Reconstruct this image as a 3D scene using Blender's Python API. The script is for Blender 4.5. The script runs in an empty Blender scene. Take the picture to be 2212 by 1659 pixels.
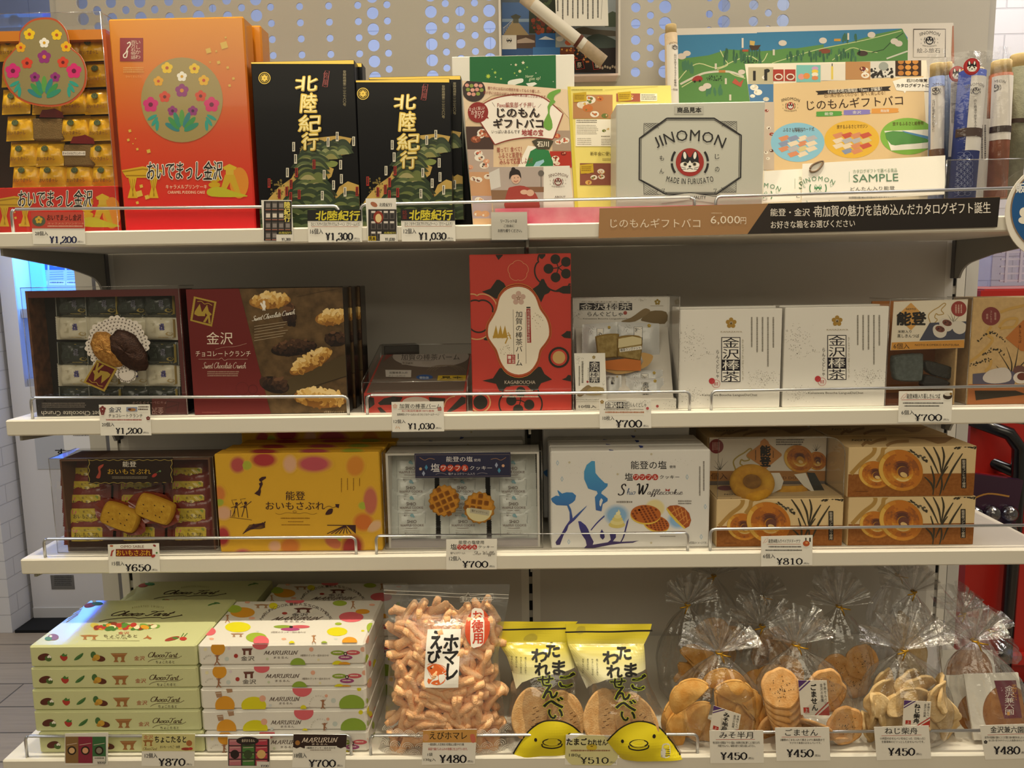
import bpy, math, random
from mathutils import Vector, Matrix
PI=math.pi
SC=bpy.context.scene; COL=SC.collection
# ------------------------------------------------------------------ camera
FPX=1670.3; CX,CY=1106.0,829.5
CAM=Vector((-.0087,-1.6518,1.4022)); PT,YW,RL=.1368,-.0159,-.0157
def cam_axes():
    cy,sy,cp,sp=math.cos(YW),math.sin(YW),math.cos(PT),math.sin(PT)
    f=Vector((sy*cp,cy*cp,-sp)); r=Vector((cy,-sy,0)); u=r.cross(f)
    c,s=math.cos(RL),math.sin(RL)
    return c*r+s*u, -s*r+c*u, f
RX,UX,FX=cam_axes()
cd=bpy.data.cameras.new('camera'); cam=bpy.data.objects.new('camera',cd); COL.objects.link(cam)
cd.sensor_width=36; cd.lens=FPX/2212*36; cd.clip_start=.02
m=Matrix((RX,UX,-FX)).transposed().to_4x4(); m.translation=CAM; cam.matrix_world=m
SC.camera=cam
# ------------------------------------------------------------------ view, world, lights
SC.view_settings.view_transform='Standard'; SC.view_settings.look='None'
SC.view_settings.gamma=1; SC.view_settings.use_curve_mapping=False
SC.view_settings.exposure=.42
SC.cycles.transparent_max_bounces=40; SC.cycles.max_bounces=10
w=bpy.data.worlds.new('world'); SC.world=w; w.use_nodes=True
w.node_tree.nodes['Background'].inputs[0].default_value=(1,.86,.60,1)
w.node_tree.nodes['Background'].inputs[1].default_value=.17
def lamp(name,kind,loc,energy,color,**k):
    l=bpy.data.lights.new(name,kind); l.energy=energy; l.color=color
    tgt=k.pop('target',None)
    for a,v in k.items(): setattr(l,a,v)
    o=bpy.data.objects.new(name,l); COL.objects.link(o); o.location=loc
    if tgt is not None: o.rotation_euler=(Vector(tgt)-Vector(loc)).to_track_quat('-Z','Y').to_euler()
    return o
WARM=(1,.88,.64)
for x,e in ((-1.0,38),(-.5,38),(0,38),(.5,38),(1.0,34)):
    lamp('ceiling_spot','SPOT',(x,-.50,2.75),e,WARM,spot_size=1.0,spot_blend=.9,shadow_soft_size=.03,target=(x,-.43,.9))
lamp('ceiling_glow','AREA',(0,-2.2,2.78),34,(1,.89,.66),shape='RECTANGLE',size=3.6,size_y=1.8,target=(0,-.8,.8))  # added soft fill from above, brightens the package fronts
lamp('panel_fill','AREA',(0,-.75,2.85),3.2,(1,.82,.58),shape='RECTANGLE',size=2.4,size_y=.3,target=(0,0,1.9))  # added fill aimed at the perforated panel, no fitting of its own
lamp('corridor_light','AREA',(-2.3,.3,2.7),14,(.92,.95,1),shape='RECTANGLE',size=1.0,size_y=.8,target=(-2.2,1.1,.7))
lamp('rear_wall_fill','AREA',(-.1,1.2,2.72),8,(.72,.83,1),shape='RECTANGLE',size=2.4,size_y=.6,target=(-.1,2.3,1.9))  # unseen cool source added to brighten the wall behind the holes
lamp('right_corner_fill','AREA',(1.9,-.2,2.7),15,(1,.93,.90),shape='RECTANGLE',size=.8,size_y=.8,target=(1.6,.9,1.0))  # unseen source added to brighten the tiled wall at the right
# ------------------------------------------------------------------ pixel rays of the photograph
def ray(x,y): return RX*((x-CX)/FPX)+UX*((CY-y)/FPX)+FX
def atY(x,y,Y):
    d=ray(x,y); return CAM+d*((Y-CAM.y)/d.y)
def pz(x,Y,z):
    a,b=atY(x,400,Y).z,atY(x,600,Y).z; return 400+200*(z-a)/(b-a)
def atZ(x,y,Z):
    d=ray(x,y); return CAM+d*((Z-CAM.z)/d.z)
# ------------------------------------------------------------------ materials
MATS={}
def s2l(c): return c/12.92 if c<=.04045 else ((c+.055)/1.055)**2.4
def rgb(h):
    if isinstance(h,str): return tuple(s2l(int(h[i:i+2],16)/255) for i in (0,2,4))+(1,)
    return tuple(h)[:3]+(1,)
FIN={'paper':(.55,0,.35,0),'gloss':(.22,0,.5,.25),'card':(.7,0,.25,0),'foil':(.30,.8,.5,0),'metal':(.3,.9,.5,0),'plastic':(.35,0,.5,0),'paint':(.45,0,.4,0),'dark':(.3,0,.18,.05),'food':(.75,0,.25,0)}
def mat(c,fin='paper',noise=0,scale=60,bump=0,bscale=200,c2=None):
    key=(c,fin,noise,scale,bump,bscale,c2)
    if key in MATS: return MATS[key]
    m=bpy.data.materials.new(f'{fin}_{c if isinstance(c,str) else "tone"}'); m.use_nodes=True
    nt=m.node_tree; b=nt.nodes['Principled BSDF']; r,me,sp,co=FIN[fin]
    b.inputs['Base Color'].default_value=rgb(c); b.inputs['Roughness'].default_value=r
    b.inputs['Metallic'].default_value=me; b.inputs['Specular IOR Level'].default_value=sp
    b.inputs['Coat Weight'].default_value=co; b.inputs['Coat Roughness'].default_value=.08
    if noise or bump:
        tc=nt.nodes.new('ShaderNodeTexCoord')
        if noise:
            n=nt.nodes.new('ShaderNodeTexNoise'); n.inputs['Scale'].default_value=scale; n.inputs['Detail'].default_value=6
            nt.links.new(tc.outputs['Object'],n.inputs['Vector'])
            cr=nt.nodes.new('ShaderNodeValToRGB'); a=rgb(c); d=rgb(c2) if c2 else tuple(v*(1-noise) for v in a[:3])+(1,)
            cr.color_ramp.elements[0].position=.35; cr.color_ramp.elements[1].position=.68
            cr.color_ramp.elements[0].color=d; cr.color_ramp.elements[1].color=a
            nt.links.new(n.outputs['Fac'],cr.inputs['Fac']); nt.links.new(cr.outputs['Color'],b.inputs['Base Color'])
        if bump:
            n2=nt.nodes.new('ShaderNodeTexNoise'); n2.inputs['Scale'].default_value=bscale; n2.inputs['Detail'].default_value=3
            nt.links.new(tc.outputs['Object'],n2.inputs['Vector'])
            bp=nt.nodes.new('ShaderNodeBump'); bp.inputs['Strength'].default_value=bump; bp.inputs['Distance'].default_value=.002
            nt.links.new(n2.outputs['Fac'],bp.inputs['Height']); nt.links.new(bp.outputs['Normal'],b.inputs['Normal'])
    MATS[key]=m; return m
def film(name='clear_film',tint=.96,gl=.10,rough=.10,bump=.5,bscale=35,edge=.35,col=(1,1,1)):
    if name in MATS: return MATS[name]
    m=bpy.data.materials.new(name); m.use_nodes=True; nt=m.node_tree; nt.nodes.clear()
    N=nt.nodes.new; L=nt.links.new
    out=N('ShaderNodeOutputMaterial'); mix=N('ShaderNodeMixShader'); t=N('ShaderNodeBsdfTransparent'); g=N('ShaderNodeBsdfGlossy')
    t.inputs[0].default_value=(tint*col[0],tint*col[1],tint*col[2],1); g.inputs['Roughness'].default_value=rough
    lw=N('ShaderNodeLayerWeight'); lw.inputs['Blend'].default_value=.35
    mr=N('ShaderNodeMapRange'); mr.inputs['To Min'].default_value=gl; mr.inputs['To Max'].default_value=edge
    L(lw.outputs['Facing'],mr.inputs['Value']); L(mr.outputs[0],mix.inputs[0]); L(t.outputs[0],mix.inputs[1]); L(g.outputs[0],mix.inputs[2]); L(mix.outputs[0],out.inputs[0])
    if bump:
        tc=N('ShaderNodeTexCoord'); n=N('ShaderNodeTexNoise'); n.inputs['Scale'].default_value=bscale; n.inputs['Detail'].default_value=4
        bp=N('ShaderNodeBump'); bp.inputs['Strength'].default_value=bump; bp.inputs['Distance'].default_value=.01
        L(tc.outputs['Object'],n.inputs['Vector']); L(n.outputs['Fac'],bp.inputs['Height']); L(bp.outputs[0],g.inputs['Normal'])
    MATS[name]=m; return m
ACR=lambda: film('clear_acrylic',.97,.035,.02,0,1,.30)
RIM=lambda: film('acrylic_edge',.80,.22,.10,0,1,.5)
def ramp(name,axis,lo,hi,stops,fin='gloss',noise=0):
    """printed gradient running along one object axis"""
    if name in MATS: return MATS[name]
    m=mat(name,fin) if False else bpy.data.materials.new(name); m.use_nodes=True; nt=m.node_tree; b=nt.nodes['Principled BSDF']
    r,me,sp,co=FIN[fin]; b.inputs['Roughness'].default_value=r; b.inputs['Metallic'].default_value=me; b.inputs['Coat Weight'].default_value=co
    tc=nt.nodes.new('ShaderNodeTexCoord'); sx=nt.nodes.new('ShaderNodeSeparateXYZ'); mr=nt.nodes.new('ShaderNodeMapRange'); cr=nt.nodes.new('ShaderNodeValToRGB')
    mr.inputs['From Min'].default_value=lo; mr.inputs['From Max'].default_value=hi
    nt.links.new(tc.outputs['Object'],sx.inputs[0]); nt.links.new(sx.outputs[axis],mr.inputs['Value']); nt.links.new(mr.outputs[0],cr.inputs[0]); nt.links.new(cr.outputs[0],b.inputs['Base Color'])
    e=cr.color_ramp.elements
    while len(e)<len(stops): e.new(.5)
    for q,(p,c) in zip(e,stops): q.position=p; q.color=rgb(c)
    MATS[name]=m; return m
def emis(name,c,s):
    if name in MATS: return MATS[name]
    m=bpy.data.materials.new(name); m.use_nodes=True; b=m.node_tree.nodes['Principled BSDF']
    b.inputs['Base Color'].default_value=rgb(c); b.inputs['Emission Color'].default_value=rgb(c); b.inputs['Emission Strength'].default_value=s
    MATS[name]=m; return m
# ------------------------------------------------------------------ mesh builder
def tag(o,label,cat,group=None):
    o['label']=label; o['category']=cat
    if group: o['group']=group
    return o
def empty(name,loc,label=None,cat=None,group=None,parent=None):
    o=bpy.data.objects.new(name,None); COL.objects.link(o); o.location=Vector(loc)-(wloc(parent) if parent else Vector((0,0,0))); o.parent=parent; o.empty_display_size=.02
    if label: tag(o,label,cat,group)
    return o
def wloc(o):
    v=Vector((0,0,0))
    while o: v=v+Vector(o.location); o=o.parent
    return v
class MB:
    def __init__(s): s.v=[]; s.f=[]; s.m=[]; s.mats=[]; s.sm=[]
    def mi(s,m):
        if m not in s.mats: s.mats.append(m)
        return s.mats.index(m)
    def add(s,vs,fs,m,smooth=False):
        o=len(s.v); s.v+=[tuple(v) for v in vs]; k=s.mi(m)
        for f in fs: s.f.append([o+i for i in f]); s.m.append(k); s.sm.append(smooth)
    def poly(s,pts,m): s.add(pts,[range(len(pts))],m)
    def hexa(s,c,m,ms=None):
        """c: 8 corners, bottom ring then top ring (front-left, front-right, back-right, back-left)"""
        fs=[(0,3,2,1),(4,5,6,7),(0,1,5,4),(1,2,6,5),(2,3,7,6),(3,0,4,7)]
        ms=ms or {}
        for k,f in zip(('bottom','top','front','right','back','left'),fs): s.add([c[i] for i in f],[(0,1,2,3)],ms.get(k,m))
    def box(s,x0,x1,y0,y1,z0,z1,m,ms=None):
        s.hexa([(x0,y0,z0),(x1,y0,z0),(x1,y1,z0),(x0,y1,z0),(x0,y0,z1),(x1,y0,z1),(x1,y1,z1),(x0,y1,z1)],m,ms)
    def fbox(s,F,w,h,d,m,ms=None,c=.0012):
        """chamfered box whose front face is frame F (origin bottom left), w wide, h high, d deep"""
        O,U,V,N=F.O,F.U,F.V,-F.N; ms=ms or {}
        def P(a,b,e): return O+U*a+V*b+N*e
        X=(0,w);Yv=(0,h);Z=(0,d); c=min(c,w*.3,h*.3,d*.3); ix={}
        vs=[]
        for i in (0,1):
            for j in (0,1):
                for k in (0,1):
                    for ax in range(3):
                        q=[X[i],Yv[j],Z[k]]
                        for a2 in range(3):
                            if a2!=ax: q[a2]+= c if (i,j,k)[a2]==0 else -c
                        ix[(i,j,k,ax)]=len(vs); vs.append(P(*q))
        def fc(idx,mm): s.add([vs[t] for t in idx],[range(len(idx))],mm)
        g=lambda i,j,k,a: ix[(i,j,k,a)]
        fc([g(0,0,0,2),g(1,0,0,2),g(1,1,0,2),g(0,1,0,2)],ms.get('front',m)); fc([g(1,0,1,2),g(0,0,1,2),g(0,1,1,2),g(1,1,1,2)],ms.get('back',m))
        fc([g(0,0,1,0),g(0,0,0,0),g(0,1,0,0),g(0,1,1,0)],ms.get('left',m)); fc([g(1,0,0,0),g(1,0,1,0),g(1,1,1,0),g(1,1,0,0)],ms.get('right',m))
        fc([g(0,0,1,1),g(1,0,1,1),g(1,0,0,1),g(0,0,0,1)],ms.get('bottom',m)); fc([g(0,1,0,1),g(1,1,0,1),g(1,1,1,1),g(0,1,1,1)],ms.get('top',m))
        for i in (0,1):
            for j in (0,1):
                fc([g(i,j,0,0),g(i,j,1,0),g(i,j,1,1),g(i,j,0,1)],m)
                fc([g(i,0,j,0),g(i,1,j,0),g(i,1,j,2),g(i,0,j,2)],m)
                fc([g(0,i,j,1),g(1,i,j,1),g(1,i,j,2),g(0,i,j,2)],m)
                for k in (0,1): fc([g(i,j,k,0),g(i,j,k,1),g(i,j,k,2)],m)
    def tube(s,pts,r,m,n=8,cap=True,closed=False):
        pts=[Vector(p) for p in pts]; L=len(pts); rings=[]; up=None
        for i,p in enumerate(pts):
            a=pts[(i-1)%L] if (i>0 or closed) else p; b=pts[(i+1)%L] if (i<L-1 or closed) else p
            t=(b-a).normalized()
            if up is None:
                up=Vector((0,0,1)) if abs(t.z)<.9 else Vector((1,0,0))
            x=up.cross(t)
            if x.length<1e-6: x=Vector((1,0,0)).cross(t)
            x.normalize(); y=t.cross(x).normalized(); up=y.copy() if False else up
            rr=r[i] if isinstance(r,(list,tuple)) else r
            rings.append([p+x*math.cos(2*PI*k/n)*rr+y*math.sin(2*PI*k/n)*rr for k in range(n)])
        vs=[v for q in rings for v in q]; fs=[]
        for i in range(L if closed else L-1):
            a=i*n; b=((i+1)%L)*n
            for k in range(n): fs.append((a+k,a+(k+1)%n,b+(k+1)%n,b+k))
        if cap and not closed: fs+= [tuple(range(n))[::-1],tuple(range((L-1)*n,L*n))]
        s.add(vs,fs,m,True)
    def lathe(s,prof,o,m,n=20,cap=True):
        o=Vector(o); vs=[];fs=[]
        for (r,z) in prof:
            for k in range(n): vs.append(o+Vector((r*math.cos(2*PI*k/n),r*math.sin(2*PI*k/n),z)))
        for i in range(len(prof)-1):
            for k in range(n): fs.append((i*n+k,i*n+(k+1)%n,(i+1)*n+(k+1)%n,(i+1)*n+k))
        if cap: fs+=[tuple(range(n))[::-1],tuple(range((len(prof)-1)*n,len(prof)*n))]
        s.add(vs,fs,m,True)
    def grid(s,fn,nu,nv,m,smooth=True):
        vs=[fn(i/nu,j/nv) for j in range(nv+1) for i in range(nu+1)]
        fs=[(j*(nu+1)+i,j*(nu+1)+i+1,(j+1)*(nu+1)+i+1,(j+1)*(nu+1)+i) for j in range(nv) for i in range(nu)]
        s.add(vs,fs,m,smooth)
    def prism(s,pts2,F,d0,d1,m,mside=None):
        """outline in frame coordinates, extruded along the frame normal from d0 to d1"""
        n=len(pts2); a=[F.P(u,v,d0) for u,v in pts2]; b=[F.P(u,v,d1) for u,v in pts2]
        s.add(b,[range(n)],m); s.add(a,[range(n)[::-1]],m)
        s.add(a+b,[(i,(i+1)%n,n+(i+1)%n,n+i) for i in range(n)],mside or m)
    def build(s,name,parent=None,base=None):
        base=wloc(parent) if parent else Vector(base if base is not None else (0,0,0))
        me=bpy.data.meshes.new(name); me.from_pydata([(v[0]-base.x,v[1]-base.y,v[2]-base.z) for v in s.v],[],s.f)
        for m in s.mats: me.materials.append(m)
        me.polygons.foreach_set('material_index',s.m); me.polygons.foreach_set('use_smooth',s.sm); me.update()
        o=bpy.data.objects.new(name,me); COL.objects.link(o)
        if parent: o.parent=parent
        else: o.location=base
        return o
class Fr:
    """a flat face: origin, unit axes U (right) and V (up), outward normal N"""
    def __init__(s,O,U=(1,0,0),V=(0,0,1)):
        s.O=Vector(O); s.U=Vector(U).normalized(); s.V=Vector(V).normalized(); s.N=s.U.cross(s.V).normalized()
    def P(s,u,v,d=0): return s.O+s.U*u+s.V*v+s.N*d
    def uv(s,px,py):
        d=ray(px,py); t=(s.O-CAM).dot(s.N)/d.dot(s.N); q=CAM+d*t-s.O
        c=s.U.dot(s.V); a,b=q.dot(s.U),q.dot(s.V); e=1-c*c
        return (a-c*b)/e,(b-c*a)/e
def cr(pts,k=6,closed=False):
    """smooth curve through 2-D points"""
    n=len(pts); out=[]
    for i in range(n if closed else n-1):
        p0=pts[(i-1)%n] if (closed or i>0) else pts[0]; p1=pts[i]; p2=pts[(i+1)%n]; p3=pts[(i+2)%n] if (closed or i<n-2) else pts[-1]
        for j in range(k):
            t=j/k; out.append(tuple(.5*(2*b+(c-a)*t+(2*a-5*b+4*c-d)*t*t+(-a+3*b-3*c+d)*t**3) for a,b,c,d in zip(p0,p1,p2,p3)))
    if not closed: out.append(tuple(pts[-1]))
    return out
GC={}
def glyph(s,bold=0,res=2):
    key=(s,bold,res)
    if key in GC: return GC[key]
    c=bpy.data.curves.new('t','FONT'); c.body=s; c.size=1; c.resolution_u=res; c.offset=bold
    o=bpy.data.objects.new('t',c); me=bpy.data.meshes.new_from_object(o)
    r=([(v.co.x,v.co.y) for v in me.vertices],[tuple(p.vertices) for p in me.polygons])
    bpy.data.objects.remove(o); bpy.data.curves.remove(c); bpy.data.meshes.remove(me)
    GC[key]=r; return r
def clip_poly(p,r):
    u0,v0,u1,v1=r
    for ax,lim,sg in ((0,u0,1),(0,u1,-1),(1,v0,1),(1,v1,-1)):
        o=[]
        for i in range(len(p)):
            a,b=p[i-1],p[i]; da=(a[ax]-lim)*sg; db=(b[ax]-lim)*sg
            if (da>=0)!=(db>=0):
                t=da/(da-db); o.append((a[0]+(b[0]-a[0])*t,a[1]+(b[1]-a[1])*t))
            if db>=0: o.append(b)
        p=o
        if len(p)<3: return []
    return p
# pen strokes for high-contrast numerals, x 0..0.6, y 0..1
DID={'0':[[(.3,.98),(.08,.75),(.05,.5),(.08,.25),(.3,.02),(.52,.25),(.55,.5),(.52,.75),(.3,.98)]],
'1':[[(.3,.97),(.3,.03)],[(.3,.97),(.12,.82)],[(.12,.02),(.48,.02)]],
'2':[[(.1,.72),(.14,.92),(.32,.98),(.5,.88),(.5,.68),(.34,.42),(.1,.1),(.08,.04)],[(.08,.06),(.3,.07),(.5,.05),(.55,.24)],[(.13,.7),(.13,.74)]],
'3':[[(.1,.78),(.16,.93),(.32,.98),(.47,.88),(.46,.64),(.28,.53)],[(.28,.53),(.5,.44),(.52,.18),(.36,.02),(.16,.05),(.08,.22)],[(.12,.22),(.12,.26)]],
'4':[[(.42,.98),(.04,.28)],[(.04,.28),(.6,.28)],[(.42,.98),(.42,.03)],[(.26,.02),(.58,.02)]],
'5':[[(.14,.96),(.12,.55)],[(.14,.93),(.34,.92),(.5,.95)],[(.12,.55),(.3,.64),(.5,.52),(.53,.26),(.38,.03),(.18,.04),(.08,.2)],[(.12,.2),(.12,.25)]],
'6':[[(.48,.82),(.42,.96),(.26,.95),(.1,.72),(.06,.4),(.12,.12),(.3,.02),(.48,.12),(.52,.32),(.44,.53),(.28,.57),(.1,.4)]],
'7':[[(.06,.74),(.08,.92),(.3,.9),(.54,.95)],[(.54,.95),(.34,.55),(.26,.25),(.26,.02)]],
'8':[[(.3,.98),(.13,.86),(.14,.68),(.4,.52),(.53,.3),(.46,.08),(.28,.02),(.1,.1),(.07,.28),(.2,.46),(.44,.64),(.46,.86),(.3,.98)]],
',':[[(.16,.14),(.2,.04),(.1,-.16)]],
'¥':[[(.06,.97),(.3,.5),(.3,.03)],[(.54,.97),(.3,.5)],[(.0,.97),(.2,.97)],[(.42,.97),(.6,.97)],[(.1,.44),(.5,.44)],[(.1,.28),(.5,.28)],[(.16,.02),(.44,.02)]]}
# single-line cursive letters
CUR={'C':[[(.62,.8),(.5,.98),(.2,.8),(.06,.4),(.2,.05),(.5,.06),(.7,.25)]],'h':[[(.05,.3),(.25,.8),(.2,.95),(.12,.6),(.08,.02)],[(.1,.25),(.25,.48),(.36,.4),(.34,.1),(.44,.02),(.55,.15)]],
'o':[[(.3,.48),(.1,.4),(.06,.15),(.2,.02),(.36,.15),(.36,.38),(.3,.48),(.4,.4),(.5,.42)]],'c':[[(.36,.4),(.25,.5),(.08,.32),(.1,.06),(.26,.03),(.42,.2)]],
'T':[[(.0,.8),(.2,.95),(.5,.86),(.85,.98)],[(.48,.88),(.4,.5),(.3,.1),(.15,.03),(.1,.15)]],'a':[[(.36,.42),(.22,.5),(.06,.26),(.12,.03),(.28,.12),(.38,.46)],[(.38,.46),(.34,.12),(.42,.02),(.52,.14)]],
'r':[[(.06,.3),(.16,.5),(.2,.42),(.36,.46),(.3,.12),(.36,.02),(.46,.14)]],'t':[[(.26,.85),(.14,.12),(.22,.01),(.36,.15)],[(.04,.56),(.38,.6)]],
'S':[[(.62,.8),(.5,.98),(.28,.85),(.32,.62),(.5,.4),(.42,.1),(.15,.02),(.02,.15)]],'w':[[(.05,.46),(.1,.08),(.2,.02),(.3,.42)],[(.3,.42),(.32,.06),(.44,.04),(.54,.44),(.62,.38)]],
'e':[[(.06,.22),(.3,.34),(.26,.5),(.1,.4),(.08,.1),(.22,.01),(.42,.18)]],'l':[[(.05,.2),(.3,.75),(.24,.97),(.12,.6),(.12,.08),(.24,.02),(.34,.15)]],
'u':[[(.06,.46),(.08,.1),(.2,.03),(.34,.44)],[(.34,.44),(.34,.1),(.42,.02),(.5,.14)]],'n':[[(.06,.44),(.08,.02)],[(.09,.25),(.24,.48),(.34,.4),(.34,.1),(.42,.02),(.5,.14)]],
'i':[[(.1,.44),(.1,.1),(.2,.02),(.3,.15)],[(.14,.64),(.15,.67)]],'W':[[(.0,.85),(.15,.98),(.2,.7),(.24,.05),(.46,.85)],[(.46,.85),(.5,.05),(.75,.6),(.8,.95),(.68,.9)]],
'f':[[(.05,.1),(.3,.7),(.3,.96),(.18,.8),(.1,.0),(.0,-.35),(.1,-.3),(.2,.1),(.36,.2)]],'k':[[(.06,.2),(.26,.8),(.2,.95),(.1,.4),(.08,.02)],[(.1,.25),(.3,.46),(.28,.3),(.14,.24),(.32,.02),(.44,.14)]],
'M':[[(.0,.05),(.12,.1),(.26,.95),(.42,.1),(.68,.95),(.66,.1),(.8,.06)]],'A':[[(.0,.05),(.1,.1),(.4,.95),(.5,.05),(.6,.08)],[(.12,.36),(.5,.38)]],'R':[[(.16,.9),(.1,.02)],[(.0,.8),(.3,.98),(.5,.75),(.3,.5),(.14,.5)],[(.26,.5),(.5,.05),(.62,.1)]],
'U':[[(.0,.85),(.12,.95),(.1,.3),(.25,.03),(.45,.2),(.5,.95)],[(.5,.95),(.48,.1),(.6,.06)]],'N':[[(.0,.05),(.1,.1),(.14,.92),(.46,.06),(.52,.9),(.66,.96)]],
'.':[[(.1,.45),(.11,.46)]],' ':[]}
CW={'C':.66,'h':.5,'o':.44,'c':.36,'T':.66,'a':.46,'r':.4,'t':.34,'S':.6,'w':.56,'e':.36,'l':.28,'u':.44,'n':.44,'i':.24,'W':.8,'f':.3,'k':.4,'M':.85,'A':.62,'R':.62,'U':.62,'N':.66,'.':.22,' ':.25}
class Art:
    """flat print laid on a face; coordinates are those of an enlarged view (x0,y0,k) of the photograph"""
    def __init__(s,mb,F,view,clip=None,off=.00025,step=.00008,fin='paper',h=None):
        s.mb=mb; s.F=F; s.view=view; s.clip=clip; s.off=off; s.step=step; s.fin=fin; s.h=h; s.rnd=random.Random(7); s.cnt=0; s.cell=0
    def p(s,x,y):
        x0,y0,k=s.view; return s.F.uv(x0+x*k,y0+y*k)
    def put(s,uvs,fs,c,l):
        m=mat(c,s.fin) if not hasattr(c,'node_tree') else c
        s.cnt=(s.cnt+1)%30; o=s.off+s.step*l+s.cnt*2e-6
        H=s.h or (lambda u,v:0)
        if s.cell:
            q=[]; e=s.cell
            for f in fs:
                p=[uvs[i] for i in f]; a0,a1=min(x for x,y in p),max(x for x,y in p); b0,b1=min(y for x,y in p),max(y for x,y in p)
                if a1-a0<e and b1-b0<e: q.append(p); continue
                for i in range(int(a0//e),int(a1//e)+1):
                    for j in range(int(b0//e),int(b1//e)+1):
                        r=clip_poly(p,(i*e,j*e,(i+1)*e,(j+1)*e))
                        if len(r)>2: q.append(r)
            uvs=[x for p in q for x in p]; fs=[]; n=0
            for p in q: fs.append(list(range(n,n+len(p)))); n+=len(p)
        if s.clip:
            for f in fs:
                q=clip_poly([uvs[i] for i in f],s.clip)
                if len(q)>2: s.mb.add([s.F.P(u,v,o+H(u,v)) for u,v in q],[range(len(q))],m)
        else: s.mb.add([s.F.P(u,v,o+H(u,v)) for u,v in uvs],fs,m)
    def poly(s,pts,c,l=1,smooth=0):
        if smooth: pts=cr(pts,smooth,True)
        s.put([s.p(*q) for q in pts],[range(len(pts))],c,l)
    def rect(s,x0,y0,x1,y1,c,l=1): s.poly([(x0,y1),(x1,y1),(x1,y0),(x0,y0)],c,l)
    def circ(s,x,y,r,c,l=1,ry=None,rot=0,n=22):
        ry=ry or r; ca,sa=math.cos(rot),math.sin(rot)
        s.poly([(x+r*math.cos(t)*ca-ry*math.sin(t)*sa,y+r*math.cos(t)*sa+ry*math.sin(t)*ca) for t in [-2*PI*i/n for i in range(n)]],c,l)
    def blob(s,x,y,rx,ry,c0,c1,l=1,rot=0,k=6):
        a,b=rgb(c0),rgb(c1)
        for i in range(k):
            t=i/(k-1); e=1.12-.42*t; s.circ(x,y,rx*e,tuple(round(q+(w-q)*t,4) for q,w in zip(b,a))[:3],l+i*.3,ry*e,rot)
    def ring(s,x,y,r,w,c,l=1,a0=0,a1=2*PI,n=28,ry=None):
        e=(ry or r)/r
        s.line([(x+r*math.cos(a0+(a1-a0)*i/n),y+r*e*math.sin(a0+(a1-a0)*i/n)) for i in range(n+1)],w,c,l)
    def line(s,pts,w,c,l=1,taper=None,smooth=0,con=0):
        if smooth: pts=cr(pts,smooth)
        n=len(pts); L=[];
        if n<2: return
        for i,q in enumerate(pts):
            a=pts[max(0,i-1)]; b=pts[min(n-1,i+1)]; dx,dy=b[0]-a[0],b[1]-a[1]; d=math.hypot(dx,dy) or 1
            t=i/(n-1); ww=w*(1 if taper is None else taper(t))
            if con: ww=w*(con+(1-con)*abs(dy/d))
            L.append(((q[0]-dy/d*ww/2,q[1]+dx/d*ww/2),(q[0]+dy/d*ww/2,q[1]-dx/d*ww/2)))
        v=[s.p(*e) for pr_ in L for e in pr_]
        s.put(v,[(2*i,2*i+2,2*i+3,2*i+1) for i in range(n-1)],c,l)
    def raw(s,vs,fs,x0,y0,x1,y1,c,l,sh=0,wob=0,rot=0,bb=None):
        if not vs: return
        if sh: vs=[(x+y*sh,y) for x,y in vs]
        if wob: vs=[(x+wob*math.sin(9*y+3*x),y+wob*math.sin(8*x+2*y)) for x,y in vs]
        if bb is None:
            bb=(min(v[0] for v in vs),min(v[1] for v in vs),max(v[0] for v in vs),max(v[1] for v in vs))
        ax,ay,bx,by=bb; sx=(x1-x0)/((bx-ax) or 1); sy=(y1-y0)/((by-ay) or 1)
        P=[(x0+(x-ax)*sx,y1-(y-ay)*sy) for x,y in vs]
        if rot:
            cx,cy=(x0+x1)/2,(y0+y1)/2; ca,sa=math.cos(rot),math.sin(rot)
            P=[(cx+(x-cx)*ca-(y-cy)*sa,cy+(x-cx)*sa+(y-cy)*ca) for x,y in P]
        s.put([s.p(*q) for q in P],fs,c,l)
    def T(s,t,x0,y0,x1,y1,c='1a1a1a',b=0,l=3,sh=0,v=0,wob=0,rot=0,res=2):
        """writing fitted to a rectangle; v=1 sets the characters one below another"""
        sh_=[(0,0)]
        if b>0:
            e=b*((x1-x0) if v else (y1-y0)); sh_=[(-e*.6,0),(e*.6,0)] if b<.025 else [(e*math.cos(q*PI/4),e*math.sin(q*PI/4)) for q in range(8)]
        for dx,dy in sh_:
            if v:
                n=len(t); ch=(y1-y0)/n
                for i,g in enumerate(t):
                    if g in ' 　': continue
                    vs,fs=glyph(g,0,res)
                    if g=='ー': vs=[(y,-x+.8) for x,y in vs]
                    s.raw(vs,fs,x0+dx,y0+ch*i+dy,x1+dx,y0+ch*(i+1)+dy,c,l,sh,wob,0,(0,-.12,1,.88))
            else:
                vs,fs=glyph(t,0,res); s.raw(vs,fs,x0+dx,y0+dy,x1+dx,y1+dy,c,l,sh,wob,rot)
    def did(s,t,x0,y0,x1,y1,c='1a1820',l=3,thick=.32):
        adv=[.30 if g==',' else .64 for g in t]; W=sum(adv); k=(x1-x0)/W; hh=y1-y0; x=x0
        for g,a in zip(t,adv):
            for st in DID.get(g,[]):
                pts=[(x+p_*k,y1-q_*hh) for p_,q_ in st]
                if len(pts)>2: pts=cr(pts,5)
                s.line(pts,thick*min(k,hh*.72),c,l,con=.22)
            x+=a*k
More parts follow.
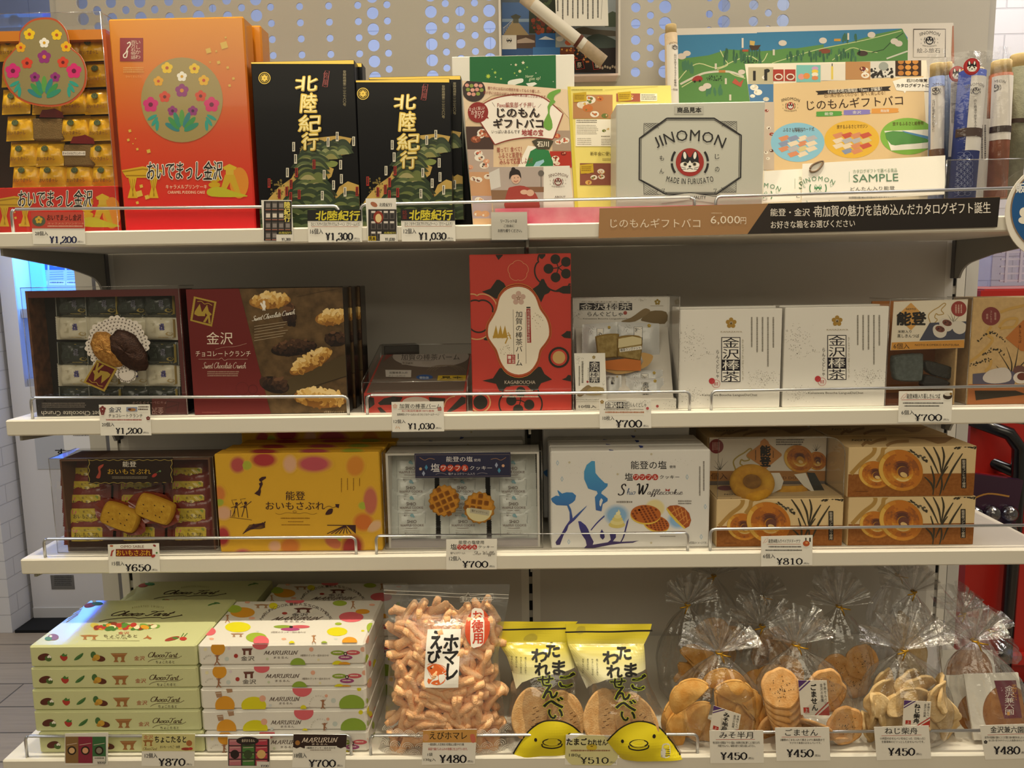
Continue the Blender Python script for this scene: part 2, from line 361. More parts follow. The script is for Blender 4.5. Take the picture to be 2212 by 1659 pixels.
    def cur(s,t,x0,y0,x1,y1,c='1a1a1a',w=.07,l=3,sl=.22,dy=0):
        W=sum(CW[g] for g in t)+sl; k=(x1-x0)/W; hh=y1-y0; x=x0
        for g in t:
            for st in CUR[g]:
                pts=[(x+(p_+q_*sl)*k,y1-q_*hh+dy*(x-x0)) for p_,q_ in st]
                if len(pts)>2: pts=cr(pts,4)
                s.line(pts,w*k*1.4,c,l,con=.45)
            x+=CW[g]*k
    def scrib(s,x0,y0,x1,y1,c,rows=1,l=3,v=0,fill=.62):
        """rows of print too small to read, as the photograph shows them"""
        R=s.rnd; hh=(y1-y0)/rows if not v else (x1-x0)/rows
        for r in range(rows):
            a=(y0 if not v else x0)+r*hh; e=(x0 if not v else y0); end=(x1 if not v else y1)-R.random()*.12*((x1-x0) if not v else (y1-y0))
            while e<end:
                wd=hh*fill*(.45+.5*R.random()); g=hh*fill
                o=hh*.12*R.random()
                if v: s.rect(a+o,e,a+g-o*.5,min(e+wd,end),c,l)
                else: s.rect(e,a+o,min(e+wd,end),a+g-o*.5,c,l)
                e+=wd+hh*.16
    def arcT(s,t,x,y,r,a0,a1,h,c,b=0,l=3,up=1,wd=1.05):
        W=[(max(v[0] for v in glyph(g,0,2)[0])-min(v[0] for v in glyph(g,0,2)[0])) if g!=' ' else .2 for g in t]; tot=sum(W)+.16*len(t); q=0; wd=min(wd,abs(a1-a0)*r*.72/(tot*h))
        for g,w in zip(t,W):
            a=a0+(a1-a0)*(q+.08+w/2)/tot; q+=w+.16
            if g==' ': continue
            px,py=x+r*math.sin(a),y-r*math.cos(a)*up
            vs,fs=glyph(g,0,2)
            s.raw(vs,fs,px-w*h*wd/.72/2,py-h/2,px+w*h*wd/.72/2,py+h/2,c,l,rot=a*up)
    def ume(s,x,y,r,c,l=1,pr=.42,k=5,a0=-PI/2):
        for i in range(k):
            a=a0+2*PI*i/k; s.circ(x+r*.6*math.cos(a),y+r*.6*math.sin(a),r*pr,c,l,n=14)
        return s
def seq(n): return range(n)
# ------------------------------------------------------------------ room shell
def tile(name,c,mort,axis,w=.15,h=.076):
    m=bpy.data.materials.new(name); m.use_nodes=True; nt=m.node_tree; b=nt.nodes['Principled BSDF']; b.inputs['Roughness'].default_value=.3
    N=nt.nodes.new; L=nt.links.new
    tc=N('ShaderNodeTexCoord'); sx=N('ShaderNodeSeparateXYZ'); cb=N('ShaderNodeCombineXYZ'); br=N('ShaderNodeTexBrick'); bp=N('ShaderNodeBump')
    L(tc.outputs['Object'],sx.inputs[0]); L(sx.outputs[axis],cb.inputs[0]); L(sx.outputs[2 if axis<2 else 1],cb.inputs[1]); L(cb.outputs[0],br.inputs['Vector'])
    br.inputs['Color1'].default_value=rgb(c); br.inputs['Color2'].default_value=rgb(c); br.inputs['Mortar'].default_value=rgb(mort)
    br.inputs['Scale'].default_value=1; br.inputs['Brick Width'].default_value=w; br.inputs['Row Height'].default_value=h; br.inputs['Mortar Size'].default_value=.0022; br.inputs['Mortar Smooth'].default_value=.3
    L(br.outputs['Color'],b.inputs['Base Color']); L(br.outputs['Fac'],bp.inputs['Height']); bp.inverted if False else None
    bp.invert=True; bp.inputs['Strength'].default_value=.6; bp.inputs['Distance'].default_value=.004; L(bp.outputs[0],b.inputs['Normal'])
    return m
def struct(o): o['kind']='structure'; return o
TX=tile('white_glazed_tile_x','dcdce0','c2c2c8',0); TY=tile('white_glazed_tile_y','dcdce0','c2c2c8',1)
FL=bpy.data.materials.new('floor_tile'); FL.use_nodes=True
def _floor():
    nt=FL.node_tree; b=nt.nodes['Principled BSDF']; b.inputs['Roughness'].default_value=.28; N=nt.nodes.new; L=nt.links.new
    tc=N('ShaderNodeTexCoord'); br=N('ShaderNodeTexBrick'); n=N('ShaderNodeTexNoise'); mp=N('ShaderNodeMapping'); mx=N('ShaderNodeMix'); mx.data_type='RGBA'; mx.blend_type='MULTIPLY'
    mp.inputs['Scale'].default_value=(2,40,1); mp.inputs['Rotation'].default_value=(0,0,.0); n.inputs['Scale'].default_value=2; n.inputs['Detail'].default_value=6
    br.inputs['Color1'].default_value=rgb('b9a894'); br.inputs['Color2'].default_value=rgb('ad9c89'); br.inputs['Mortar'].default_value=rgb('5e564e')
    br.inputs['Scale'].default_value=1; br.inputs['Brick Width'].default_value=.9; br.inputs['Row Height'].default_value=.15; br.inputs['Mortar Size'].default_value=.003
    L(tc.outputs['Object'],br.inputs['Vector']); L(tc.outputs['Object'],mp.inputs[0]); L(mp.outputs[0],n.inputs['Vector'])
    mx.inputs[0].default_value=.35; L(br.outputs['Color'],mx.inputs[6]); L(n.outputs['Fac'],mx.inputs[7]); L(mx.outputs[2],b.inputs['Base Color'])
_floor()
b=MB(); b.box(-3.4,3.0,-3.2,2.6,-.05,0,FL); struct(b.build('floor'))
b=MB(); b.box(-3.4,3.0,-3.2,2.6,2.95,3.0,mat('d8d2c6','card')); struct(b.build('ceiling'))
b=MB(); b.box(-3.4,1.0,2.3,2.36,0,2.95,tile('blue_cast_wall_tile','b9c6ec','a3b2de',0,.3,.2)); struct(b.build('wall_back'))  # white tile; the bluish light on it is put into its colour
b=MB(); b.box(-3.4,-2.105,1.30,1.5,0,2.95,TX,{'right':TY}); struct(b.build('wall_left'))
b=MB(); b.box(1.0,3.0,.9,.96,0,2.95,TX); b.box(.97,1.0,.96,2.3,0,2.95,TY); struct(b.build('wall_right'))
# ------------------------------------------------------------------ shelving unit
S1,S2,S3,S4=1.490,1.172,.922,.6033
FRONT=-.352
OFFW=mat('ddd8cc','paint'); PANEL=mat('c9c4ba','paint',bump=.08,bscale=900); STEEL=mat('c8c9cc','metal'); DKSTEEL=mat('97958f','paint'); SLOT=mat('101012','card'); UPW=mat('dcd8ce','paint')
unit=empty('shelving_unit',(0,0,0),'tall off-white slotted shelving unit with a dotted perforated top panel, carrying all the sweets','shelving')
for X in (-.9,0,.9):
    b=MB(); w=.021
    b.box(X-w,X-.004,.001,.03,.2,1.495,UPW); b.box(X+.004,X+w,.001,.03,.2,1.495,UPW); b.box(X-.004,X+.004,.006,.03,.2,1.495,mat('b5b1a8','paint'))
    z=.62
    while z<1.5:
        b.box(X-.0035,X+.0035,.0045,.007,z,z+.022,SLOT); z+=.0395
    b.build('upright',unit)
for X0,X1 in ((-.879,-.021),(.021,.879)):
    b=MB(); b.box(X0,X1,.0012,.02,.55,1.50,PANEL); b.build('back_panel',unit)
for sx in (-1,1):
    b=MB(); b.box(sx*.945-.022 if sx<0 else .925,sx*.945+.014 if sx<0 else .95,.005,.05,.1,2.15,mat('c4c1bb','paint')); b.build('side_post',unit)
# perforated top panel
def perf():
    b=MB(); P=PANEL; E=mat('e6e4de','paint'); px,pz=.0296,.0312; x0=-.898-.0296*2; y=.0
    cols={0:12,1:9,2:11,3:8,4:12,5:8,6:9.5,7:8,8:12.3,9:8,10:9.5,11:7.5,12:12,13:7.3,15:7.3,17:7.3,19:7.3,20:12,21:7.3,24:12,25:7.3,26:9.6,27:7.3,28:12.4,29:7.3,30:9.6,34:7.5,36:9.6,38:9.6,39:7.3,40:12.5,43:7.3,44:12.5,46:9.6,47:7.3,48:12.5,53:7.3}
    n=20; nr=20; z0=1.50
    for ci in range(-2,66):
        xa=x0+(ci+2)*px-px/2; xb=xa+px
        if xa>.925: break
        xa=max(xa,-.952); xb=min(xb,.935); off=0 if ci%2==0 else .5
        r=cols.get(ci)
        if ci>=53 and r and False: pass
        if not r:
            b.poly([(xa,y,z0-.02),(xb,y,z0-.02),(xb,y,2.16),(xa,y,2.16)],P); b.poly([(xb,y+.003,z0-.02),(xa,y+.003,z0-.02),(xa,y+.003,2.16),(xb,y+.003,2.16)],P); continue
        r*=.001; lo=1.812
        zb=1.938+off*pz; k0=-int((zb-lo)/pz); k1=6 if ci!=53 else 2
        if ci==53: k0=1
        zs=zb+k0*pz-pz/2; ze=zb+k1*pz+pz/2
        for (p0,p1) in ((z0-.02,zs),(ze,2.16)):
            b.poly([(xa,y,p0),(xb,y,p0),(xb,y,p1),(xa,y,p1)],P); b.poly([(xb,y+.003,p0),(xa,y+.003,p0),(xa,y+.003,p1),(xb,y+.003,p1)],P)
        xc=(xa+xb)/2
        for k in range(k0,k1+1):
            zc=zb+k*pz; sq=[];ci_=[]
            for i in range(n):
                a=2*PI*(i+.5)/n; dx,dz=math.cos(a),math.sin(a); t=min((px/2)/abs(dx),(pz/2)/abs(dz)); sq.append((xc+dx*t,zc+dz*t)); ci_.append((xc+dx*r,zc+dz*r))
            hx,hz=px/2,pz/2
            for yy,rev in ((y,0),(y+.003,1)):
                vs=[(u,yy,v) for u,v in sq]+[(u,yy,v) for u,v in ci_]+[(xc+hx,yy,zc+hz),(xc-hx,yy,zc+hz),(xc-hx,yy,zc-hz),(xc+hx,yy,zc-hz)]
                fs=[]
                for i in range(n):
                    j=(i+1)%n; f=[i,j,n+j,n+i]
                    A,B=sq[i],sq[j]
                    if abs(abs(A[0]-xc)-hx)<1e-7 and abs(abs(B[1]-zc)-hz)<1e-7 or abs(abs(A[1]-zc)-hz)<1e-7 and abs(abs(B[0]-xc)-hx)<1e-7:
                        q=(0 if (A[0]+B[0]>2*xc) else 1) if (A[1]+B[1]>2*zc) else (3 if (A[0]+B[0]>2*xc) else 2); f=[i,2*n+q,j,n+j,n+i]
                    fs.append(f if rev else f[::-1])
                b.add(vs,fs,P)
            vs=[(u,y,v) for u,v in ci_]+[(u,y+.003,v) for u,v in ci_]
            b.add(vs,[(i,(i+1)%n,n+(i+1)%n,n+i) for i in range(n)],E)
    b.build('perforated_panel',unit)
perf()
def bracket(X,zt,par,L=.325,drop=.078):
    b=MB(); F=Fr((X,0,0),(0,-1,0),(0,0,1))
    out=[(.0005,zt)]+[(L,zt),(L,zt-.012)]+cr([(L*.42,zt-.032),(L*.25,zt-.043),(L*.17,zt-.050),(.037,zt-.062),(.027,zt-drop)],4)+[(.0005,zt-drop)]
    b.prism(out,F,-.0022,.0022,DKSTEEL); b.box(X-.0045,X+.0045,-.012,-.0005,zt-drop,zt,mat('6a686a','paint'))
    b.build('bracket',par)
def board(z0,z1,front,label,notch=True):
    o=empty('shelf_board',(0,0,z0),label,'shelf','off-white shelf boards')
    b=MB(); c=.0025; b.fbox(Fr((-.905,front,z0),(1,0,0),(0,0,1)),1.81,z1-z0,-front-.008,OFFW,c=.0025)
    b.build('board',o)
    for X in (-.893,0,.893): bracket(X,z0,o,L=-front-.02)
    return o
board(S1-.0255,S1,FRONT,'uppermost off-white shelf board, under the orange and black gift boxes')
board(S2-.028,S2,FRONT,'off-white shelf board under the chocolate crunch and tea biscuit boxes')
board(S3-.028,S3,FRONT,'off-white shelf board under the yellow, salt waffle and doughnut boxes')
o=empty('shelf_board',(0,0,S4-.035),'deepest off-white shelf board at the bottom, under the stacked boxes and bags','shelf','off-white shelf boards')
b=MB(); b.fbox(Fr((-.905,-.45,S4-.034)),1.81,.034,.442,OFFW,c=.0025); b.build('board',o)
b=MB(); b.box(-.90,.90,-.43,-.02,.08,S4-.034,mat('b9b4aa','paint')); b.build('plinth',o)
# ------------------------------------------------------------------ wire guards
def wire(x0,x1,Y,zs,zt,label,r=.0026,e0=1,e1=1,zm=None):
    c=.008; pts=[]
    za=zt; zb=zm if zm is not None else zt
    if e0: pts+=[(x0,Y,zs+.0005),(x0,Y,za-c)]+[(x0+c-c*math.cos(t),Y,za-c+c*math.sin(t)) for t in (PI/6,PI/3,PI/2)]
    else: pts+=[(x0,Y,za)]
    if e1: pts+=[(x1-c+c*math.sin(t),Y,zb-c+c*math.cos(t)) for t in (0,PI/6,PI/3)]+[(x1,Y,zb-c),(x1,Y,zs+.0005)]
    else: pts+=[(x1,Y,zb)]
    b=MB(); b.tube(pts,r,STEEL,10)
    return tag(b.build('wire_guard',base=(x0,Y,zs)),label,'shelf guard','chrome wire shelf guards')
def wpx(xa,ya,xb,yb,Y,zs,label,e0=1,e1=1):
    a,c=atY(xa,ya,Y),atY(xb,yb,Y)
    wire(a.x,c.x,Y,zs,a.z,label,e0=e0,e1=e1,zm=c.z)
WY=FRONT+.009
wpx(24,452,731,445,WY,S1,'chrome wire guard in front of the orange boxes and large black box')
wpx(779,442,1500,425,WY,S1,'chrome wire guard in front of the small black box and leaflets')
wpx(1546,425,2190,406,WY,S1,'chrome wire guard in front of the sample cards on the uppermost shelf',e1=0)
wpx(66,859,751,856,WY,S2,'chrome wire guard in front of the chocolate crunch boxes')
wpx(792,853,1490,846,WY,S2,'chrome wire guard in front of the red upright tea cake box')
wpx(1537,845,2240,833,WY,S2,'chrome wire guard in front of the white speckled tea biscuit boxes',e1=0)
wpx(94,1164,768,1160,WY,S3,'chrome wire guard in front of the yellow sweet potato biscuit boxes')
wpx(812,1157,1486,1150,WY,S3,'chrome wire guard in front of the salt waffle boxes')
wpx(1535,1143,2240,1134,WY,S3,'chrome wire guard in front of the doughnut boxes',e1=0)
WY4=-.45+.009
wpx(54,1590,757,1588,WY4,S4,'chrome wire guard in front of the green and dotted box stacks')
wpx(799,1588,1507,1586,WY4,S4,'chrome wire guard in front of the shrimp snack pouch and yellow bags')
wpx(1560,1582,2240,1577,WY4,S4,'chrome wire guard in front of the tied rice cracker bags',e1=0)
# ------------------------------------------------------------------ helpers for packages
class Gift:
    def __init__(s,bl,tr,Y,depth,m,ms=None,zs=None,view=(0,0,1),c=.0012,w=None,h=None,x=None):
        x0,y0,k=view; P=lambda q: atY(x0+q[0]*k,y0+q[1]*k,Y)
        a=P(bl); t=P(tr); s.z=zs if zs is not None else a.z
        s.x0=a.x if x is None else x; s.w=(t.x-s.x0) if w is None else w; s.h=(t.z-s.z) if h is None else h; s.d=depth; s.Y=Y
        s.F=Fr((s.x0,Y,s.z)); s.b=MB(); s.b.fbox(s.F,s.w,s.h,depth,m,ms,c)
        s.clip=(.0008,.0008,s.w-.0008,s.h-.0008)
        s.T=Fr((s.x0,Y,s.z+s.h),(1,0,0),(0,1,0)); s.tclip=(.0008,.0008,s.w-.0008,depth-.0008)
        s.R=Fr((s.x0+s.w,Y,s.z),(0,1,0),(0,0,1)); s.rclip=(.0008,.0008,depth-.0008,s.h-.0008)
    def art(s,view,fin='paper',**k): return Art(s.b,s.F,view,s.clip,fin=fin,**k)
    def top(s,view,fin='paper'): return Art(s.b,s.T,view,s.tclip,fin=fin)
    def done(s,name,label,cat,group=None,base=None):
        return tag(s.b.build(name,base=base or (s.x0+s.w/2,s.Y+s.d/2,s.z)),label,cat,group)
def dupe(o,d,label=None,group=None):
    r=o.copy(); COL.objects.link(r); r.location=Vector(o.location)+Vector(d)
    if label: r['label']=label
    if group: r['group']=group
    for ch in o.children:
        c=ch.copy(); COL.objects.link(c); c.parent=r
        for g in ch.children:
            e=g.copy(); COL.objects.link(e); e.parent=c
    return r
def pillow(b,F,w,h,d,m,crimp=.008,ends='x',seed=1,nu=14,nv=10,wr=.0012,teeth=True):
    """sealed sweet wrapper: bulging front, flat crimped ends"""
    R=random.Random(seed); ph=[R.random()*6 for _ in range(6)]
    def hgt(u,v):
        a=(u if ends=='x' else v)*1.0; L=w if ends=='x' else h; e=crimp/L
        t=min(max((a-e)/(1-2*e),0),1); s1=max(0,1-abs(2*t-1)**5)
        o=v if ends=='x' else u; s2=max(0,1-abs(2*o-1)**4)
        wv=wr*(math.sin(17*u+ph[0]+5*v)+math.sin(13*v+ph[1]-9*u)+math.sin(31*u*(.5+v)+ph[2]))*.5
        return d*s1**.6*s2**.6+wv*(s1*s2)**.4
    def fn(u,v):
        bow=0
        return F.P((u-.5)*w+w/2,v*h+bow,hgt(u,v))
    b.grid(fn,nu,nv,m); 
    c=[F.P(0,0,-.0006),F.P(w,0,-.0006),F.P(w,h,-.0006),F.P(0,h,-.0006)]; b.poly(c[::-1],m)
    if teeth:
        n=int((h if ends=='x' else w)/.003); L=(h if ends=='x' else w)
        for k in range(n):
            q0,q1=k*L/n,(k+1)*L/n; qm=(q0+q1)/2
            for e,sg in ((0,-1),(w if ends=='x' else h,1)):
                t=[(e,q0),(e+sg*.0016,qm),(e,q1)] if ends=='x' else [(q0,e),(qm,e+sg*.0016),(q1,e)]
                if (sg<0)==(ends=='x'): t=t[::-1]
                b.poly([F.P(x,y,0) for x,y in t],m)
    return lambda u,v: hgt(min(max(u/w,0),1),min(max(v/h,0),1))
def card(name,label,cat,bl,br,tl,Y,view,th=.0006,m=None,group=None,Yb=None,Yt=None,b=None,fin='paper'):
    """a flat printed card given by three corners; Y = depth, may lean (Yt) or turn (Yb)"""
    x0,y0,k=view; P=lambda q,yy: atY(x0+q[0]*k,y0+q[1]*k,yy)
    O=P(bl,Y); A=P(br,Y if Yb is None else Yb); T=P(tl,Y if Yt is None else Yt)
    F=Fr(O,A-O,T-O); w=(A-O).length; h=(T-O).length; b=b or MB()
    b.prism([(0,0),(w,0),(w,h),(0,h)],F,-th,0,m or mat('f1eee6','paper'))
    a=Art(b,F,view,(0,0,w,h),fin=fin); a.w,a.h_=w,h; a.O=O; a.mid=F.P(w/2,0,0)
    a.done=lambda: tag(b.build(name,base=a.mid),label,cat,group)
    return a
BK='231f20'; WH='f4f1ea'
def price(a,x0,y0,x1,y1,p,cnt=None,cb=None,pb=None,c='17151f',tax=1,l=3):
    if cnt: a.T(cnt,*cb,c='2a2730',b=.012)
    a.did(p,*pb,c=c)
    if tax: a.T('(税込)',pb[2]+(pb[2]-pb[0])*.03,pb[3]-(pb[3]-pb[1])*.36,pb[2]+(pb[2]-pb[0])*.24,pb[3],'3a3740')
def ptag(bl,br,tl,view,label,Y=FRONT-.0012,**k):
    return card('price_card',label,'price card',bl,br,tl,Y,view,group=None,m=mat('efece4','gloss'),**k)
V1=(0,0,.33745);V2=(500,0,.33763);V3=(950,0,.32552);V4=(1300,0,.31944);V5=(1700,0,.32549);V6=(800,120,.24116);V7=(900,0,.27125);V8=(1960,100,.26526);V9=(540,420,.22604)
FB=-.325
# ------------------------------------------------------------------ orange gift boxes
def orange_mat(): return ramp('amber_to_red_print',2,0,.40,[(0,'d6222a'),(.12,'d22c26'),(.4,'cf4a22'),(.72,'d6801e'),(1,'ec9f1c')],'gloss')
def flowers(a,cx,cy,s,l=2):
    def fl(x,y,r,c,cc): a.ume(cx+x*s,cy+y*s,r*s,c,l,.5); a.circ(cx+x*s,cy+y*s,r*.32*s,cc,l+1,n=10)
    for x,y,r,c,cc in ((-95,-205,34,'e8c21c','b4552a'),(80,-200,32,'e8c21c','b4552a'),(-150,-120,30,'e0a31c','c5442a'),(140,-125,32,'e5b11c','c5442a'),(-200,30,46,'cc2a78','6b123c'),(190,30,46,'d12a72','6b123c'),(-110,-20,34,'d0432c','6b1a1c'),(120,-25,34,'d0432c','6b1a1c'),(0,-60,40,'8e2f7a','d08a2a'),(-60,70,30,'8e2f7a','4a1440'),(70,70,30,'8e2f7a','4a1440'),(0,-150,30,'f0ede4','d9a21c')): fl(x,y,r,c,cc)
    for i in range(7):
        t=-PI/2+(i-3)*.36; L_=(96-9*abs(i-3))*s; a.circ(cx+math.cos(t)*L_,cy+205*s+math.sin(t)*L_*.95,52*s,['2f7f86','3f8f4c','2f8a70','5a9a48'][i%4],l+i*.05,17*s,t)
    for sx in (-1,1):
        for i in range(3): a.circ(cx+sx*(190-16*i)*s,cy+(112+26*i)*s,34*s,'2f9a8c',l,11*s,sx*(.5+.5*i))
def gate(a,x0,y0,x1,y1,c='d2a92a',d='a57d16',l=1):
    W,H=x1-x0,y1-y0; f=lambda x,y:(x0+x*W,y0+y*H)
    a.poly([f(0,.12),f(.5,.0),f(1,.12),f(.97,.2),f(.88,.36),f(.12,.36),f(.03,.2)],c,l)
    a.line([f(.02,.17),f(.5,.08),f(.98,.17)],H*.04,d,l+1); a.line([f(.1,.29),f(.9,.29)],H*.04,d,l+1)
    for q in (.16,.66):
        a.poly([f(q,.36),f(q+.2,.36),f(q+.15,.66),f(q+.22,1),f(q-.02,1),f(q+.05,.66)],c,l)
        for k in range(3): a.line([f(q+.03+.06*k,.4),f(q+.13-.02*k,.95)],W*.012,d,l+1)
def lantern(a,x0,y0,x1,y1,l=1):
    W,H=x1-x0,y1-y0; f=lambda x,y:(x0+x*W,y0+y*H)
    a.circ(*f(.8,.58),W*.24,'d88a2c',l,H*.46); a.poly([f(.2,0),f(.33,.24),f(.07,.24)],'b98a1c',l)
    for y in (.3,.47,.64): a.circ(*f(.17,y),W*.15,'c8a11c',l,H*.09)
    a.poly([f(.38,.12),f(.55,.02),f(.74,.12),f(.7,.2),f(.42,.2)],'d3b12c',l+1); a.rect(*f(.46,.2),*f(.66,.34),'cfae3a',l+1); a.poly([f(.44,.34),f(.68,.34),f(.86,.96),f(.74,.96),f(.57,.55),f(.4,.96),f(.28,.96)],'c8a52a',l+1)
    a.poly([f(0,.78),f(.3,.7),f(.7,.85),f(1,.98),f(.1,.98)],'b9b32a',l+1,4)
def oide(a,x0,y0,x1,y1):
    for b,c,l in ((.045,'f2ece0',3),(.012,'1c1614',5)): a.T('おいでまっし金沢',x0,y0,x1,y1,c,b,l,.12,wob=.02)
def squares(a,pts):
    for x,y,r in pts: a.poly([(x+r*math.cos(t+.5),y+r*math.sin(t+.5)) for t in (0,-PI/2,-PI,-3*PI/2)],'d8b24a',1)
g=Gift((800,1460),(1558,103),FB,.042,orange_mat(),zs=S1,view=V1,c=.0025); OG=g
a=g.art(V1,'gloss')
a.rect(768,243,917,393,'8f1f2c'); a.T('いしかわ',866,255,902,380,'e8c9b8',0,v=1); a.T('百万石物語',838,258,870,380,'e8c9b8',0,v=1); a.line([(815,280),(832,270),(834,290),(818,310),(808,335),(792,352),(795,368),(810,366),(815,345),(818,325)],7,'eee2d6',3,smooth=4)
a.scrib(790,430,925,470,'e0a860',3); a.T('ひゃくまんさん',806,484,908,498,'e8b070')
a.circ(1165,640,262,'a08e58',1,272,n=40); flowers(a,1165,640,1.0)
squares(a,[(1335,325,22),(1435,290,30),(1400,400,14),(1385,328,8),(1458,433,11),(1495,503,11),(1470,548,11),(1345,398,7),(832,838,12),(822,896,11),(880,955,10),(952,968,16),(868,888,5),(852,920,5),(1445,240,8)])
gate(a,780,1065,1048,1268); lantern(a,1330,1045,1582,1262); oide(a,942,1032,1422,1152)
squares(a,[(905,1192,14),(893,1240,26),(942,1262,18),(880,1298,12)])
a.T('キャラメルプリンケーキ',1062,1182,1325,1210,'f0d8b8',.01); a.T('CARAMEL PUDDING CAKE',1075,1222,1312,1240,'f0d8b8',.01)
o=g.done('gift_box','large orange to red gift box with flower emblem, front one of two','gift box','orange gift boxes')
o2=dupe(o,(.013,.046,0),'orange to red gift box standing right behind the front orange one')
# opened sample tray under a clear cover, far left
tr=empty('sample_tray',(-.80,-.28,S1),'opened orange box at far left showing wrapped cakes, under a clear cover','sample box')
xl=atY(-60,500,-.308).x; xr=atY(262,497,-.308).x; zt=atY(230,62,-.308).z
om=mat('cc5c1e','gloss'); b=MB(); b.box(xl,xr,-.262,-.258,S1,zt,mat('30231c','card')); b.build('backing',tr)
b=MB(); b.box(xl,xl+.006,-.306,-.262,S1,zt,om); b.box(xr-.006,xr,-.306,-.262,S1,zt,om); b.box(xl+.006,xr-.006,-.306,-.262,zt-.016,zt,mat('d98420','gloss')); b.build('rim',tr)
zf=atY(100,1197*.33745,-.308).z; b=MB(); F=Fr((xl,-.308,S1)); b.fbox(F,xr-xl,zf-S1,.03,mat('c92a20','gloss'))
a=Art(b,F,V1,(0,0,xr-xl,zf-S1),fin='gloss'); gate(a,-40,1255,225,1450); lantern(a,520,1235,765,1455); oide(a,118,1216,590,1326); squares(a,[(100,1395,10),(130,1440,12),(95,1360,6)]); a.T('キャラメルプリンケーキ',215,1382,480,1410,'f0d8b8',.01)
b.build('front_panel',tr)
# wrapped cakes
gm=mat('f2be24','gloss',noise=.25,scale=40,c2='dca418',bump=.35,bscale=120)
def put_cakes():
    k=.33745; s=atY(100,300,-.28)-atY(0,300,-.28); s=s.x/100*k
    w,h=180*s,164*s; V=Vector((0,.25,1)); F=Fr((0,0,0),(1,0,.02),V); b=MB()
    pillow(b,F,w,h,.010,gm,.006,'y',3,wr=.0016,teeth=False)
    tq=[F.P(0,h,0),F.P(w,h,0),F.P(w*.96,h+.004,.012-.03),F.P(w*.04,h+.004,.012-.03)]; b.poly(tq,mat('e6b52a','gloss'))
    class Q: pass
    def rect_(u,v,w_,h_,c,o): b.poly([F.P(u,v,o),F.P(u+w_,v,o),F.P(u+w_,v+h_,o),F.P(u,v+h_,o)],mat(c))
    n=14; b.poly([F.P(w*.45+.006*math.cos(2*PI*i/n),h*.6+.005*math.sin(2*PI*i/n),.0128) for i in range(n)],mat('4a5a34'))
    for i in range(5): b.poly([F.P(w*.45+.003*math.cos(2*PI*(i+e)/5),h*.62+.0026*math.sin(2*PI*(i+e)/5),.0132) for e in (0,.35,.7)],mat('e0d9b0'))
    vs,fs=glyph('おいでまっし',.02,1); mx=max(q[0] for q in vs); b.add([F.P(w*.18+q[0]/mx*w*.66,h*.13+q[1]*.008,.0124) for q in vs],fs,mat('7a4a12'))
    proto=b.build('wrapped_cake',base=(0,0,0)); pos=[]
    rows=[(395,[-5,175,340,500]),(560,[10,190,360,545]),(735,[12,205,385,545]),(905,[40,None,392,562]),(1068,[62,228,None,568]),(1205,[80,245,418,585])]
    first=True
    for r,(y,xs) in enumerate(rows):
        for c,x in enumerate(xs):
            if x is None: continue
            p=atY(x*k,y*k,-.288)
            q=proto if first else dupe(proto,(0,0,0)); first=False
            q.location=p; tag(q,f'gold wrapped small cake in the {["top","second","third","fourth","fifth","lowest"][r]} row, {["leftmost","second from left","third from left","rightmost"][c]}, opened orange box','cake','gold wrapped cakes')
put_cakes()
for i,(x,y) in enumerate(((210,895),(408,1062))):
    p=atY(x*.33745,y*.33745,-.292); s_=.00026; cm=mat('7d6238','food',bump=.6,bscale=500)
    o=empty('cake_sample',p,('brown sponge cake sample in the fourth row of the opened orange box','brown sponge cake sample with a white name strip, in the opened orange box')[i],'cake')
    b=MB(); b.fbox(Fr(p,(1,0,-.02),(0,.1,1)),.052,.037,.014,cm,c=.002)
    if i:
        a=Art(b,Fr(p+Vector((0,-.0005,0)),(1,0,-.02),(0,.1,1)),V1); a.rect(400,968,548,996,'efe6da',4); a.T('キャラメルプリンケーキ',404,973,544,991,'3a2418',.02,6)
    b.build('sponge',o)
    b=MB(); b.poly([p+Vector(q) for q in ((.012,.004,.038),(.055,.004,.036),(.054,.002,.045),(.026,.001,.059))],mat('8c1a20','gloss',bump=.4)); b.poly([p+Vector(q) for q in ((.012,.0045,.038),(.026,.0015,.059),(.054,.0025,.045),(.055,.0045,.036))],mat('8c1a20','gloss')); b.build('wrapper_piece',o)
def cover(par,x0,x1,Y0,Y1,z0,z1,r=.0007):
    o=empty('clear_cover',((x0+x1)/2,(Y0+Y1)/2,z0),parent=par)
    b=MB(); A=ACR()
    b.poly([(x0,Y0,z0),(x1,Y0,z0),(x1,Y0,z1),(x0,Y0,z1)],A); b.poly([(x0,Y0,z1),(x1,Y0,z1),(x1,Y1,z1),(x0,Y1,z1)],A)
    b.poly([(x0,Y1,z0),(x0,Y0,z0),(x0,Y0,z1),(x0,Y1,z1)],A); b.poly([(x1,Y0,z0),(x1,Y1,z0),(x1,Y1,z1),(x1,Y0,z1)],A); b.build('panes',o)
    b=MB()
    for p,q in (((x0,Y0,z0),(x0,Y0,z1)),((x1,Y0,z0),(x1,Y0,z1)),((x0,Y0,z1),(x1,Y0,z1)),((x0,Y0,z0),(x1,Y0,z0)),((x0,Y0,z1),(x0,Y1,z1)),((x1,Y0,z1),(x1,Y1,z1))): b.tube([p,q],r,RIM(),6)
    b.build('edges',o); return o
cover(tr,xl-.008,xr+.003,-.323,-.256,S1+.0006,zt+.022)
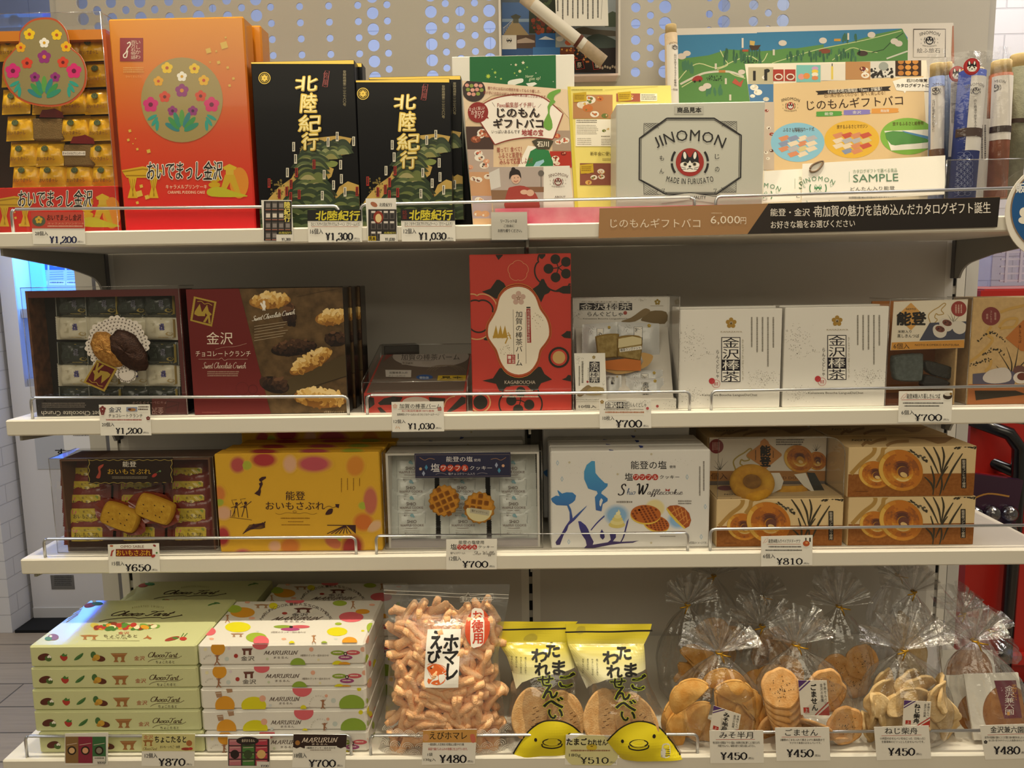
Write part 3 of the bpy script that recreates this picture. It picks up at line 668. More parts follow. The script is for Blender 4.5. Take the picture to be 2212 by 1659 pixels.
# die-cut card on the cover front
p=[(295,112),(370,130),(428,200),(455,300),(520,360),(555,450),(545,560),(480,640),(390,678),(280,682),(160,655),(70,590),(20,490),(25,400),(70,340),(120,280),(130,200),(200,130)]
F=Fr(atY(0,250,-.3255)); F=Fr((xl,-.3255,S1)); b=MB(); q=cr([F.uv(x*.33745,y*.33745) for x,y in p][::-1],4,True)
b.prism(q,F,-.0004,.0006,mat('b8502c'),mat('d8d0c0')); a=Art(b,F,V1,off=.0007)
pc=[(285+(x-285)*.955,400+(y-400)*.955) for x,y in p]; a.poly(pc,'8f8258',1,4); flowers(a,285,425,1.0)
tag(b.build('die_cut_card',base=atY(100,230,-.3255)),'rounded olive flower-patterned card stuck on the clear cover at top left','card')
a=ptag((212,1563),(548,1563),(198,1357),V1,'price card 1,200 yen for 28 pieces, below the opened orange box')
a.rect(190,1350,560,1462,'bf4a3c',1); a.circ(250,1415,42,'57604c',2,34); a.ume(250,1408,24,'d0a83a',3); a.T('おいでまっし金沢',302,1372,520,1412,'1d1512',.015,sh=.1); a.T('キャラメルプリンケーキ',308,1424,540,1438,'e2a080'); a.scrib(305,1444,540,1456,'e8b8a0',1)
price(a,0,0,0,0,'¥1,200','28個入',(225,1480,308,1508),(318,1513,492,1556),c='1c2350'); a.done()
# ------------------------------------------------------------------ black gift boxes with a gold map
GOLD=mat('d8b95a','foil'); BLK='17171b'
def hills(a,poly_rows,l=2):
    R=random.Random(5)
    for (x0,x1,y,w,h) in poly_rows:
        x=x0
        while x<x1:
            ww=w*(.8+.5*R.random()); hh=h*(.8+.4*R.random()); yy=y+R.uniform(-6,6)
            arch=lambda f,top,bot: [(x+ww*f*(q/5-1),top+(bot-top)*(1-math.cos(PI/2*(q/5-1)))**1.2) for q in range(11)]+[(x,bot+3)]
            a.poly(arch(1,yy-hh*.5,yy+hh*.75),R.choice(['2a3a26','33402a','26331f']),l); a.poly(arch(.78,yy-hh*.1,yy+hh*.8),R.choice(['56643e','4d5c3a','66703e']),l+.4); a.poly(arch(.6,yy+hh*.25,yy+hh*.85),R.choice(['8e9464','8c8a52','a0986a']),l+.7)
            x+=ww*.78
        l+=1
def blackbox(bl,tr,dx,dyt,dym,label,lab2,off2,view=V2,tall=True):
    g=Gift(bl,tr,FB,.030,mat('121215','dark'),zs=S1,view=view,c=.0012); a=g.art(view,'gloss')
    x0,x1=bl[0],tr[0]+50
    a.poly([(tr[0]-900,tr[1]-10),(tr[0]+200,tr[1]-14),(tr[0]+200,tr[1]+28),(tr[0]-900,tr[1]+26)],GOLD,1)
    M=lambda pts:[(x+dx,y+dym) for x,y in pts]
    coast=[(190,1450),(215,1310),(240,1270),(300,1200),(385,1140),(430,1050),(440,960),(490,915),(560,880),(680,868),(770,885),(755,930),(690,960),(750,985),(700,995),(640,1010),(585,1050),(655,1080),(640,1130),(585,1175),(620,1215),(665,1250),(690,1195),(745,1160),(830,1190),(850,1460)]
    a.poly(M(coast),'c0a055',1); a.poly(M([(600,1040),(640,1028),(680,1040),(665,1065),(615,1068)]),'7d8a4a',1,4)
    D=lambda rows:[(p+dx,q+dx,r+dym,s,t) for p,q,r,s,t in rows]
    hills(a,D([(560,760,915,70,44),(530,740,940,80,50),(500,690,970,80,50),(480,610,1000,76,50),(470,590,1035,76,50),(480,600,1075,70,50),(490,570,1110,80,54),(470,570,1155,84,60),(440,590,1200,90,62),(420,610,1245,96,66),(760,830,1250,80,50),(410,600,1290,100,70),(700,840,1300,90,60),(220,830,1345,110,70),(220,840,1395,110,70),(220,840,1440,110,70)]))
    R=random.Random(3)
    for i in range(60):
        x,y=R.uniform(250,470),R.uniform(1150,1260); a.circ(x+dx,y+dym,R.uniform(3,8),'7a6a34',2.2,n=8)
    for i in range(40):
        x,y=R.uniform(440,520),R.uniform(940,1130); a.circ(x+dx,y+dym,R.uniform(3,7),'84743a',2.2,n=8)
    a.line(M([(400,1130),(440,1150),(470,1185),(480,1200)]),6,'2a2118',3,smooth=3); a.line(M([(640,1215),(660,1250),(668,1300),(690,1330)]),6,'2a2118',12,smooth=3)
    for x,y,r_ in ((400,940,0),(412,1018,0),(360,1105,0),(678,875,0),(783,905,0),(620,910,0),(700,1055,0),(595,1118,0),(705,1145,0),(655,1185,0),(728,1228,0),(583,1252,0),(243,1172,1),(418,1105,1),(383,1180,1),(355,1225,1),(308,1242,1),(435,1245,1),(381,1260,1),(530,1052,1),(805,1225,1)):
        a.rect(x-9+dx,y-30+dym,x+9+dx,y+30+dym,'9c2c26' if r_ else 'dcd6c4',18); a.scrib(x-5+dx,y-25+dym,x+5+dx,y+26+dym,'3a1c18' if r_ else '2c2a26',1,19,1,.8)
    sx,sy=dx,dyt
    for ch,q in zip('北陸紀行',((412,488,552,582),(442,598,548,722),(430,738,572,846),(452,850,556,962))):
        q=(q[0]+sx,q[1]+sy,q[2]+sx,q[3]+sy)
        a.T(ch,*[q[i]+(4,5,4,5)[i] for i in range(4)],'4a3a14',.045,20,.06,wob=.02); a.T(ch,*q,GOLD,.045,22,.06,wob=.02); a.T(ch,*[q[i]+(3,3,-3,-3)[i] for i in range(4)],mat('f2e3a8','foil'),.008,24,.06,wob=.02)  # palest copy paints the emboss highlight onto the gold characters
    cx,cy=212+dx,(500 if dx==0 else 600); a.ring(cx,cy,36,5,GOLD,3); a.ring(cx,cy,26,3,GOLD,3); a.ume(cx,cy,20,GOLD,3,.46,6)
    cx,cy=605+dx,(505 if dx==0 else 590)
    a.line([(cx-14,cy+50),(cx-22,cy+48),(cx-4,cy-52),(cx+22,cy-50),(cx+8,cy+52),(cx-22,cy+48)],5,'8c2626',3); a.T('銘菓',cx-18,cy-44,cx+16,cy+44,'8c2626',.02,v=1)
    tx=724 if dx==0 else 1356; a.T('登録商標第二二三七六〇号',tx-11,(450 if dx==0 else 545),tx+11,(680 if dx==0 else 758),'a89c78',.0,v=1)
    o=g.done('gift_box',label,'gift box','black boxes with gold map')
    dupe(o,off2,lab2); return g
blackbox((185,1450),(785,382),0,0,0,'taller black gift box with gold brush title and gold green map','black boxed sweets directly behind the taller black gift box',(.006,.034,.004))
blackbox((832,1445),(1396,500),630,118,-12,'shorter black gift box with gold brush title, in front of its dark twin','dark twin of the shorter black gift box, a little taller and behind it',(.016,.032,.012))
V_=Vector((-.075,0,1)).normalized(); U_=Vector((1,0,.075)).normalized(); p=atY(1022,489,-.256); b=MB()
b.fbox(Fr(p-U_*.075,U_,V_),.075,.228,.03,mat('161517','dark'),c=.002)
tag(b.build('gift_box',base=p-U_*.037),'plain black wrapped box leaning between the black boxes and the leaflets','gift box')
# price cards and photo cards under the black boxes
a=ptag((133,1545-0),(398,1545),(190,1280),V2,'x',b=None) if False else card('photo_card','small photo card of packed black wrappers, in front of the taller black box','photo card',(205,1545),(398,1545),(190,1280),FRONT-.0012,V2,m=mat('e9e6df','gloss'),b=None)
a.rect(208,1286,385,1540,'201c1c',1)
for i in range(4):
    for j in range(4):
        if i==3 and j<2: continue
        x,y=218+i*42,1290+j*64; a.rect(x,y,x+34,y+52,'4c4644',2); a.rect(x+4,y+12,x+30,y+38,'d8cfc4' if j==1 else '8a8280',3); a.rect(x,y+50,x+34,y+54,'c07860',3)
a.T('陸紀行',336,1290,378,1420,'e8d86a',.03,5,v=1); a.rect(290,1478,388,1500,'161616',4); a.T('北陸紀行',302,1482,384,1497,'d8cc5a',.02,6); a.rect(288,1500,390,1545,'e4e0d8',4); a.did('¥1,300',322,1523,380,1540,l=6); a.done()
def nameplate(a,x0,y0,x1,y1,d): 
    a.rect(x0,y0,x1,y1,'1a1a1a',1); a.T('北陸紀行',*d,c='d9cb3a',b=.03,sh=.1,wob=.02)
a=ptag((492,1550),(836,1548),(485,1343),V2,'price card 1,300 yen for 16 pieces, below the taller black box')
nameplate(a,480,1338,836,1414,(540,1348,822,1410)); a.T('ひとくちサイズのプチバウムクーヘン（クリーム入り）',510,1422,822,1446,BK,.01); a.line([(512,1450),(812,1450)],2,'b06040',2)
price(a,0,0,0,0,'¥1,300','16個入',(504,1462,586,1498),(602,1490,778,1536)); a.scrib(740,1540,828,1548,'555555'); a.done()
a=card('photo_card','photo card with a cut cake and yellow sample mark below the shorter black box','photo card',(872,1548),(1065,1545),(858,1270),FRONT-.0012,V2,m=mat('e9e6df','gloss'))
a.rect(874,1282,1050,1338,'e4e0d8',1); a.circ(912,1308,24,'a8684c',2,14,.5); a.T('北陸紀行',945,1298,1028,1322,BK,.02); a.rect(876,1340,1056,1540,'2a2526',1)
for i in range(4):
    for j in range(3):
        x,y=892+i*40,1348+j*66; a.rect(x,y,x+32,y+54,'5a5452',2); a.rect(x+3,y+2,x+29,y+14,'d8d0c8',3); a.rect(x+6,y+20,x+26,y+48,'302c2c',3)
a.circ(940,1390,32,'8c3020',4,40); a.circ(941,1396,20,'e0c890',5,28); a.rect(876,1512,925,1540,'d8b820',5); a.T('見本',880,1514,922,1538,'201a10',.03,7); a.rect(960,1480,1054,1498,'161616',5); a.T('北陸紀行',975,1483,1052,1496,'d8cc5a',.02,7); a.rect(950,1498,1056,1544,'e4e0d8',5); a.did('¥1,030',984,1522,1046,1540,l=7); a.done()
a=ptag((1090,1545),(1434,1543),(1082,1338),V2,'price card 1,030 yen for 12 pieces, below the shorter black box')
nameplate(a,1080,1332,1434,1412,(1138,1342,1414,1408)); a.T('銘菓',1092,1345,1125,1405,'7a2a26',.02,v=1); a.T('ひとくちサイズのプチバウムクーヘン（クリーム入り）',1108,1420,1412,1444,BK,.01); a.line([(1108,1448),(1410,1448)],2,'b06040',2)
price(a,0,0,0,0,'¥1,030','12個入',(1102,1462,1182,1496),(1198,1488,1376,1534)); a.scrib(1340,1538,1425,1546,'555555'); a.done()
# ------------------------------------------------------------------ catalogue gift corner, right half of the uppermost shelf
def foodpic(a,x0,y0,x1,y1,bg,seed=1,n=5,pal=('e8e2d6','c8743a','8c3a24','d8b060','6a7a3a','e8d8c0'),l=2):
    R=random.Random(seed); a.rect(x0,y0,x1,y1,bg,l); W,H=x1-x0,y1-y0
    for i in range(n):
        r=min(W,H)*R.uniform(.14,.24); x,y=R.uniform(x0+r,x1-r),R.uniform(y0+r*.7,y1-r*.7)
        a.circ(x,y,r,'ece6da' if i%2==0 else R.choice(pal),l+1,r*.7)
        for j in range(6): a.circ(x+R.uniform(-.5,.5)*r,y+R.uniform(-.35,.35)*r,r*R.uniform(.15,.32),R.choice(pal[1:]),l+2,n=9)
def dog(a,cx,cy,r,ring='a3312c',dark='1d1a1c',l=2,wh='f2eee6'):
    if ring: a.circ(cx,cy,r,ring,l,n=32)
    for sx in (-1,1):
        a.poly([(cx+sx*r*.62,cy-r*.1),(cx+sx*r*.5,cy-r*.72),(cx+sx*r*.3,cy-r*.74),(cx+sx*r*.08,cy-r*.25)],dark,l+1,3)
        a.circ(cx+sx*r*.36,cy-r*.48,r*.11,wh,l+2,r*.26,sx*.12)
    a.poly([(cx-r*.66,cy+r*.05),(cx-r*.4,cy-r*.3),(cx,cy-r*.36),(cx+r*.4,cy-r*.3),(cx+r*.66,cy+r*.05),(cx+r*.3,cy+r*.3),(cx-r*.3,cy+r*.3)],dark,l+1,4)
    a.poly([(cx-r*.68,cy+r*.12),(cx-r*.35,cy-r*.02),(cx-r*.14,cy+r*.08),(cx,cy-r*.12),(cx+r*.14,cy+r*.08),(cx+r*.35,cy-r*.02),(cx+r*.68,cy+r*.12),(cx+r*.56,cy+r*.5),(cx+r*.3,cy+r*.68),(cx-r*.3,cy+r*.68),(cx-r*.56,cy+r*.5)],wh,l+2,3)
    for sx in (-1,1):
        a.circ(cx+sx*r*.33,cy+r*.14,r*.14,'9c9078',l+3,n=12); a.circ(cx+sx*r*.33,cy+r*.14,r*.09,dark,l+4,n=12)
        a.line([(cx+sx*r*.3,cy+r*.42),(cx+sx*r*.62,cy+r*.34)],r*.03,dark,l+3); a.line([(cx+sx*r*.28,cy+r*.5),(cx+sx*r*.6,cy+r*.52)],r*.03,dark,l+3)
    a.circ(cx,cy+r*.3,r*.1,dark,l+3,r*.07,n=10); a.line([(cx-r*.22,cy+r*.5),(cx,cy+r*.42),(cx+r*.22,cy+r*.5)],r*.04,dark,l+3)
def logo(a,cx,cy,s,c='1d1a1c',ring='a3312c',l=2,made=True,kana=True):
    a.arcT('JINOMON',cx,cy+354*s,536*s,-.47,.47,74*s,c,0,l+1)
    dog(a,cx,cy,95*s,ring,c,l)
    for t0 in (0,PI):
        for q0,q1 in ((-.62,-.06),(.06,.62)): a.ring(cx,cy,122*s,15*s,c,l,t0+q0,t0+q1,8)
    if kana:
        for t,x,y in (('も',-190,-28),('ん',-190,60),('じ',185,-38),('の',185,48)): a.T(t,cx+(x-15)*s,cy+(y-17)*s,cx+(x+15)*s,cy+(y+17)*s,c,0,l)
    if made: a.arcT('MADE IN FURUSATO',cx,cy-560*s,690*s,-.235,.235,38*s,c,0,l+1,up=-1)
# silver sample box
g=Gift((96,1532),(1106,683),FB-.002,.082,mat('c4c4ba','plastic',bump=.04,bscale=900),zs=S1,view=V4,c=.0018); a=g.art(V4)
D='262427'
for w_,q in ((10,0),(4,11)): a.line([(440,800+q),(760,800+q),(942-q,915),(938-q,1200),(775,1312-q),(430,1312-q),(253+q,1215),(255+q,935),(440,800+q)],w_,D,2)
for x0,y0,sx,sy in ((284,835,1,1),(912,822,-1,1),(284,1315,1,-1),(908,1300,-1,-1)):
    a.line([(x0,y0+sy*80),(x0,y0),(x0+sx*118,y0)],3,D,1)
    for i in range(1,6):
        q=i*20; a.line([(x0+sx*q,y0),(x0,y0+sy*q*.68)],2,D,1); a.line([(x0+sx*(i-1)*20,y0+sy*2),(x0+sx*min(118-q*.2,(i-1)*20+46),y0+sy*32)],2,D,1)
logo(a,595,1097,1.0,D); a.rect(490,718,688,772,'b9b8b0',1); a.T('商品見本',510,726,672,762,'1a1818',.03)
a.poly([(400,1330),(595,1302),(780,1330),(780,1375),(595,1350),(400,1375)],'c8c8c0',2); a.line([(400,1330),(595,1304),(780,1330)],3,D,3); a.T('QUALITY',588,1324,704,1350,D,0,4)
for x in (410,760): a.line([(x-5,1280),(x+14,1276),(x+2,1310),(x+30,1306)],4,D,2)
g.done('silver_box','silver cardboard box with an octagon frame and round dog logo, sample sticker on top','gift box')
# open box with photo collage fixed to the panel
def p7(x,y,Y): return atY(900+x*.27125,y*.27125,Y)
o=empty('photo_box',p7(1130,600,-.02),'shallow open white box lined with scenic photos, hung on the dotted panel','box')
x0,x1=p7(672,300,-.05).x,p7(1606,300,-.05).x; zb=p7(1400,588,-.05).z; b=MB(); F=Fr((x0,-.006,zb)); W_=x1-x0
b.box(x0,x1,-.006,-.001,zb,2.08,mat('eae6e0','card')); a=Art(b,F,V7,(0,0,W_,2.08-zb))
a.rect(600,-400,1700,700,'55606a',0)
a.rect(680,20,895,280,'4a6a9c',1); a.rect(680,150,895,175,'8aa0b8',2); a.poly([(765,165),(800,165),(895,280),(690,280)],'a5906a',3); a.poly([(748,130),(790,112),(832,130),(815,150),(765,150)],'4a4a3c',3); a.rect(768,150,812,185,'5a5a4c',3)
for i in range(7): a.line([(690+i*12,215-i*6),(690+i*12,270-i*15)],3,'c8ccd0',4)
a.line([(690,225),(760,165)],4,'c8ccd0',4)
a.rect(895,-20,1105,265,'2c3424',1); R=random.Random(2)
for i in range(60): a.circ(R.uniform(900,1100),R.uniform(130,262) if i<36 else R.uniform(0,130),R.uniform(6,20),R.choice(('8c3a22','a04a28','6a2c1c')) if i<36 else R.choice(('3c4a30','4c5a38')),2,n=8)
a.rect(1500,-20,1610,215,'b8c4cc',1); a.poly([(1500,215),(1500,120),(1560,90),(1610,110),(1610,215)],'5c6a58',2)
a.rect(1110,205,1600,378,'9aa4a8',1); a.poly([(1250,240),(1330,215),(1420,235),(1600,250),(1600,290),(1300,270)],'6a6458',2,3); a.poly([(1300,378),(1340,310),(1450,270),(1600,330),(1600,378)],'46524c',2,3); a.rect(1110,205,1260,290,'8a96a4',2)
a.rect(680,280,795,392,'e6e2da',1); dog(a,737,330,34,None,'222222',2)
a.rect(795,278,946,386,'5a4438',1); a.poly([(800,320),(870,300),(940,325),(940,340),(800,345)],'b8a494',2); a.rect(946,265,1106,376,'2f66a8',1); a.poly([(970,315),(1025,288),(1070,305),(1100,318)],'e0e4ea',2)
a.rect(1106,265,1260,376,'9aa06a',1); a.circ(1140,310,30,'d8d2c4',2,20); a.circ(1210,340,30,'c05a30',2,22)
a.rect(680,386,926,440,'31568c',1); a.rect(926,376,1142,440,'3f78b8',1); a.rect(1142,376,1262,560,'7a3c20',1); a.rect(1255,376,1600,580,'241a1a',1)
for i in range(40): a.circ(R.uniform(1150,1420),R.uniform(385,500),R.uniform(3,9),R.choice(('e8b050','d8803a','c04a2a')),2,n=7)
for x in (1300,1440):
    a.poly([(x-45,480),(x+20,470),(x+45,550),(x-30,560)],'141010',3); a.line([(x-40,485),(x+18,476),(x+38,545),(x-30,555),(x-40,485)],5,'c03a28',4); a.T('祭',x-22,495,x+14,540,'e8d8c0',.02,5)
for i in range(8): a.circ(1440+i*20,530+6*(i%3),9,'b8a890',4,12,n=8)
b.build('collage_panel',o); b=MB()
b.box(x0-.004,x0,-.05,-.001,zb-.004,2.08,mat('e8e2da','card')); b.box(x1,x1+.004,-.05,-.001,zb-.004,2.08,mat('e8e2da','card')); b.box(x0,x1,-.05,-.001,zb-.004,zb,mat('e6cfc6','card')); b.build('rim',o)
# white letter card in the photo box
zl=p7(1300,212,-.055).z; a=card('letter_card','white letter card with columns of small writing inside the photo box','card',(1112,208),(1528,206),(1098,-150),-.055,V7,m=mat('efece4','card'))
a.line([(1478,0),(1468,155)],2,'555555',2)
for i in range(9): a.scrib(1438-i*40,-100,1450-i*40,(150,165,168,120,170,162,140,172,90)[i],'4a4844',1,2,1,.9)
a.done()
def scroll(name,label,A,B,Ya,Yb,r,c,wood='d9bf8c',topl=.022,botl=0,lab=None,band=None,pat=None,group=None,cat='scroll'):
    """rolled scroll on a wooden rod from A (top) to B (bottom), pixels"""
    a=atY(*A,Ya); b_=atY(*B,Yb); ax=(a-b_).normalized(); L=(a-b_).length
    o=empty(name,b_,label,cat,group); mb=MB(); mb.tube([b_,a-ax*topl],r,c,22); mb.build('rolled_cloth',o)
    mb=MB(); mb.tube([a-ax*topl,a-ax*.002,a],[r*.88,r*.88,r*.8],mat(wood,'card',noise=.2,scale=90),20); mb.build('rod_end',o)
    if botl: mb=MB(); mb.tube([b_-ax*botl,b_],[r*.8,r*.88],mat(wood,'card'),20); mb.build('rod_end',o)
    y=Vector((0,-1,0)); N=(y-ax*y.dot(ax)).normalized(); U=ax.cross(-N).normalized()
    U=N.cross(ax).normalized()*-1
    if U.x<0: U=-U
    def wrap(t0,t1,w0,w1,m,dr,nm,art=None):
        q=MB(); n=8
        q.grid(lambda u,v: b_+ax*(L*(t0+(t1-t0)*v))+(U*math.sin(w0+(w1-w0)*u)+N*math.cos(w0+(w1-w0)*u))*(r+dr),n,2,m)
        if art:
            F=Fr(b_+N*(r+dr),U,ax); A_=Art(q,F,(0,0,1),(-r*.9,-1,r*.9,1),off=.0003,h=lambda u,v: math.sqrt(max((r+dr)**2-u*u,0))-(r+dr)); art(A_)
        q.build(nm,o)
    if lab: wrap(*lab[:4],mat(lab[4]),.0006,'paper_label',lab[5])
    if band: wrap(*band[:4],mat(band[4]),.0012,'band')
    if pat: wrap(*pat[:4],mat(pat[4]),.0003,'pattern',pat[5])
    return o
TAN=mat('cdb89c','card',noise=.15,scale=120)
a0=(900+845*.27125,-8); b0=(900+1490*.27125,492*.27125)
scroll('rolled_map','tan rolled paper map tied with a dark band, lying diagonally across the photo box','x' and a0,b0,-.085,-.062,.0125,TAN,topl=.001,lab=(.25,.88,-.9,1.0,'d8d2c6',None),band=(.30,.335,-1.4,1.4,'5a2c1c'))
# green and white box behind the leaflets
g=Gift((310,1700),(1255,432),-.235,.05,mat('e9e6de','card'),zs=S1,view=V7); a=g.art(V7)
a.poly([(422,448),(1108,420),(1118,1600),(430,1600)],'1f6a3a',1)
def star(a,x,y,r,c,l=2,k=5,f=.45): a.poly([(x+(r if i%2==0 else r*f)*math.sin(PI*i/k),y-(r if i%2==0 else r*f)*math.cos(PI*i/k)) for i in range(2*k)][::-1],c,l)
for x,y,r,c in ((848,500,16,'e8e0c8'),(790,517,13,'e8d8b8'),(880,536,10,'8cc05a'),(752,515,6,'e8e4d8'),(625,578,15,'a8c858'),(570,608,22,'b8d048'),(628,614,7,'d8e0a8'),(672,628,11,'b8d868'),(780,583,9,'a8c858'),(797,602,6,'e0e0d0'),(950,582,6,'eeeae0'),(602,552,6,'a8c858'),(860,552,6,'8cc05a'),(1088,650,5,'e0e0d0')): star(a,x,y,r,c,2,8 if r==22 else 5)
a.circ(822,568,12,'d8d8a0',2); a.T('Never',866,596,932,618,'d8e4c0',0,sh=.2,rot=-.1); a.T('give up!',892,612,988,646,'d8e4c0',0,sh=.2,rot=-.1)
a.poly([(725,660),(745,640),(820,626),(848,630),(845,655),(800,670),(740,690)],'eef0e8',2,3); a.poly([(870,665),(940,655),(960,668),(900,700)],'eef0e8',2)
g.done('gift_box','white box with a green star-printed band, standing behind the leaflets','gift box')
# open leaflet: pale page left, yellow page right
P3=lambda x,y:(950+x*.32552,y*.32552)
o=empty('leaflet',atY(1245,488,-.285),'open gift catalogue leaflet with a pale left page and yellow right page','leaflet')
def page(bl,br,tl,Ya,Yb,Yt): 
    A,B,T=atY(*bl,Ya),atY(*br,Yb),atY(*tl,Yt); F=Fr(A,B-A,T-A); return F,(B-A).length,(T-A).length
F,w_,h_=page((1022,487.5),(1243,490),(998,174),-.316,-.240,-.314); b=MB(); b.prism([(0,0),(w_,0),(w_,h_),(0,h_)],F,-.0006,0,mat('ddc4a2')); a=Art(b,F,V3,(0,0,w_,h_))
# view V7 measures for the upper part
a.view=V7; a.poly([(430,640),(1230,690),(1230,960),(1140,860),(820,745),(600,760),(470,850),(360,1010),(350,640)],'e3cdb0',1)
for w1,c in ((13,'8c3a30'),(0,0)):
    if w1:
        out=cr([(478,930),(470,890),(520,835),(640,778),(830,752),(1000,775),(1165,905)],5)+[(1090,1100)]+cr([(1080,1110),(900,1095),(740,1115),(630,1150)],4)+[(620,1150),(478,930)]
        a.poly(out[:-1][::-1],'f3ece2',4); a.line(out,9,'8c3a30',5); a.line([(x+(820-x)*.055,y+(950-y)*.07) for x,y in out],5,'8c3a30',3)
a.T('贈り手には石川の特別を知ってもらう嬉しさ、',565,703,985,729,'8c3a30',.012,7,rot=.07); a.T('受け手には自分の好みの商品を選ぶ楽しさがあります。',530,742,1035,768,'8c3a30',.012,7,rot=.075)
a.T('Favo編集部イチ押し',642,815,945,858,'a04a40',.015,7); a.line([(600,815),(622,850)],3,'6a5a50',4); a.line([(990,830),(965,860)],3,'6a5a50',4)
for t,q in (('じのもん',(640,862,975,935)),('ギフトバコ',(610,945,1005,1020))):
    a.T(t,q[0]+8,q[1]+8,q[2]+8,q[3]+8,'8a7a6a',.02,4); a.T(t,*q,'2c2220',.03,6)
a.T('いっぱいあるんです',596,1035,822,1064,'3a2c28',.012,8); a.T('地域の宝',836,1032,1005,1082,'a04040',.03,8)
a.poly([(1055,740),(1105,718),(1145,712),(1140,735),(1100,760),(1090,795),(1105,812),(1065,850),(1058,910),(1075,960),(1080,1020),(1050,1040),(1010,1010),(1015,960),(1045,900),(1040,850),(1065,800),(1035,775)],'6fa548',7,2)
a.poly([(915,1125),(960,1105),(1040,1105),(1090,1125),(1055,1190),(960,1190)],'4a4434',6); a.T('石川',958,1128,1050,1170,'f0e8d8',.03,8)
a.circ(455,720,92,'3c3230',5); R=random.Random(4)
for i in range(11):
    x,y=400+(i%4)*36+8*(i//4),680+(i//4)*34+4*(i%2); a.circ(x,y,17,['d89a8a','8a9a4a','e0a898'][i%3],6,15,n=10)
a.circ(488,895,82,'8e2c2a',5); a.poly([(555,915),(575,945),(530,940)],'8e2c2a',5); a.T('まったく新しい',418,850,540,880,'f0dcd0',.015,7,rot=-.1); a.T('カタログ',432,880,538,915,'f6e8dc',.02,7); a.T('ギフト',458,912,530,944,'f6e8dc',.02,7)
foodpic(a,392,1008,612,1190,'4a3630',3,4,('e0b090','b86848','d89870','8a4a30','c8785a'),1.2); foodpic(a,395,1190,610,1370,'b8a498',5,6,('e8d0c0','d8a080','c86a50','e8c8b0','5a4a44'),3)
foodpic(a,1080,1040,1230,1200,'a89484',6,3,('d87848','e09868','b8503a'),1.2); foodpic(a,1060,1205,1235,1335,'b0342a',7,5,('c84a38','e8d8c8','d87a5a','7a2018'),1.2)
for i,t in enumerate(('贈って！食べて！','ふるさと能登を','みんなで応援しよう！')): a.T(t,(638,648,660)[i],(1170,1215,1258)[i],(835,840,918)[i],(1212,1258,1308)[i],'9c4038',.015,7,rot=-.04)
a.poly([(885,1160),(1000,1175),(1060,1240),(1080,1340),(800,1340),(850,1230)],'f0ece2',4); a.poly([(905,1205),(960,1175),(1050,1200),(1085,1290),(1085,1340),(860,1340)],'2e7e4a',5); a.poly([(925,1330),(950,1290),(1010,1270),(1015,1290),(970,1330)],'9cc8e0',6)
a.view=V3; foodpic(a,195,1140,345,1300,'c89a74',8,3,('e8d8c0','7a4a34','e8e0d4'),3); foodpic(a,215,1300,345,1450,'b8a8b0',9,4,('e0c0a0','d8a880','f0e8dc'),3); a.rect(225,1450,350,1520,'dcb890',3)
b.build('left_page',o)
F,w_,h_=page((1244,490),(1462,488),(1226,187),-.239,-.238,-.237); b=MB(); b.prism([(0,0),(w_,0),(w_,h_),(0,h_)],F,-.0006,0,mat('eddf80')); a=Art(b,F,V7,(0,0,w_,h_))
a.poly([(1175,690),(1225,690),(1290,1700),(1240,1700)],'d9c94e',1); a.scrib(1232,712,1490,724,'8a8030'); a.line([(1500,718),(1920,690)],2,'a89a40',2)
foodpic(a,1245,755,1560,945,'b88458',11,6); foodpic(a,1590,745,1780,810,'a85a48',12,2); a.rect(1780,745,1915,805,'f4eedd',2); a.scrib(1790,752,1910,800,'7a7460',3)
for x,y in ((1300,775),(1655,770),(1355,1345)): a.poly([(x-55,y-32),(x+50,y-42),(x+55,y+30),(x-48,y+40)],'c8a828',6); a.scrib(x-42,y-20,x+42,y+22,'8a6a14',3,7)
a.rect(1265,950,1560,1165,'f4efe2',2); a.scrib(1272,955,1440,985,'6a6250',2); a.scrib(1275,995,1445,1075,'a8a090',6); foodpic(a,1460,970,1560,1060,'d0925a',13,2); a.scrib(1470,1082,1540,1098,'8a8270'); a.scrib(1280,1100,1395,1160,'b0a898',4); a.scrib(1470,1105,1555,1160,'b0a898',4)
a.T('新年会に使い',1382,1208,1560,1240,'6a5a28',.01); a.scrib(1480,1262,1560,1285,'9a8a50',2)
foodpic(a,1300,1300,1560,1475,'8a5040',14,6)
b.build('right_page',o)
# ABOUT card in the pink tray
a=card('about_card','small card with a photo of a smiling person in red, in front of the leaflet','card',(360,1450),(896,1440),(322,1110),-.3215,V3,Yt=-.3205,m=mat('f0ece4'))
a.rect(322,1108,688,1500,'b8aaa4',1); a.poly([(322,1150),(395,1115),(405,1240),(340,1260)],'d8d4d0',2); a.rect(340,1262,460,1330,'8a6a50',2); a.rect(560,1240,690,1275,'8a6248',2); a.circ(672,1150,20,'6a6460',3); a.line([(672,1165),(672,1240)],4,'5a5450',3)
a.poly([(440,1400),(450,1265),(480,1240),(560,1235),(640,1290),(650,1400)],'a8423a',3,3); a.circ(505,1180,32,'e0b8a0',5,40); a.poly([(462,1190),(465,1140),(495,1122),(530,1135),(540,1185),(520,1160),(480,1165)],'2a2020',6,3); a.circ(488,1124,14,'2a2020',6)
a.circ(560,1275,26,'e0b8a0',5,16); a.circ(600,1280,26,'dcb49c',5,22); a.line([(492,1180),(500,1180)],3,'3a2420',7); a.line([(515,1178),(523,1178)],3,'3a2420',7); a.line([(492,1200),(505,1206),(520,1198)],4,'b05a50',7)
logo(a,785,1206,.27,'6a4a44','8c4a44',3,True); a.T('ABOUT',762,1300,835,1314,'4a3c38',.01); a.done()
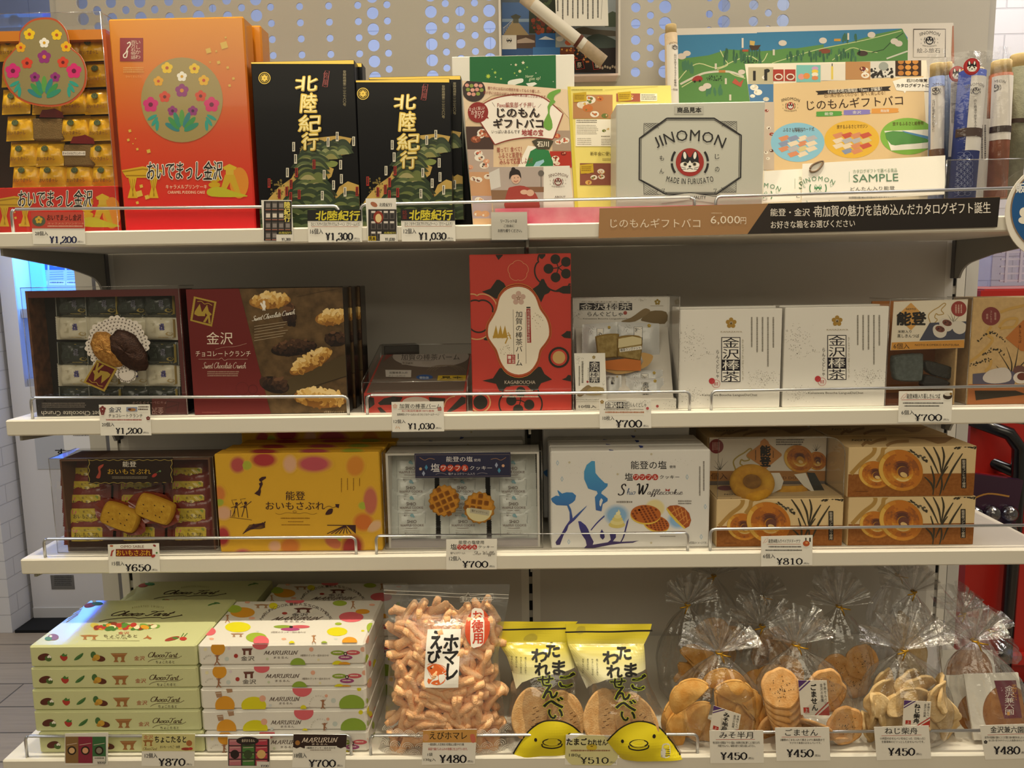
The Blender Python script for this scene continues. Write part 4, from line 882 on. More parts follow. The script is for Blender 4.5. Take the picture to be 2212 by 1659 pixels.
# pink tray
xa,xb=atY(1070,470,-.328).x,atY(1655,460,-.328).x; b=MB(); pk=mat('e0607e','gloss',noise=.35,scale=14,c2='f0a0ac',bump=.2,bscale=30); zt=atY(1250,443,-.3275).z
b.box(xa,xb,-.3345,-.3325,S1,zt-.004,pk); tag(b.build('tray_front',base=((xa+xb)/2,-.3335,S1)),'glossy pink strip standing along the shelf under the leaflets and silver box','tray')
a=card('notice_card','small white notice card in a clear holder under the leaflets','card',(345,1592),(583,1590),(340,1408),FRONT-.002,V3,m=mat('e9e5dc','gloss'))
a.T('リーフレットは',404,1456,512,1478,'2a2626',.02); a.T('ご自由に',425,1490,494,1508,'2a2626',.02); a.T('お持ち帰りください。',386,1520,545,1542,'2a2626',.02)
a.done()
xq0,xq1=a.F.P(-.003,0).x,a.F.P(a.w+.003,0).x; zq=a.O.z; b=MB(); b.box(xq0,xq1,FRONT-.0042,FRONT-.0032,S1-.0278,zq+a.h_+.003,ACR()); b.box(xq0,xq1,FRONT-.0042,FRONT+.05,S1-.0278,S1-.0262,RIM()); tag(b.build('card_holder',base=(xq0,FRONT,zq)),'clear bent plastic holder around the white notice card','card holder')
# long banner strip
a=card('banner_strip','long brown and black lettered strip along the right front of the uppermost shelf','sign',(1293,514.5),(2154,490.5),(1295,450),FRONT-.0025,(0,0,1),m=mat('a67e56','gloss'))
a.view=V4; a.poly([(1130,1372),(1460,1365),(4000,1300),(4000,1600),(985,1582)],'1f1815',1); a.poly([(985,1582),(1130,1372),(1142,1372),(1142,1590)],'2c2420',2)
a.T('じのもんギフトバコ',58,1478,665,1540,'e8d6c0',.008); a.T('6,000',735,1460,935,1520,'efe0cc',.0); a.T('円',938,1470,975,1516,'efe0cc',.0); a.scrib(740,1438,815,1448,'d8c0a0')
a.T('能登・金沢・',1140,1410,1440,1462,'ece4da',.015)
a.view=V5; a.T('南加賀の魅力を詰め込んだカタログギフト誕生',182,1352,1350,1428,'ece4da',.012,rot=-.022); a.T('お好きな箱をお選びください',-108,1462,450,1512,'ece4da',.01,rot=-.02); a.done()
# map poster, map scroll
a=card('map_poster','wide white poster of an illustrated green and blue coast map, at the back right','poster',(1449,pz(1449,-.09,S1)),(2068,pz(2068,-.09,S1)),(1437,62),-.09,(0,0,1),Yt=-.045,m=mat('e9e2d8'))
a.view=V4; a.poly([(505,238),(1460,215),(1460,730),(505,730)],'3f86b4',1)
a.poly([(505,395),(600,390),(720,375),(800,350),(860,335),(940,340),(1010,350),(1100,345),(1300,330),(1500,300),(1500,800),(505,800)],'5f9450',2)
a.view=V5; a.poly([(-200,216),(760,190),(800,250),(800,360),(760,420),(-200,440)],'3f86b4',1); a.poly([(-200,350),(0,320),(200,325),(420,280),(600,225),(765,192),(802,270),(800,400),(-200,460)],'5f9450',2)
a.line([(-100,420),(200,330),(500,270),(760,205)],5,'cfd8a0',3,smooth=5); a.line([(300,400),(420,320),(500,335),(600,350)],5,'cfd8a0',3,smooth=4); a.line([(560,350),(640,330),(700,270),(770,220)],5,'2f4a34',3); a.line([(660,390),(800,340)],10,'d8d8c8',3)
for x,y in ((238,270),(560,232),(712,275),(740,290)): a.circ(x,y,26,'e2d8cc',4,20)
a.circ(250,340,40,'8a4a34',4,16); a.circ(500,355,36,'4a3a34',4,18); a.rect(312,258,356,274,'d8a040',4); a.rect(400,220,412,265,'dcd8cc',4)
R=random.Random(9)
for i in range(46): a.circ(R.uniform(0,480),R.uniform(340,395),7,R.choice(('3f7050','4a7a58','376448')),4,22,n=8)
for i in range(12): a.circ(R.uniform(370,480),R.uniform(235,270),7,'3f7058',4,22,n=8)
a.rect(838,192,1052,380,'4a423e',3); a.poly([(842,199),(1049,196),(1046,380),(839,380)],'e9e2d8',3.4); logo(a,945,270,.29,'2a2626','2a2626',4); a.T('絵ふ旅石',862,320,1015,352,'3a3430',0,4); a.poly([(1098,172),(1120,168),(1110,420),(1088,420)],'b87c64',2)
a.view=V4
for i in range(40): a.circ(R.uniform(820,1080),R.uniform(350,420),7,R.choice(('3f7050','4a7a58','376448')),4,26,n=8)
for i in range(16): a.circ(R.uniform(540,620),R.uniform(420,480),8,'4a8060',4,26,n=8)
for i in range(14): a.circ(R.uniform(700,810),R.uniform(590,640),8,'4a8060',4,24,n=8)
for i in range(30): a.circ(R.uniform(950,1060),R.uniform(405,425),3,'24402c',4,5,n=6); a.circ(R.uniform(710,810),R.uniform(515,545),3,'24402c',4,6,n=6)
for pts in ([(505,560),(580,470),(660,430),(780,460),(900,410),(1000,380),(1080,420),(1120,360)],[(540,590),(640,530),(700,490),(830,480),(900,510),(970,530)],[(800,340),(830,400),(850,440),(780,470)]): a.line(pts,6,'d8dca8',3,smooth=4)
a.line([(530,570),(640,515),(720,490),(860,485),(960,520)],14,'dcd8c8',3,smooth=4)
for x,y,r in ((575,362,26),(540,382,30),(1222,292,28),(712,582,28),(680,600,26),(945,488,24)): a.circ(x,y,r,'e2d6ca',5,r*.7)
a.poly([(612,550),(620,525),(650,512),(675,520),(678,545)],'a83a34',6,2); a.circ(628,552,8,'2a2020',7,n=8); a.circ(662,548,8,'2a2020',7,n=8); a.poly([(995,310),(1075,305),(1055,338),(1010,340)],'4a3828',6); a.poly([(1000,305),(1000,275),(1035,280),(1030,310)],'d8b868',7); a.rect(945,258,958,325,'e8e2da',6); a.poly([(880,560),(900,530),(930,560),(960,535),(940,590)],'c05a48',6)
for x,y in ((1162,355),(770,450),(868,660),(838,550)): a.rect(x-7,y-20,x+7,y+20,'dcd6c4',6)
a.rect(790,475,835,492,'c88a4a',6); a.rect(950,335,990,350,'b8583a',6); a.done()
def maplab(A_):
    A_.view=V4; logo(A_,495,318,.17,'4a4040','4a4040',3,False,False); A_.T('石川を旅するふるさと絵巻物',488,362,508,585,'3a3230',0,4,v=1); A_.T('ー西加賀',470,598,515,612,'3a3230',0,4)
scroll('rolled_map','tan rolled map with a white paper label, standing at the left of the map poster','x' and (1449,54),(1457,pz(1457,-.145,S1)),-.14,-.145,.0118,TAN,topl=.016,lab=(.58,.90,-.9,1.25,'e6dfd6',maplab))
# catalogue panel
a=card('catalogue_panel','tilted cream gift catalogue panel with food photos and three round pictures','poster',(1655,pz(1655,-.262,S1)),(2044,pz(2044,-.262,S1)),(1609,138),-.262,(0,0,1),Yt=-.235,m=mat('eee6d4'))
a.view=V5; a.poly([(-165,560),(905,505),(945,1300),(-130,1300)],'e2c596',1)
a.view=V4; foodpic(a,990,455,1160,570,'b8b094',21,2,('1f1f1f','2a2a2a','5a6a30'),2); a.rect(1022,480,1040,545,'221e1c',5); a.rect(1098,470,1118,545,'221e1c',5); foodpic(a,985,570,1160,690,'4a7aa8',22,4,('e8e2d6','f0ece0','d8d0bc'),2)
for x in (1195,1275): a.rect(x-38,470,x+34,548,'a8382c',2); a.circ(x,520,28,'e8e0d4',3,22); a.circ(x,520,20,'8a3a24',4,14)
foodpic(a,1095,690,1165,1150,'c8b8a8',29,6,('a8382c','e8e2d6','5a3020'),2)
a.view=V5
a.rect(62,432,222,545,'7cc0bc',2)
for x,y,c in ((95,510,'e09890'),(130,505,'e0904a'),(185,455,'c8a0c8'),(185,475,'e8c84a'),(185,495,'ece4d0'),(185,518,'d8885a')): a.circ(x,y,22,c,3,14 if x==185 else 20)
a.rect(225,425,385,535,'e4ddd0',2); a.rect(292,440,306,528,'e0c860',3); a.rect(296,422,302,440,'2a2420',3)
foodpic(a,388,410,552,528,'b88858',23,3,('e8e0d0','8a3a30','6a2a28','e0c090'),2); a.rect(555,400,720,515,'d8d4cc',2)
for i in range(40): a.circ(R.uniform(560,700),R.uniform(455,512),R.uniform(4,12),'2a2624',3,n=7)
a.circ(640,440,32,'9aa09a',4,28); a.rect(718,388,890,505,'3a2418',2)
for i in range(9): a.circ(755+(i%3)*48,410+(i//3)*38,20,['b87838','d89848','c88840'][i%3],3,16)
a.poly([(188,605),(690,572),(672,590),(688,602),(200,630),(205,618)],'2c2420',3); a.T('石川県の地元情報誌「Favo」が編集！',268,585,628,612,'f0e8dc',.015,5,rot=-.05); a.T('石川県が読んでわかる！食べて楽しめる！',245,608,650,640,'7a5c3c',.008,3,rot=-.05)
a.T('じのもんギフトバコ',132,648,768,715,'3a2418',.012,4,rot=-.055); logo(a,22,703,.26,'2a2220','a3312c',3)
for t,x0,x1,c,y in (('能登',195,360,'5aa048',758),('金沢',377,547,'8a80c8',748),('南加賀',562,735,'e09c4c',738)): a.poly([(x0,y-14),(x0+14,y-17),(x1-8,y-20),(x1,y-6),(x1-6,y+10),(x0+10,y+16),(x0,y+6)],c,3,3); a.T(t,(x0+x1)/2-28,y-12,(x0+x1)/2+28,y+8,'f2eee4',.02,5)
a.poly([(700,540),(760,520),(960,512),(960,605),(790,605),(780,620),(772,606),(725,600)],'f2eee4',4); a.T('石川の味覚',792,524,930,546,'2a2220',.025,6); a.T('カタログギフトに',726,556,940,580,'2a2220',.025,6)
for cx,cy,rx,ry,c,t,sd in ((70,945,178,130,'8ac4e0','ふるさと情報付カード式',31),(430,925,182,125,'e6b840','旅するふるさとマガジン',32),(800,905,182,122,'84b84c','旅するふるさと絵巻物',33)):
    a.circ(cx,cy,rx,c,3,ry,n=40); a.T(t,cx-(100 if sd>31 else 190)+(0 if sd>31 else 92),cy-98,cx+(105 if sd>31 else 110),cy-72,'5a3c20',.012,5,rot=-.03)
    if sd==33: a.poly([(645,870),(940,860),(935,985),(690,1000)],'f0ece2',4); a.poly([(650,880),(780,875),(930,925),(930,945),(760,960),(690,960)],'5a9450',5,2); a.poly([(760,868),(935,905),(935,925),(780,880)],'5a90c0',6)
    else: R2=random.Random(sd); [a.poly([(cx+u-40,cy+v+10),(cx+u+20,cy+v-8),(cx+u+44,cy+v+14),(cx+u-16,cy+v+36)],R2.choice(('d8906a','e8d8c0','c85a48','8a98b8','d8c890','b8b8c0')),4) for u in (-90,-30,30,90) for v in (-40,-5,30,65) if (u/rx)**2+((v+12)/ry)**2<.6]
a.T('カタログ',35,860,108,880,'5a3c20',.012,5); a.done()
# sample cards
def sample(bl,br,tl,Y,label,x0,y0):
    a=card('sample_card',label,'card',bl,br,tl,Y,V5,Yt=Y+.012,m=mat('f3efe6','card'))
    a.arcT('JINOMON',x0+205,y0+320,215,-.56,.56,30,'5a8a66',.004,4); dog(a,x0+205,y0+175,38,None,'3f8a58',3)
    for t0 in (0,PI): a.ring(x0+205,y0+170,55,7,'5a8a66',3,t0-.5,t0+.5,8)
    a.T('も',x0+105,y0+150,x0+122,y0+168,'6a9a76',0); a.T('じ',x0+286,y0+142,x0+302,y0+160,'6a9a76',0); a.line([(x0+412,y0+60),(x0+412,y0+128)],2,'8aa890',3)
    a.T('カタログギフトで選べる商品',x0+438,y0+40,x0+730,y0+66,'8aa088',.004,3,rot=-.03); a.T('SAMPLE',x0+438,y0+75,x0+738,y0+126,'5c8468',-.006,3,rot=-.03); a.T('どんたん入り能登',x0+420,y0+158,x0+715,y0+185,'4a4a44',0,3,rot=-.03)
    a.scrib(x0+410,y0+225,x0+830,y0+245,'8a8a84'); a.ring(x0+205,y0+225,80,4,'9ab0a0',3,.3,2.8); return a
a=sample((-160,1345),(95,1330),(-150,1135),-.322,'white sample card half hidden beside the silver box','x' and -360,1125); a.done()
a=sample((98,1345),(1048,1290),(103,1087),-.330,'white sample card with green writing and a looped brown cord','x' and 0,1080); a.done()
b=MB(); pt=[a.F.P(*a.F.uv(1700+x*.32549,y*.32549),.002) for x,y in cr([(150,1122),(165,1098),(205,1078),(238,1075),(225,1105),(195,1135),(160,1142),(148,1128)],5)]; b.tube(pt,.0016,mat('8a7460','card'),6); tag(b.build('cord',base=pt[0]),'thin brown cord looped through the corner of the white sample card','cord')
# scrolls in sleeves
def slab(v0,v1,t,lg=True):
    def f(A_):
        A_.view=V8
        if lg: logo(A_,*lg,.30*1.0,'5a5458','5a5458',3,False,False)
        A_.T(t,*v0,'4a444a',0,4,v=1)
    return f
GY='indigo'
w_a=scroll('wrapped_scroll','pale blue scroll with a white label and brown band, leftmost in the scroll rack','x' and (1960+240*.265,100+140*.265),(1960+228*.265,455),-.285,-.285,.0118,mat('7f8fbf','card',noise=.2,scale=80),lab=(.22,.84,-1.2,1.1,'e4dfdc',slab((205,430,232,690),0,'石川を旅するふるさと',(235,362))),band=(.335,.42,-1.4,1.4,'6a4a38'))
bm=mat('2c3e8a','card')
def wavepat(A_):
    A_.view=V8
    for (x0,x1,y0,y1) in ((370,530,880,1215),):
        for i in range(5):
            for j in range(14):
                x,y=x0+i*40+(j%2)*20,y0+j*26
                if y<y1 and x<x1: A_.ring(x,y,24,2.2,'8a96c8',2,n=12)
w_b=scroll('wrapped_scroll','dark blue scroll with white ring pattern and a white label, leaning in the rack','x' and (1960+532*.265,100+190*.265),(1960+440*.265,100+1255*.265),-.306,-.312,.0205,bm,topl=.004,lab=(.37,.93,-.55,1.15,'e2deda',slab((540,430,566,680),0,'のと鉄道で旅するふる',(560,362))),band=(.475,.54,-1.4,1.4,'4a3630'),pat=(.0,.001,-.1,.1,'2c3e8a',wavepat))
w_c=scroll('wrapped_scroll','brown scroll with a white label and dark band, right of the blue patterned one','x' and (1960+768*.265,100+120*.265),(1960+715*.265,100+1240*.265),-.296,-.300,.0175,mat('9a5c44','card',noise=.2,scale=80),lab=(.42,.88,-1.3,.9,'e2dcd6',slab((700,390,726,580),0,'石川を旅する',(730,330))),band=(.475,.52,-1.4,1.4,'3a2c2a'))
scroll('wrapped_scroll','grey-green cloth scroll with a dark strap, at the right end of the rack','x' and (1960+925*.265,100+68*.265),(1960+830*.265,100+1240*.265),-.27,-.27,.018,mat('7c7c68','card',noise=.25,scale=120,bump=.4,bscale=400),band=(.52,.55,-1.4,1.4,'3a2a24'))
scroll('wrapped_scroll','slate blue scroll mostly hidden behind the pale blue one','x' and (1960+318*.265,100+135*.265),(1960+305*.265,455),-.272,-.272,.0105,mat('6a7690','card'))
for i,(x,y,r,Y,l_) in enumerate(((405,225,60,-.300,'red dog-face disc behind the blue patterned scroll'),(525,165,62,-.336,'red dog-face disc stuck on top of the blue patterned scroll'))):
    b=MB(); c=atY(1960+x*.26526,100+y*.26526,Y); F=Fr(c); rr=r*.26526/1250*1.0
    n=28; b.prism([(rr*math.cos(2*PI*k/n),rr*math.sin(2*PI*k/n)) for k in range(n)],F,-.001,0,mat('a8262a','gloss')); a=Art(b,F,V8); dog(a,x,y,r*.95,'b02a2c','161416',1)
    tag(b.build('round_sticker',base=c),l_,'sticker')
a=card('paper_strip','white lettered paper slip behind the blue patterned scroll','card',(335,900),(425,895),(358,290),-.292,V8,m=mat('e0dad6')); a.scrib(358,300,420,640,'8a8488',4,2,1); a.done()
a=card('paper_strip','white lettered paper slip between the blue and brown scrolls','card',(560,1150),(650,1150),(600,590),-.303,V8,m=mat('e0dad6')); a.scrib(600,640,650,940,'6a6468',2,2,1); a.done()
# clear sleeves and rack
fb=film('sleeve_film',.94,.05,.12,.4,40,.28)
def sleeve(tl,tr,bl,br,Y,par):
    b=MB(); P=lambda q: atY(1960+q[0]*.26526,100+q[1]*.26526,Y); A,B,C,D_=P(bl),P(br),P(tr),P(tl)
    def fn(u,v):
        q=(A*(1-u)+B*u)*(1-v)+(D_*(1-u)+C*u)*v; s_=math.sin(PI*u)**.6
        return q+Vector((0,-.014*s_*(1-v**6)+.003*math.sin(9*u+7*v),0))
    b.grid(fn,10,24,fb); b.poly([A+Vector((0,.03,0)),D_+Vector((0,.03,0)),C+Vector((0,.03,0)),B+Vector((0,.03,0))],fb)
    b.build('plastic_sleeve',par)
sleeve((240,20),(330,20),(165,1230),(345,1230),-.2985,w_a)
sleeve((350,50),(690,30),(330,1230),(640,1230),-.3205,w_b)
sleeve((715,0),(845,0),(640,1230),(800,1230),-.3165,w_c)
xa,xb=atY(1960+320*.26526,400,-.342).x,.86; za=atY(2100,100+920*.26526,-.342).z
o=empty('scroll_rack',((xa+xb)/2,-.30,S1),'clear acrylic rack holding the rolled scrolls at the right','rack'); b=MB(); A_=ACR()
b.box(xa,xb,-.3385,-.3372,S1,za,A_); b.build('front_pane',o); b=MB(); b.box(xa,xb,-.245,-.243,S1,za+.03,A_); b.build('back_pane',o); b=MB()
for p,q in (((xa,-.338,za),(xb,-.338,za)),((xa,-.338,S1),(xa,-.338,za)),((xb,-.338,S1),(xb,-.338,za))): b.tube([p,q],.0009,RIM(),6)
b.build('edges',o)
# round blue sign at the right edge
c=atY(2277,455,FRONT-.006); F=Fr(c); b=MB(); rr=.078; n=48; circ=lambda r: [(r*math.cos(2*PI*k/n),r*math.sin(2*PI*k/n)) for k in range(n)]
b.prism(circ(rr),F,-.002,0,mat('e8e2d8','gloss')); a=Art(b,F,V5); X,Y_=(2277-1700)/.32549,455/.32549; k=rr/.0782
a.circ(X,Y_,292,'8a7460',1,n=48); a.circ(X,Y_,282,'1d5590',2,n=48); a.T('販売',1520,1215,1640,1280,'e8e8e8',.03,4); a.circ(1575,1410,34,'ece6d8',4); a.circ(1568,1462,34,'ece6d8',4,24); a.circ(1620,1440,26,'ece6d8',4)
tag(b.build('round_sign',base=c),'round blue sign with white lettering, cut off at the right edge','sign')
# ------------------------------------------------------------------ second shelf
W0=(0,500,.27723);W1=(60,600,.19293);W2=(400,600,.19286);W3=(760,700,.14463);W4=(1230,620,.1688);W5=(980,520,.26525);W6=(1440,520,.26525);W7=(1850,500,.27718)
def cluster(a,cx,cy,rx,ry,rot,pal,n=60,seed=1,base='4a3218',l=2):
    R=random.Random(seed); ca,sa=math.cos(rot),math.sin(rot); a.circ(cx,cy+ry*.1,rx*1.0,base,l,ry*.95,rot,26)
    for i in range(n):
        t=R.random()*2*PI; q=math.sqrt(R.random())*.88; u,v=rx*q*math.cos(t),ry*q*math.sin(t)
        k=min(len(pal)-1,max(0,int((.5-.5*v/ry+R.uniform(-.2,.2))*len(pal)))); r=ry*R.uniform(.14,.3)
        a.circ(cx+u*ca-v*sa,cy+u*sa+v*ca,r*1.5,pal[k],l+.5+.012*i,r*.8,R.uniform(0,PI),9)
CRL=('8a5c28','b5843c','cfa257','e2bd74','eccf92'); CRD=('1c1210','2c1c16','3a261c','4a3224','6a4a34')
STONE=mat('6b5336','paper',noise=.45,scale=55,c2='4a3822')
def stamp(a,pts,rot,l=3,fo=GOLD):
    (x0,y0),(x1,y1),(x2,y2),(x3,y3)=pts; o=[]
    for A,B in (((x0,y0),(x1,y1)),((x1,y1),(x2,y2)),((x2,y2),(x3,y3)),((x3,y3),(x0,y0))):
        n=12; dx,dy=B[0]-A[0],B[1]-A[1]; L=math.hypot(dx,dy)
        for i in range(n):
            for f,e in ((.0,0),(.35,0),(.5,.03),(.65,.03)): t=(i+f)/n; o.append((A[0]+dx*t-dy/L*e*-L*.4*.6,A[1]+dy*t+dx/L*e*-L*-.4*.6))
    a.poly(o[::-1],fo,l); P=lambda u,v: (x0+(x1-x0)*u+(x3-x0)*v,y0+(y1-y0)*u+(y3-y0)*v); M_='5c1d1e'
    a.poly([P(.09,.94),P(.91,.94),P(.91,.07),P(.09,.07)],M_,l+1)
    for q in ((.3,.3),(.62,.26)): a.poly([P(q[0],q[1]-.06),P(q[0]+.17,q[1]+.3),P(q[0]-.17,q[1]+.3)],fo,l+2)
    a.poly([P(.13,.58),P(.6,.52),P(.6,.68),P(.3,.74),P(.13,.7)],fo,l+2); a.poly([P(.6,.52),P(.75,.46),P(.88,.54),P(.84,.6),P(.66,.6)],fo,l+2); a.poly([P(.7,.6),P(.8,.6),P(.9,.92),P(.8,.92),P(.75,.72),P(.66,.92),P(.56,.92)],fo,l+2); a.line([P(.18,.17),P(.36,.13),P(.5,.2),P(.66,.14),P(.84,.19)],abs(x1-x0)*.03,fo,l+2,smooth=4)
# chocolate crunch gift boxes
g=Gift((107,1566),(1768,98),FB,.046,mat('1d1512','gloss'),{'front':STONE},zs=S2,view=W2); a=g.art(W2)
a.poly([(-20,60),(588,60),(980,1600),(-20,1600)],'6b2121',1); a.poly([(575,-10),(2000,-10),(2000,108),(585,108)],'17110f',1)
a.line([(1250,215),(1500,160),(1800,110)],5,'463524',1); a.line([(1160,1330),(1400,1230),(1860,1085)],10,'2e2216',1); a.poly([(1060,1180),(1860,830),(1860,1085),(1180,1330)],'4e4028',.6)
cluster(a,950,250,235,95,-.06,CRL,110,1,'9a6c34'); cluster(a,1170,410,48,130,-.1,CRD,50,2,'3a2416'); cluster(a,1640,440,185,88,-.12,CRL,90,3,'9a6c34'); cluster(a,1690,680,130,85,0,CRD,50,4,'241712'); cluster(a,1220,780,260,88,-.12,CRD,110,5,'1e1410'); cluster(a,1410,930,270,95,-.5,CRL,150,6,'8a5c28'); cluster(a,1000,1190,170,95,.25,CRD,70,7,'1e1410'); cluster(a,1510,1340,300,110,.08,CRL,150,8,'8a5c28')
stamp(a,[(100,208),(352,268),(300,548),(58,482)],0)
a.T('金沢',240,608,535,748,'eadccb',.0); a.T('チョコレートクランチ',118,818,735,882,'eadccb',0); a.line([(150,912),(390,912)],3,'c8a898',3); a.line([(470,912),(700,912)],3,'c8a898',3); a.line([(385,912),(410,898),(440,925),(475,912)],4,'c8a898',3,smooth=5)
a.cur('Sweet Chocolate Crunch',192,945,690,1015,'e8d8c8',.055); a.line([(340,800),(450,775),(560,770),(690,735)],4,'b89080',3,smooth=3); a.scrib(250,1045,620,1112,'a88878',3,3)
a.cur('Sweet Chocolate Crunch',748,425,1240,485,'f2ece2',.08,4,.3,dy=-.17)
for i in range(6): a.line([(775,545+i*32),(1150-(i%3)*25,490+i*32)],5,'b8a68c',3)
a.poly([(840,290),(850,272),(862,288),(870,300),(868,265),(885,252),(900,268),(898,300),(908,320),(898,345),(900,368),(888,368),(884,348),(878,368),(868,366),(870,345),(860,325)],'f2ece2',4); a.line([(820,250),(885,225),(950,240)],3,'e8dcc8',4,smooth=4); a.T('※写真はイメージです',1555,1490,1785,1516,'b8a68c'); a.scrib(190,1500,400,1522,'8a4a44')
a.ring(760,1250,50,10,'5a1a1b',1.5); a.ring(640,1240,70,5,'5a1a1b',1.5)
o=g.done('gift_box','maroon and brown chocolate crunch box with a gold stamp, front of its row','gift box','chocolate crunch boxes')
dupe(o,(.004,.0475,0),'second dark-sided chocolate crunch box, just behind the maroon front one'); dupe(o,(.009,.095,.0),'rearmost dark-sided chocolate crunch box of its row')
b=MB(); b.fbox(Fr((-.285,-.13,S2),(1,.3,0),(0,0,1)),.07,.10,.05,mat('1c1718','gloss')); tag(b.build('gift_box',base=(-.26,-.14,S2)),'dark wrapped box at the back between the chocolate crunch and tea cake boxes','gift box')
# chocolate sample tray under a clear cover
xl=atY(80,905,-.316).x; xr=atY(408,902,-.316).x; zt=atY(230,626,-.316).z
tr=empty('sample_tray',((xl+xr)/2,-.29,S2),'opened maroon box of wrapped chocolates under a clear cover at the left','sample box')
MR=mat('5c2020','gloss'); b=MB(); b.box(xl,xr,-.268,-.264,S2,zt,mat('1a1413','card')); b.build('backing',tr)
b=MB(); b.box(xl,xl+.004,-.314,-.268,S2,zt,mat('7a4c30','gloss',noise=.6,scale=60)); b.box(xr-.01,xr,-.314,-.268,S2,zt,MR); b.box(xl+.004,xr-.01,-.314,-.268,zt-.012,zt,MR); b.build('rim',tr)
zf=atY(240,600+1352*.19293,-.316).z; b=MB(); F=Fr((xl,-.316,S2)); b.fbox(F,xr-xl,zf-S2,.044,mat('231c1b','gloss')); a=Art(b,F,W1,(0,0,xr-xl,zf-S2)); a.rect(1390,1340,1900,1600,'5c2424',1)
a.T('Sweet Chocolate Crunch',155,1492,905,1542,'d8d0c4',.012,rot=PI); a.scrib(160,1398,660,1460,'8a8078',3); a.T('金沢',1390,1450,1520,1530,'b89890',0,rot=PI); a.T('チョコレートクランチ',1170,1385,1560,1412,'b89890',0,rot=PI); a.line([(1560,1380),(1695,1395),(1665,1545),(1535,1520),(1560,1380)],6,'3a1818',3); a.line([(1540,1460),(1680,1420)],6,'3a1818',3); b.build('front_panel',tr)
def choc(col,dark):
    k=.19293; s=(atY(200,750,-.29)-atY(199,750,-.29)).x*k; w,h=392*s,256*s; b=MB(); F=Fr((0,0,0),(1,0,-.03),(0,.06,1)); H=pillow(b,F,w,h,.010,mat(col,'gloss',bump=.3,bscale=150),.005,'x',5,wr=.0018)
    class V: pass
    F2=Fr((0,0,0),(1,0,-.03),(0,.06,1)); A_=Art(b,F2,(0,0,1),None,off=.0006,h=H); A_.p=lambda x,y:(x*w,y*h)
    ink='b5a050' if dark else 'b59a58'; A_.line([(.86,.1),(.92,.12),(.92,.9),(.62,.88)],.02*1,ink,1)
    sx=w
    def ln(pts,wd,c): 
        for p,q in zip(pts,pts[1:]): A_.line([p,q],wd,c,1)
    ln([(.55,.9),(.9,.9),(.9,.12),(.5,.12)],.018,ink)
    for i in range(4): A_.ring(.8,.28,.05+.012*i,.008,ink,1,i,i+4)
    A_.T('塔',.55,.42,.68,.7,'6a6a78' if dark else '4a4488',.03,3) if True else 0
    vs,fs=glyph('金沢',0,2)
    for i in range(5): A_.rect(.3+.03*i,.3,.31+.03*i,.72,'5a665a' if dark else 'b8ae90',2)
    # silver crimp lines
    for e in (.004,.972): A_.rect(e,.02,e+.022,.98,'8c8c84' if dark else 'd8d4c4',3)
    return b.build('wrapped_chocolate',base=(0,0,0))
pd=choc('2a302a',1); pl_=choc('d6cfb8',0); fd=fl_=True
for r in range(5):
    for c in range(4):
        x=[320,652,975,1285][c]+[0,10,22,30,42][r]; y=[432,692,972,1212,1470][r]; dk=r%2==0
        p=atY(60+x*.19293,600+y*.19293,-.288-.004*(c%2)+.002*(r%2)); 
        if dk: q=pd if fd else dupe(pd,(0,0,0)); fd=False
        else: q=pl_ if fl_ else dupe(pl_,(0,0,0)); fl_=False
        q.location=p; tag(q,f'{"dark" if dk else "cream"} wrapped chocolate, {["top","second","third","fourth","lowest"][r]} row, {["leftmost","second from left","third from left","rightmost"][c]}, clear case','sweet','wrapped chocolates in the clear case')
cover(tr,atY(72,900,-.324).x,xr+.002,-.324,-.262,S2+.0006,atY(230,619,-.324).z)
# doily, crunch samples, stamp stuck on the cover
Yc=-.3246; F=Fr((xl,Yc,S2)); b=MB(); R=random.Random(8); cx,cy=1005,760
pts=[]
for i in range(120):
    t=2*PI*i/120; r=325*(1+.04*math.cos(8*t+.6))+22*abs(math.sin(15*t)); pts.append((cx+r*1.03*math.cos(t),cy+r*.96*math.sin(t)))
b.prism([F.uv(60+x*.19293,600+y*.19293) for x,y in pts][::-1],F,0,.0006,mat('e4dcd4','card')); a=Art(b,F,W1,off=.0007)
for k in range(5):
    n=22+7*k
    for i in range(n):
        t=2*PI*(i+.5*(k%2))/n; r=160+38*k; a.circ(cx+r*1.03*math.cos(t),cy+r*.96*math.sin(t),9,'6f665e',1,n=6)
        if k in(1,3): a.line([(cx+r*math.cos(t-.06),cy+r*.96*math.sin(t-.06)),(cx+(r+30)*math.cos(t),cy+(r+30)*.96*math.sin(t)),(cx+r*math.cos(t+.06),cy+r*.96*math.sin(t+.06))],3,'a59c94',1)
for i in range(26):
    t=2*PI*i/26; a.circ(1110+95*math.cos(t),1075+85*math.sin(t),10,'8a8078',1,n=6)
b.prism([F.uv(60+(1110+(112+8*math.cos(9*q))*math.cos(q))*.19293,600+(1075+(98+8*math.cos(9*q))*math.sin(q))*.19293) for q in [-2*PI*i/40 for i in range(40)]],F,.0,.0005,mat('e4dcd4','card'))
tag(b.build('paper_doily',base=F.P(*F.uv(254,746))),'white lace paper doily stuck on the clear chocolate case','doily')
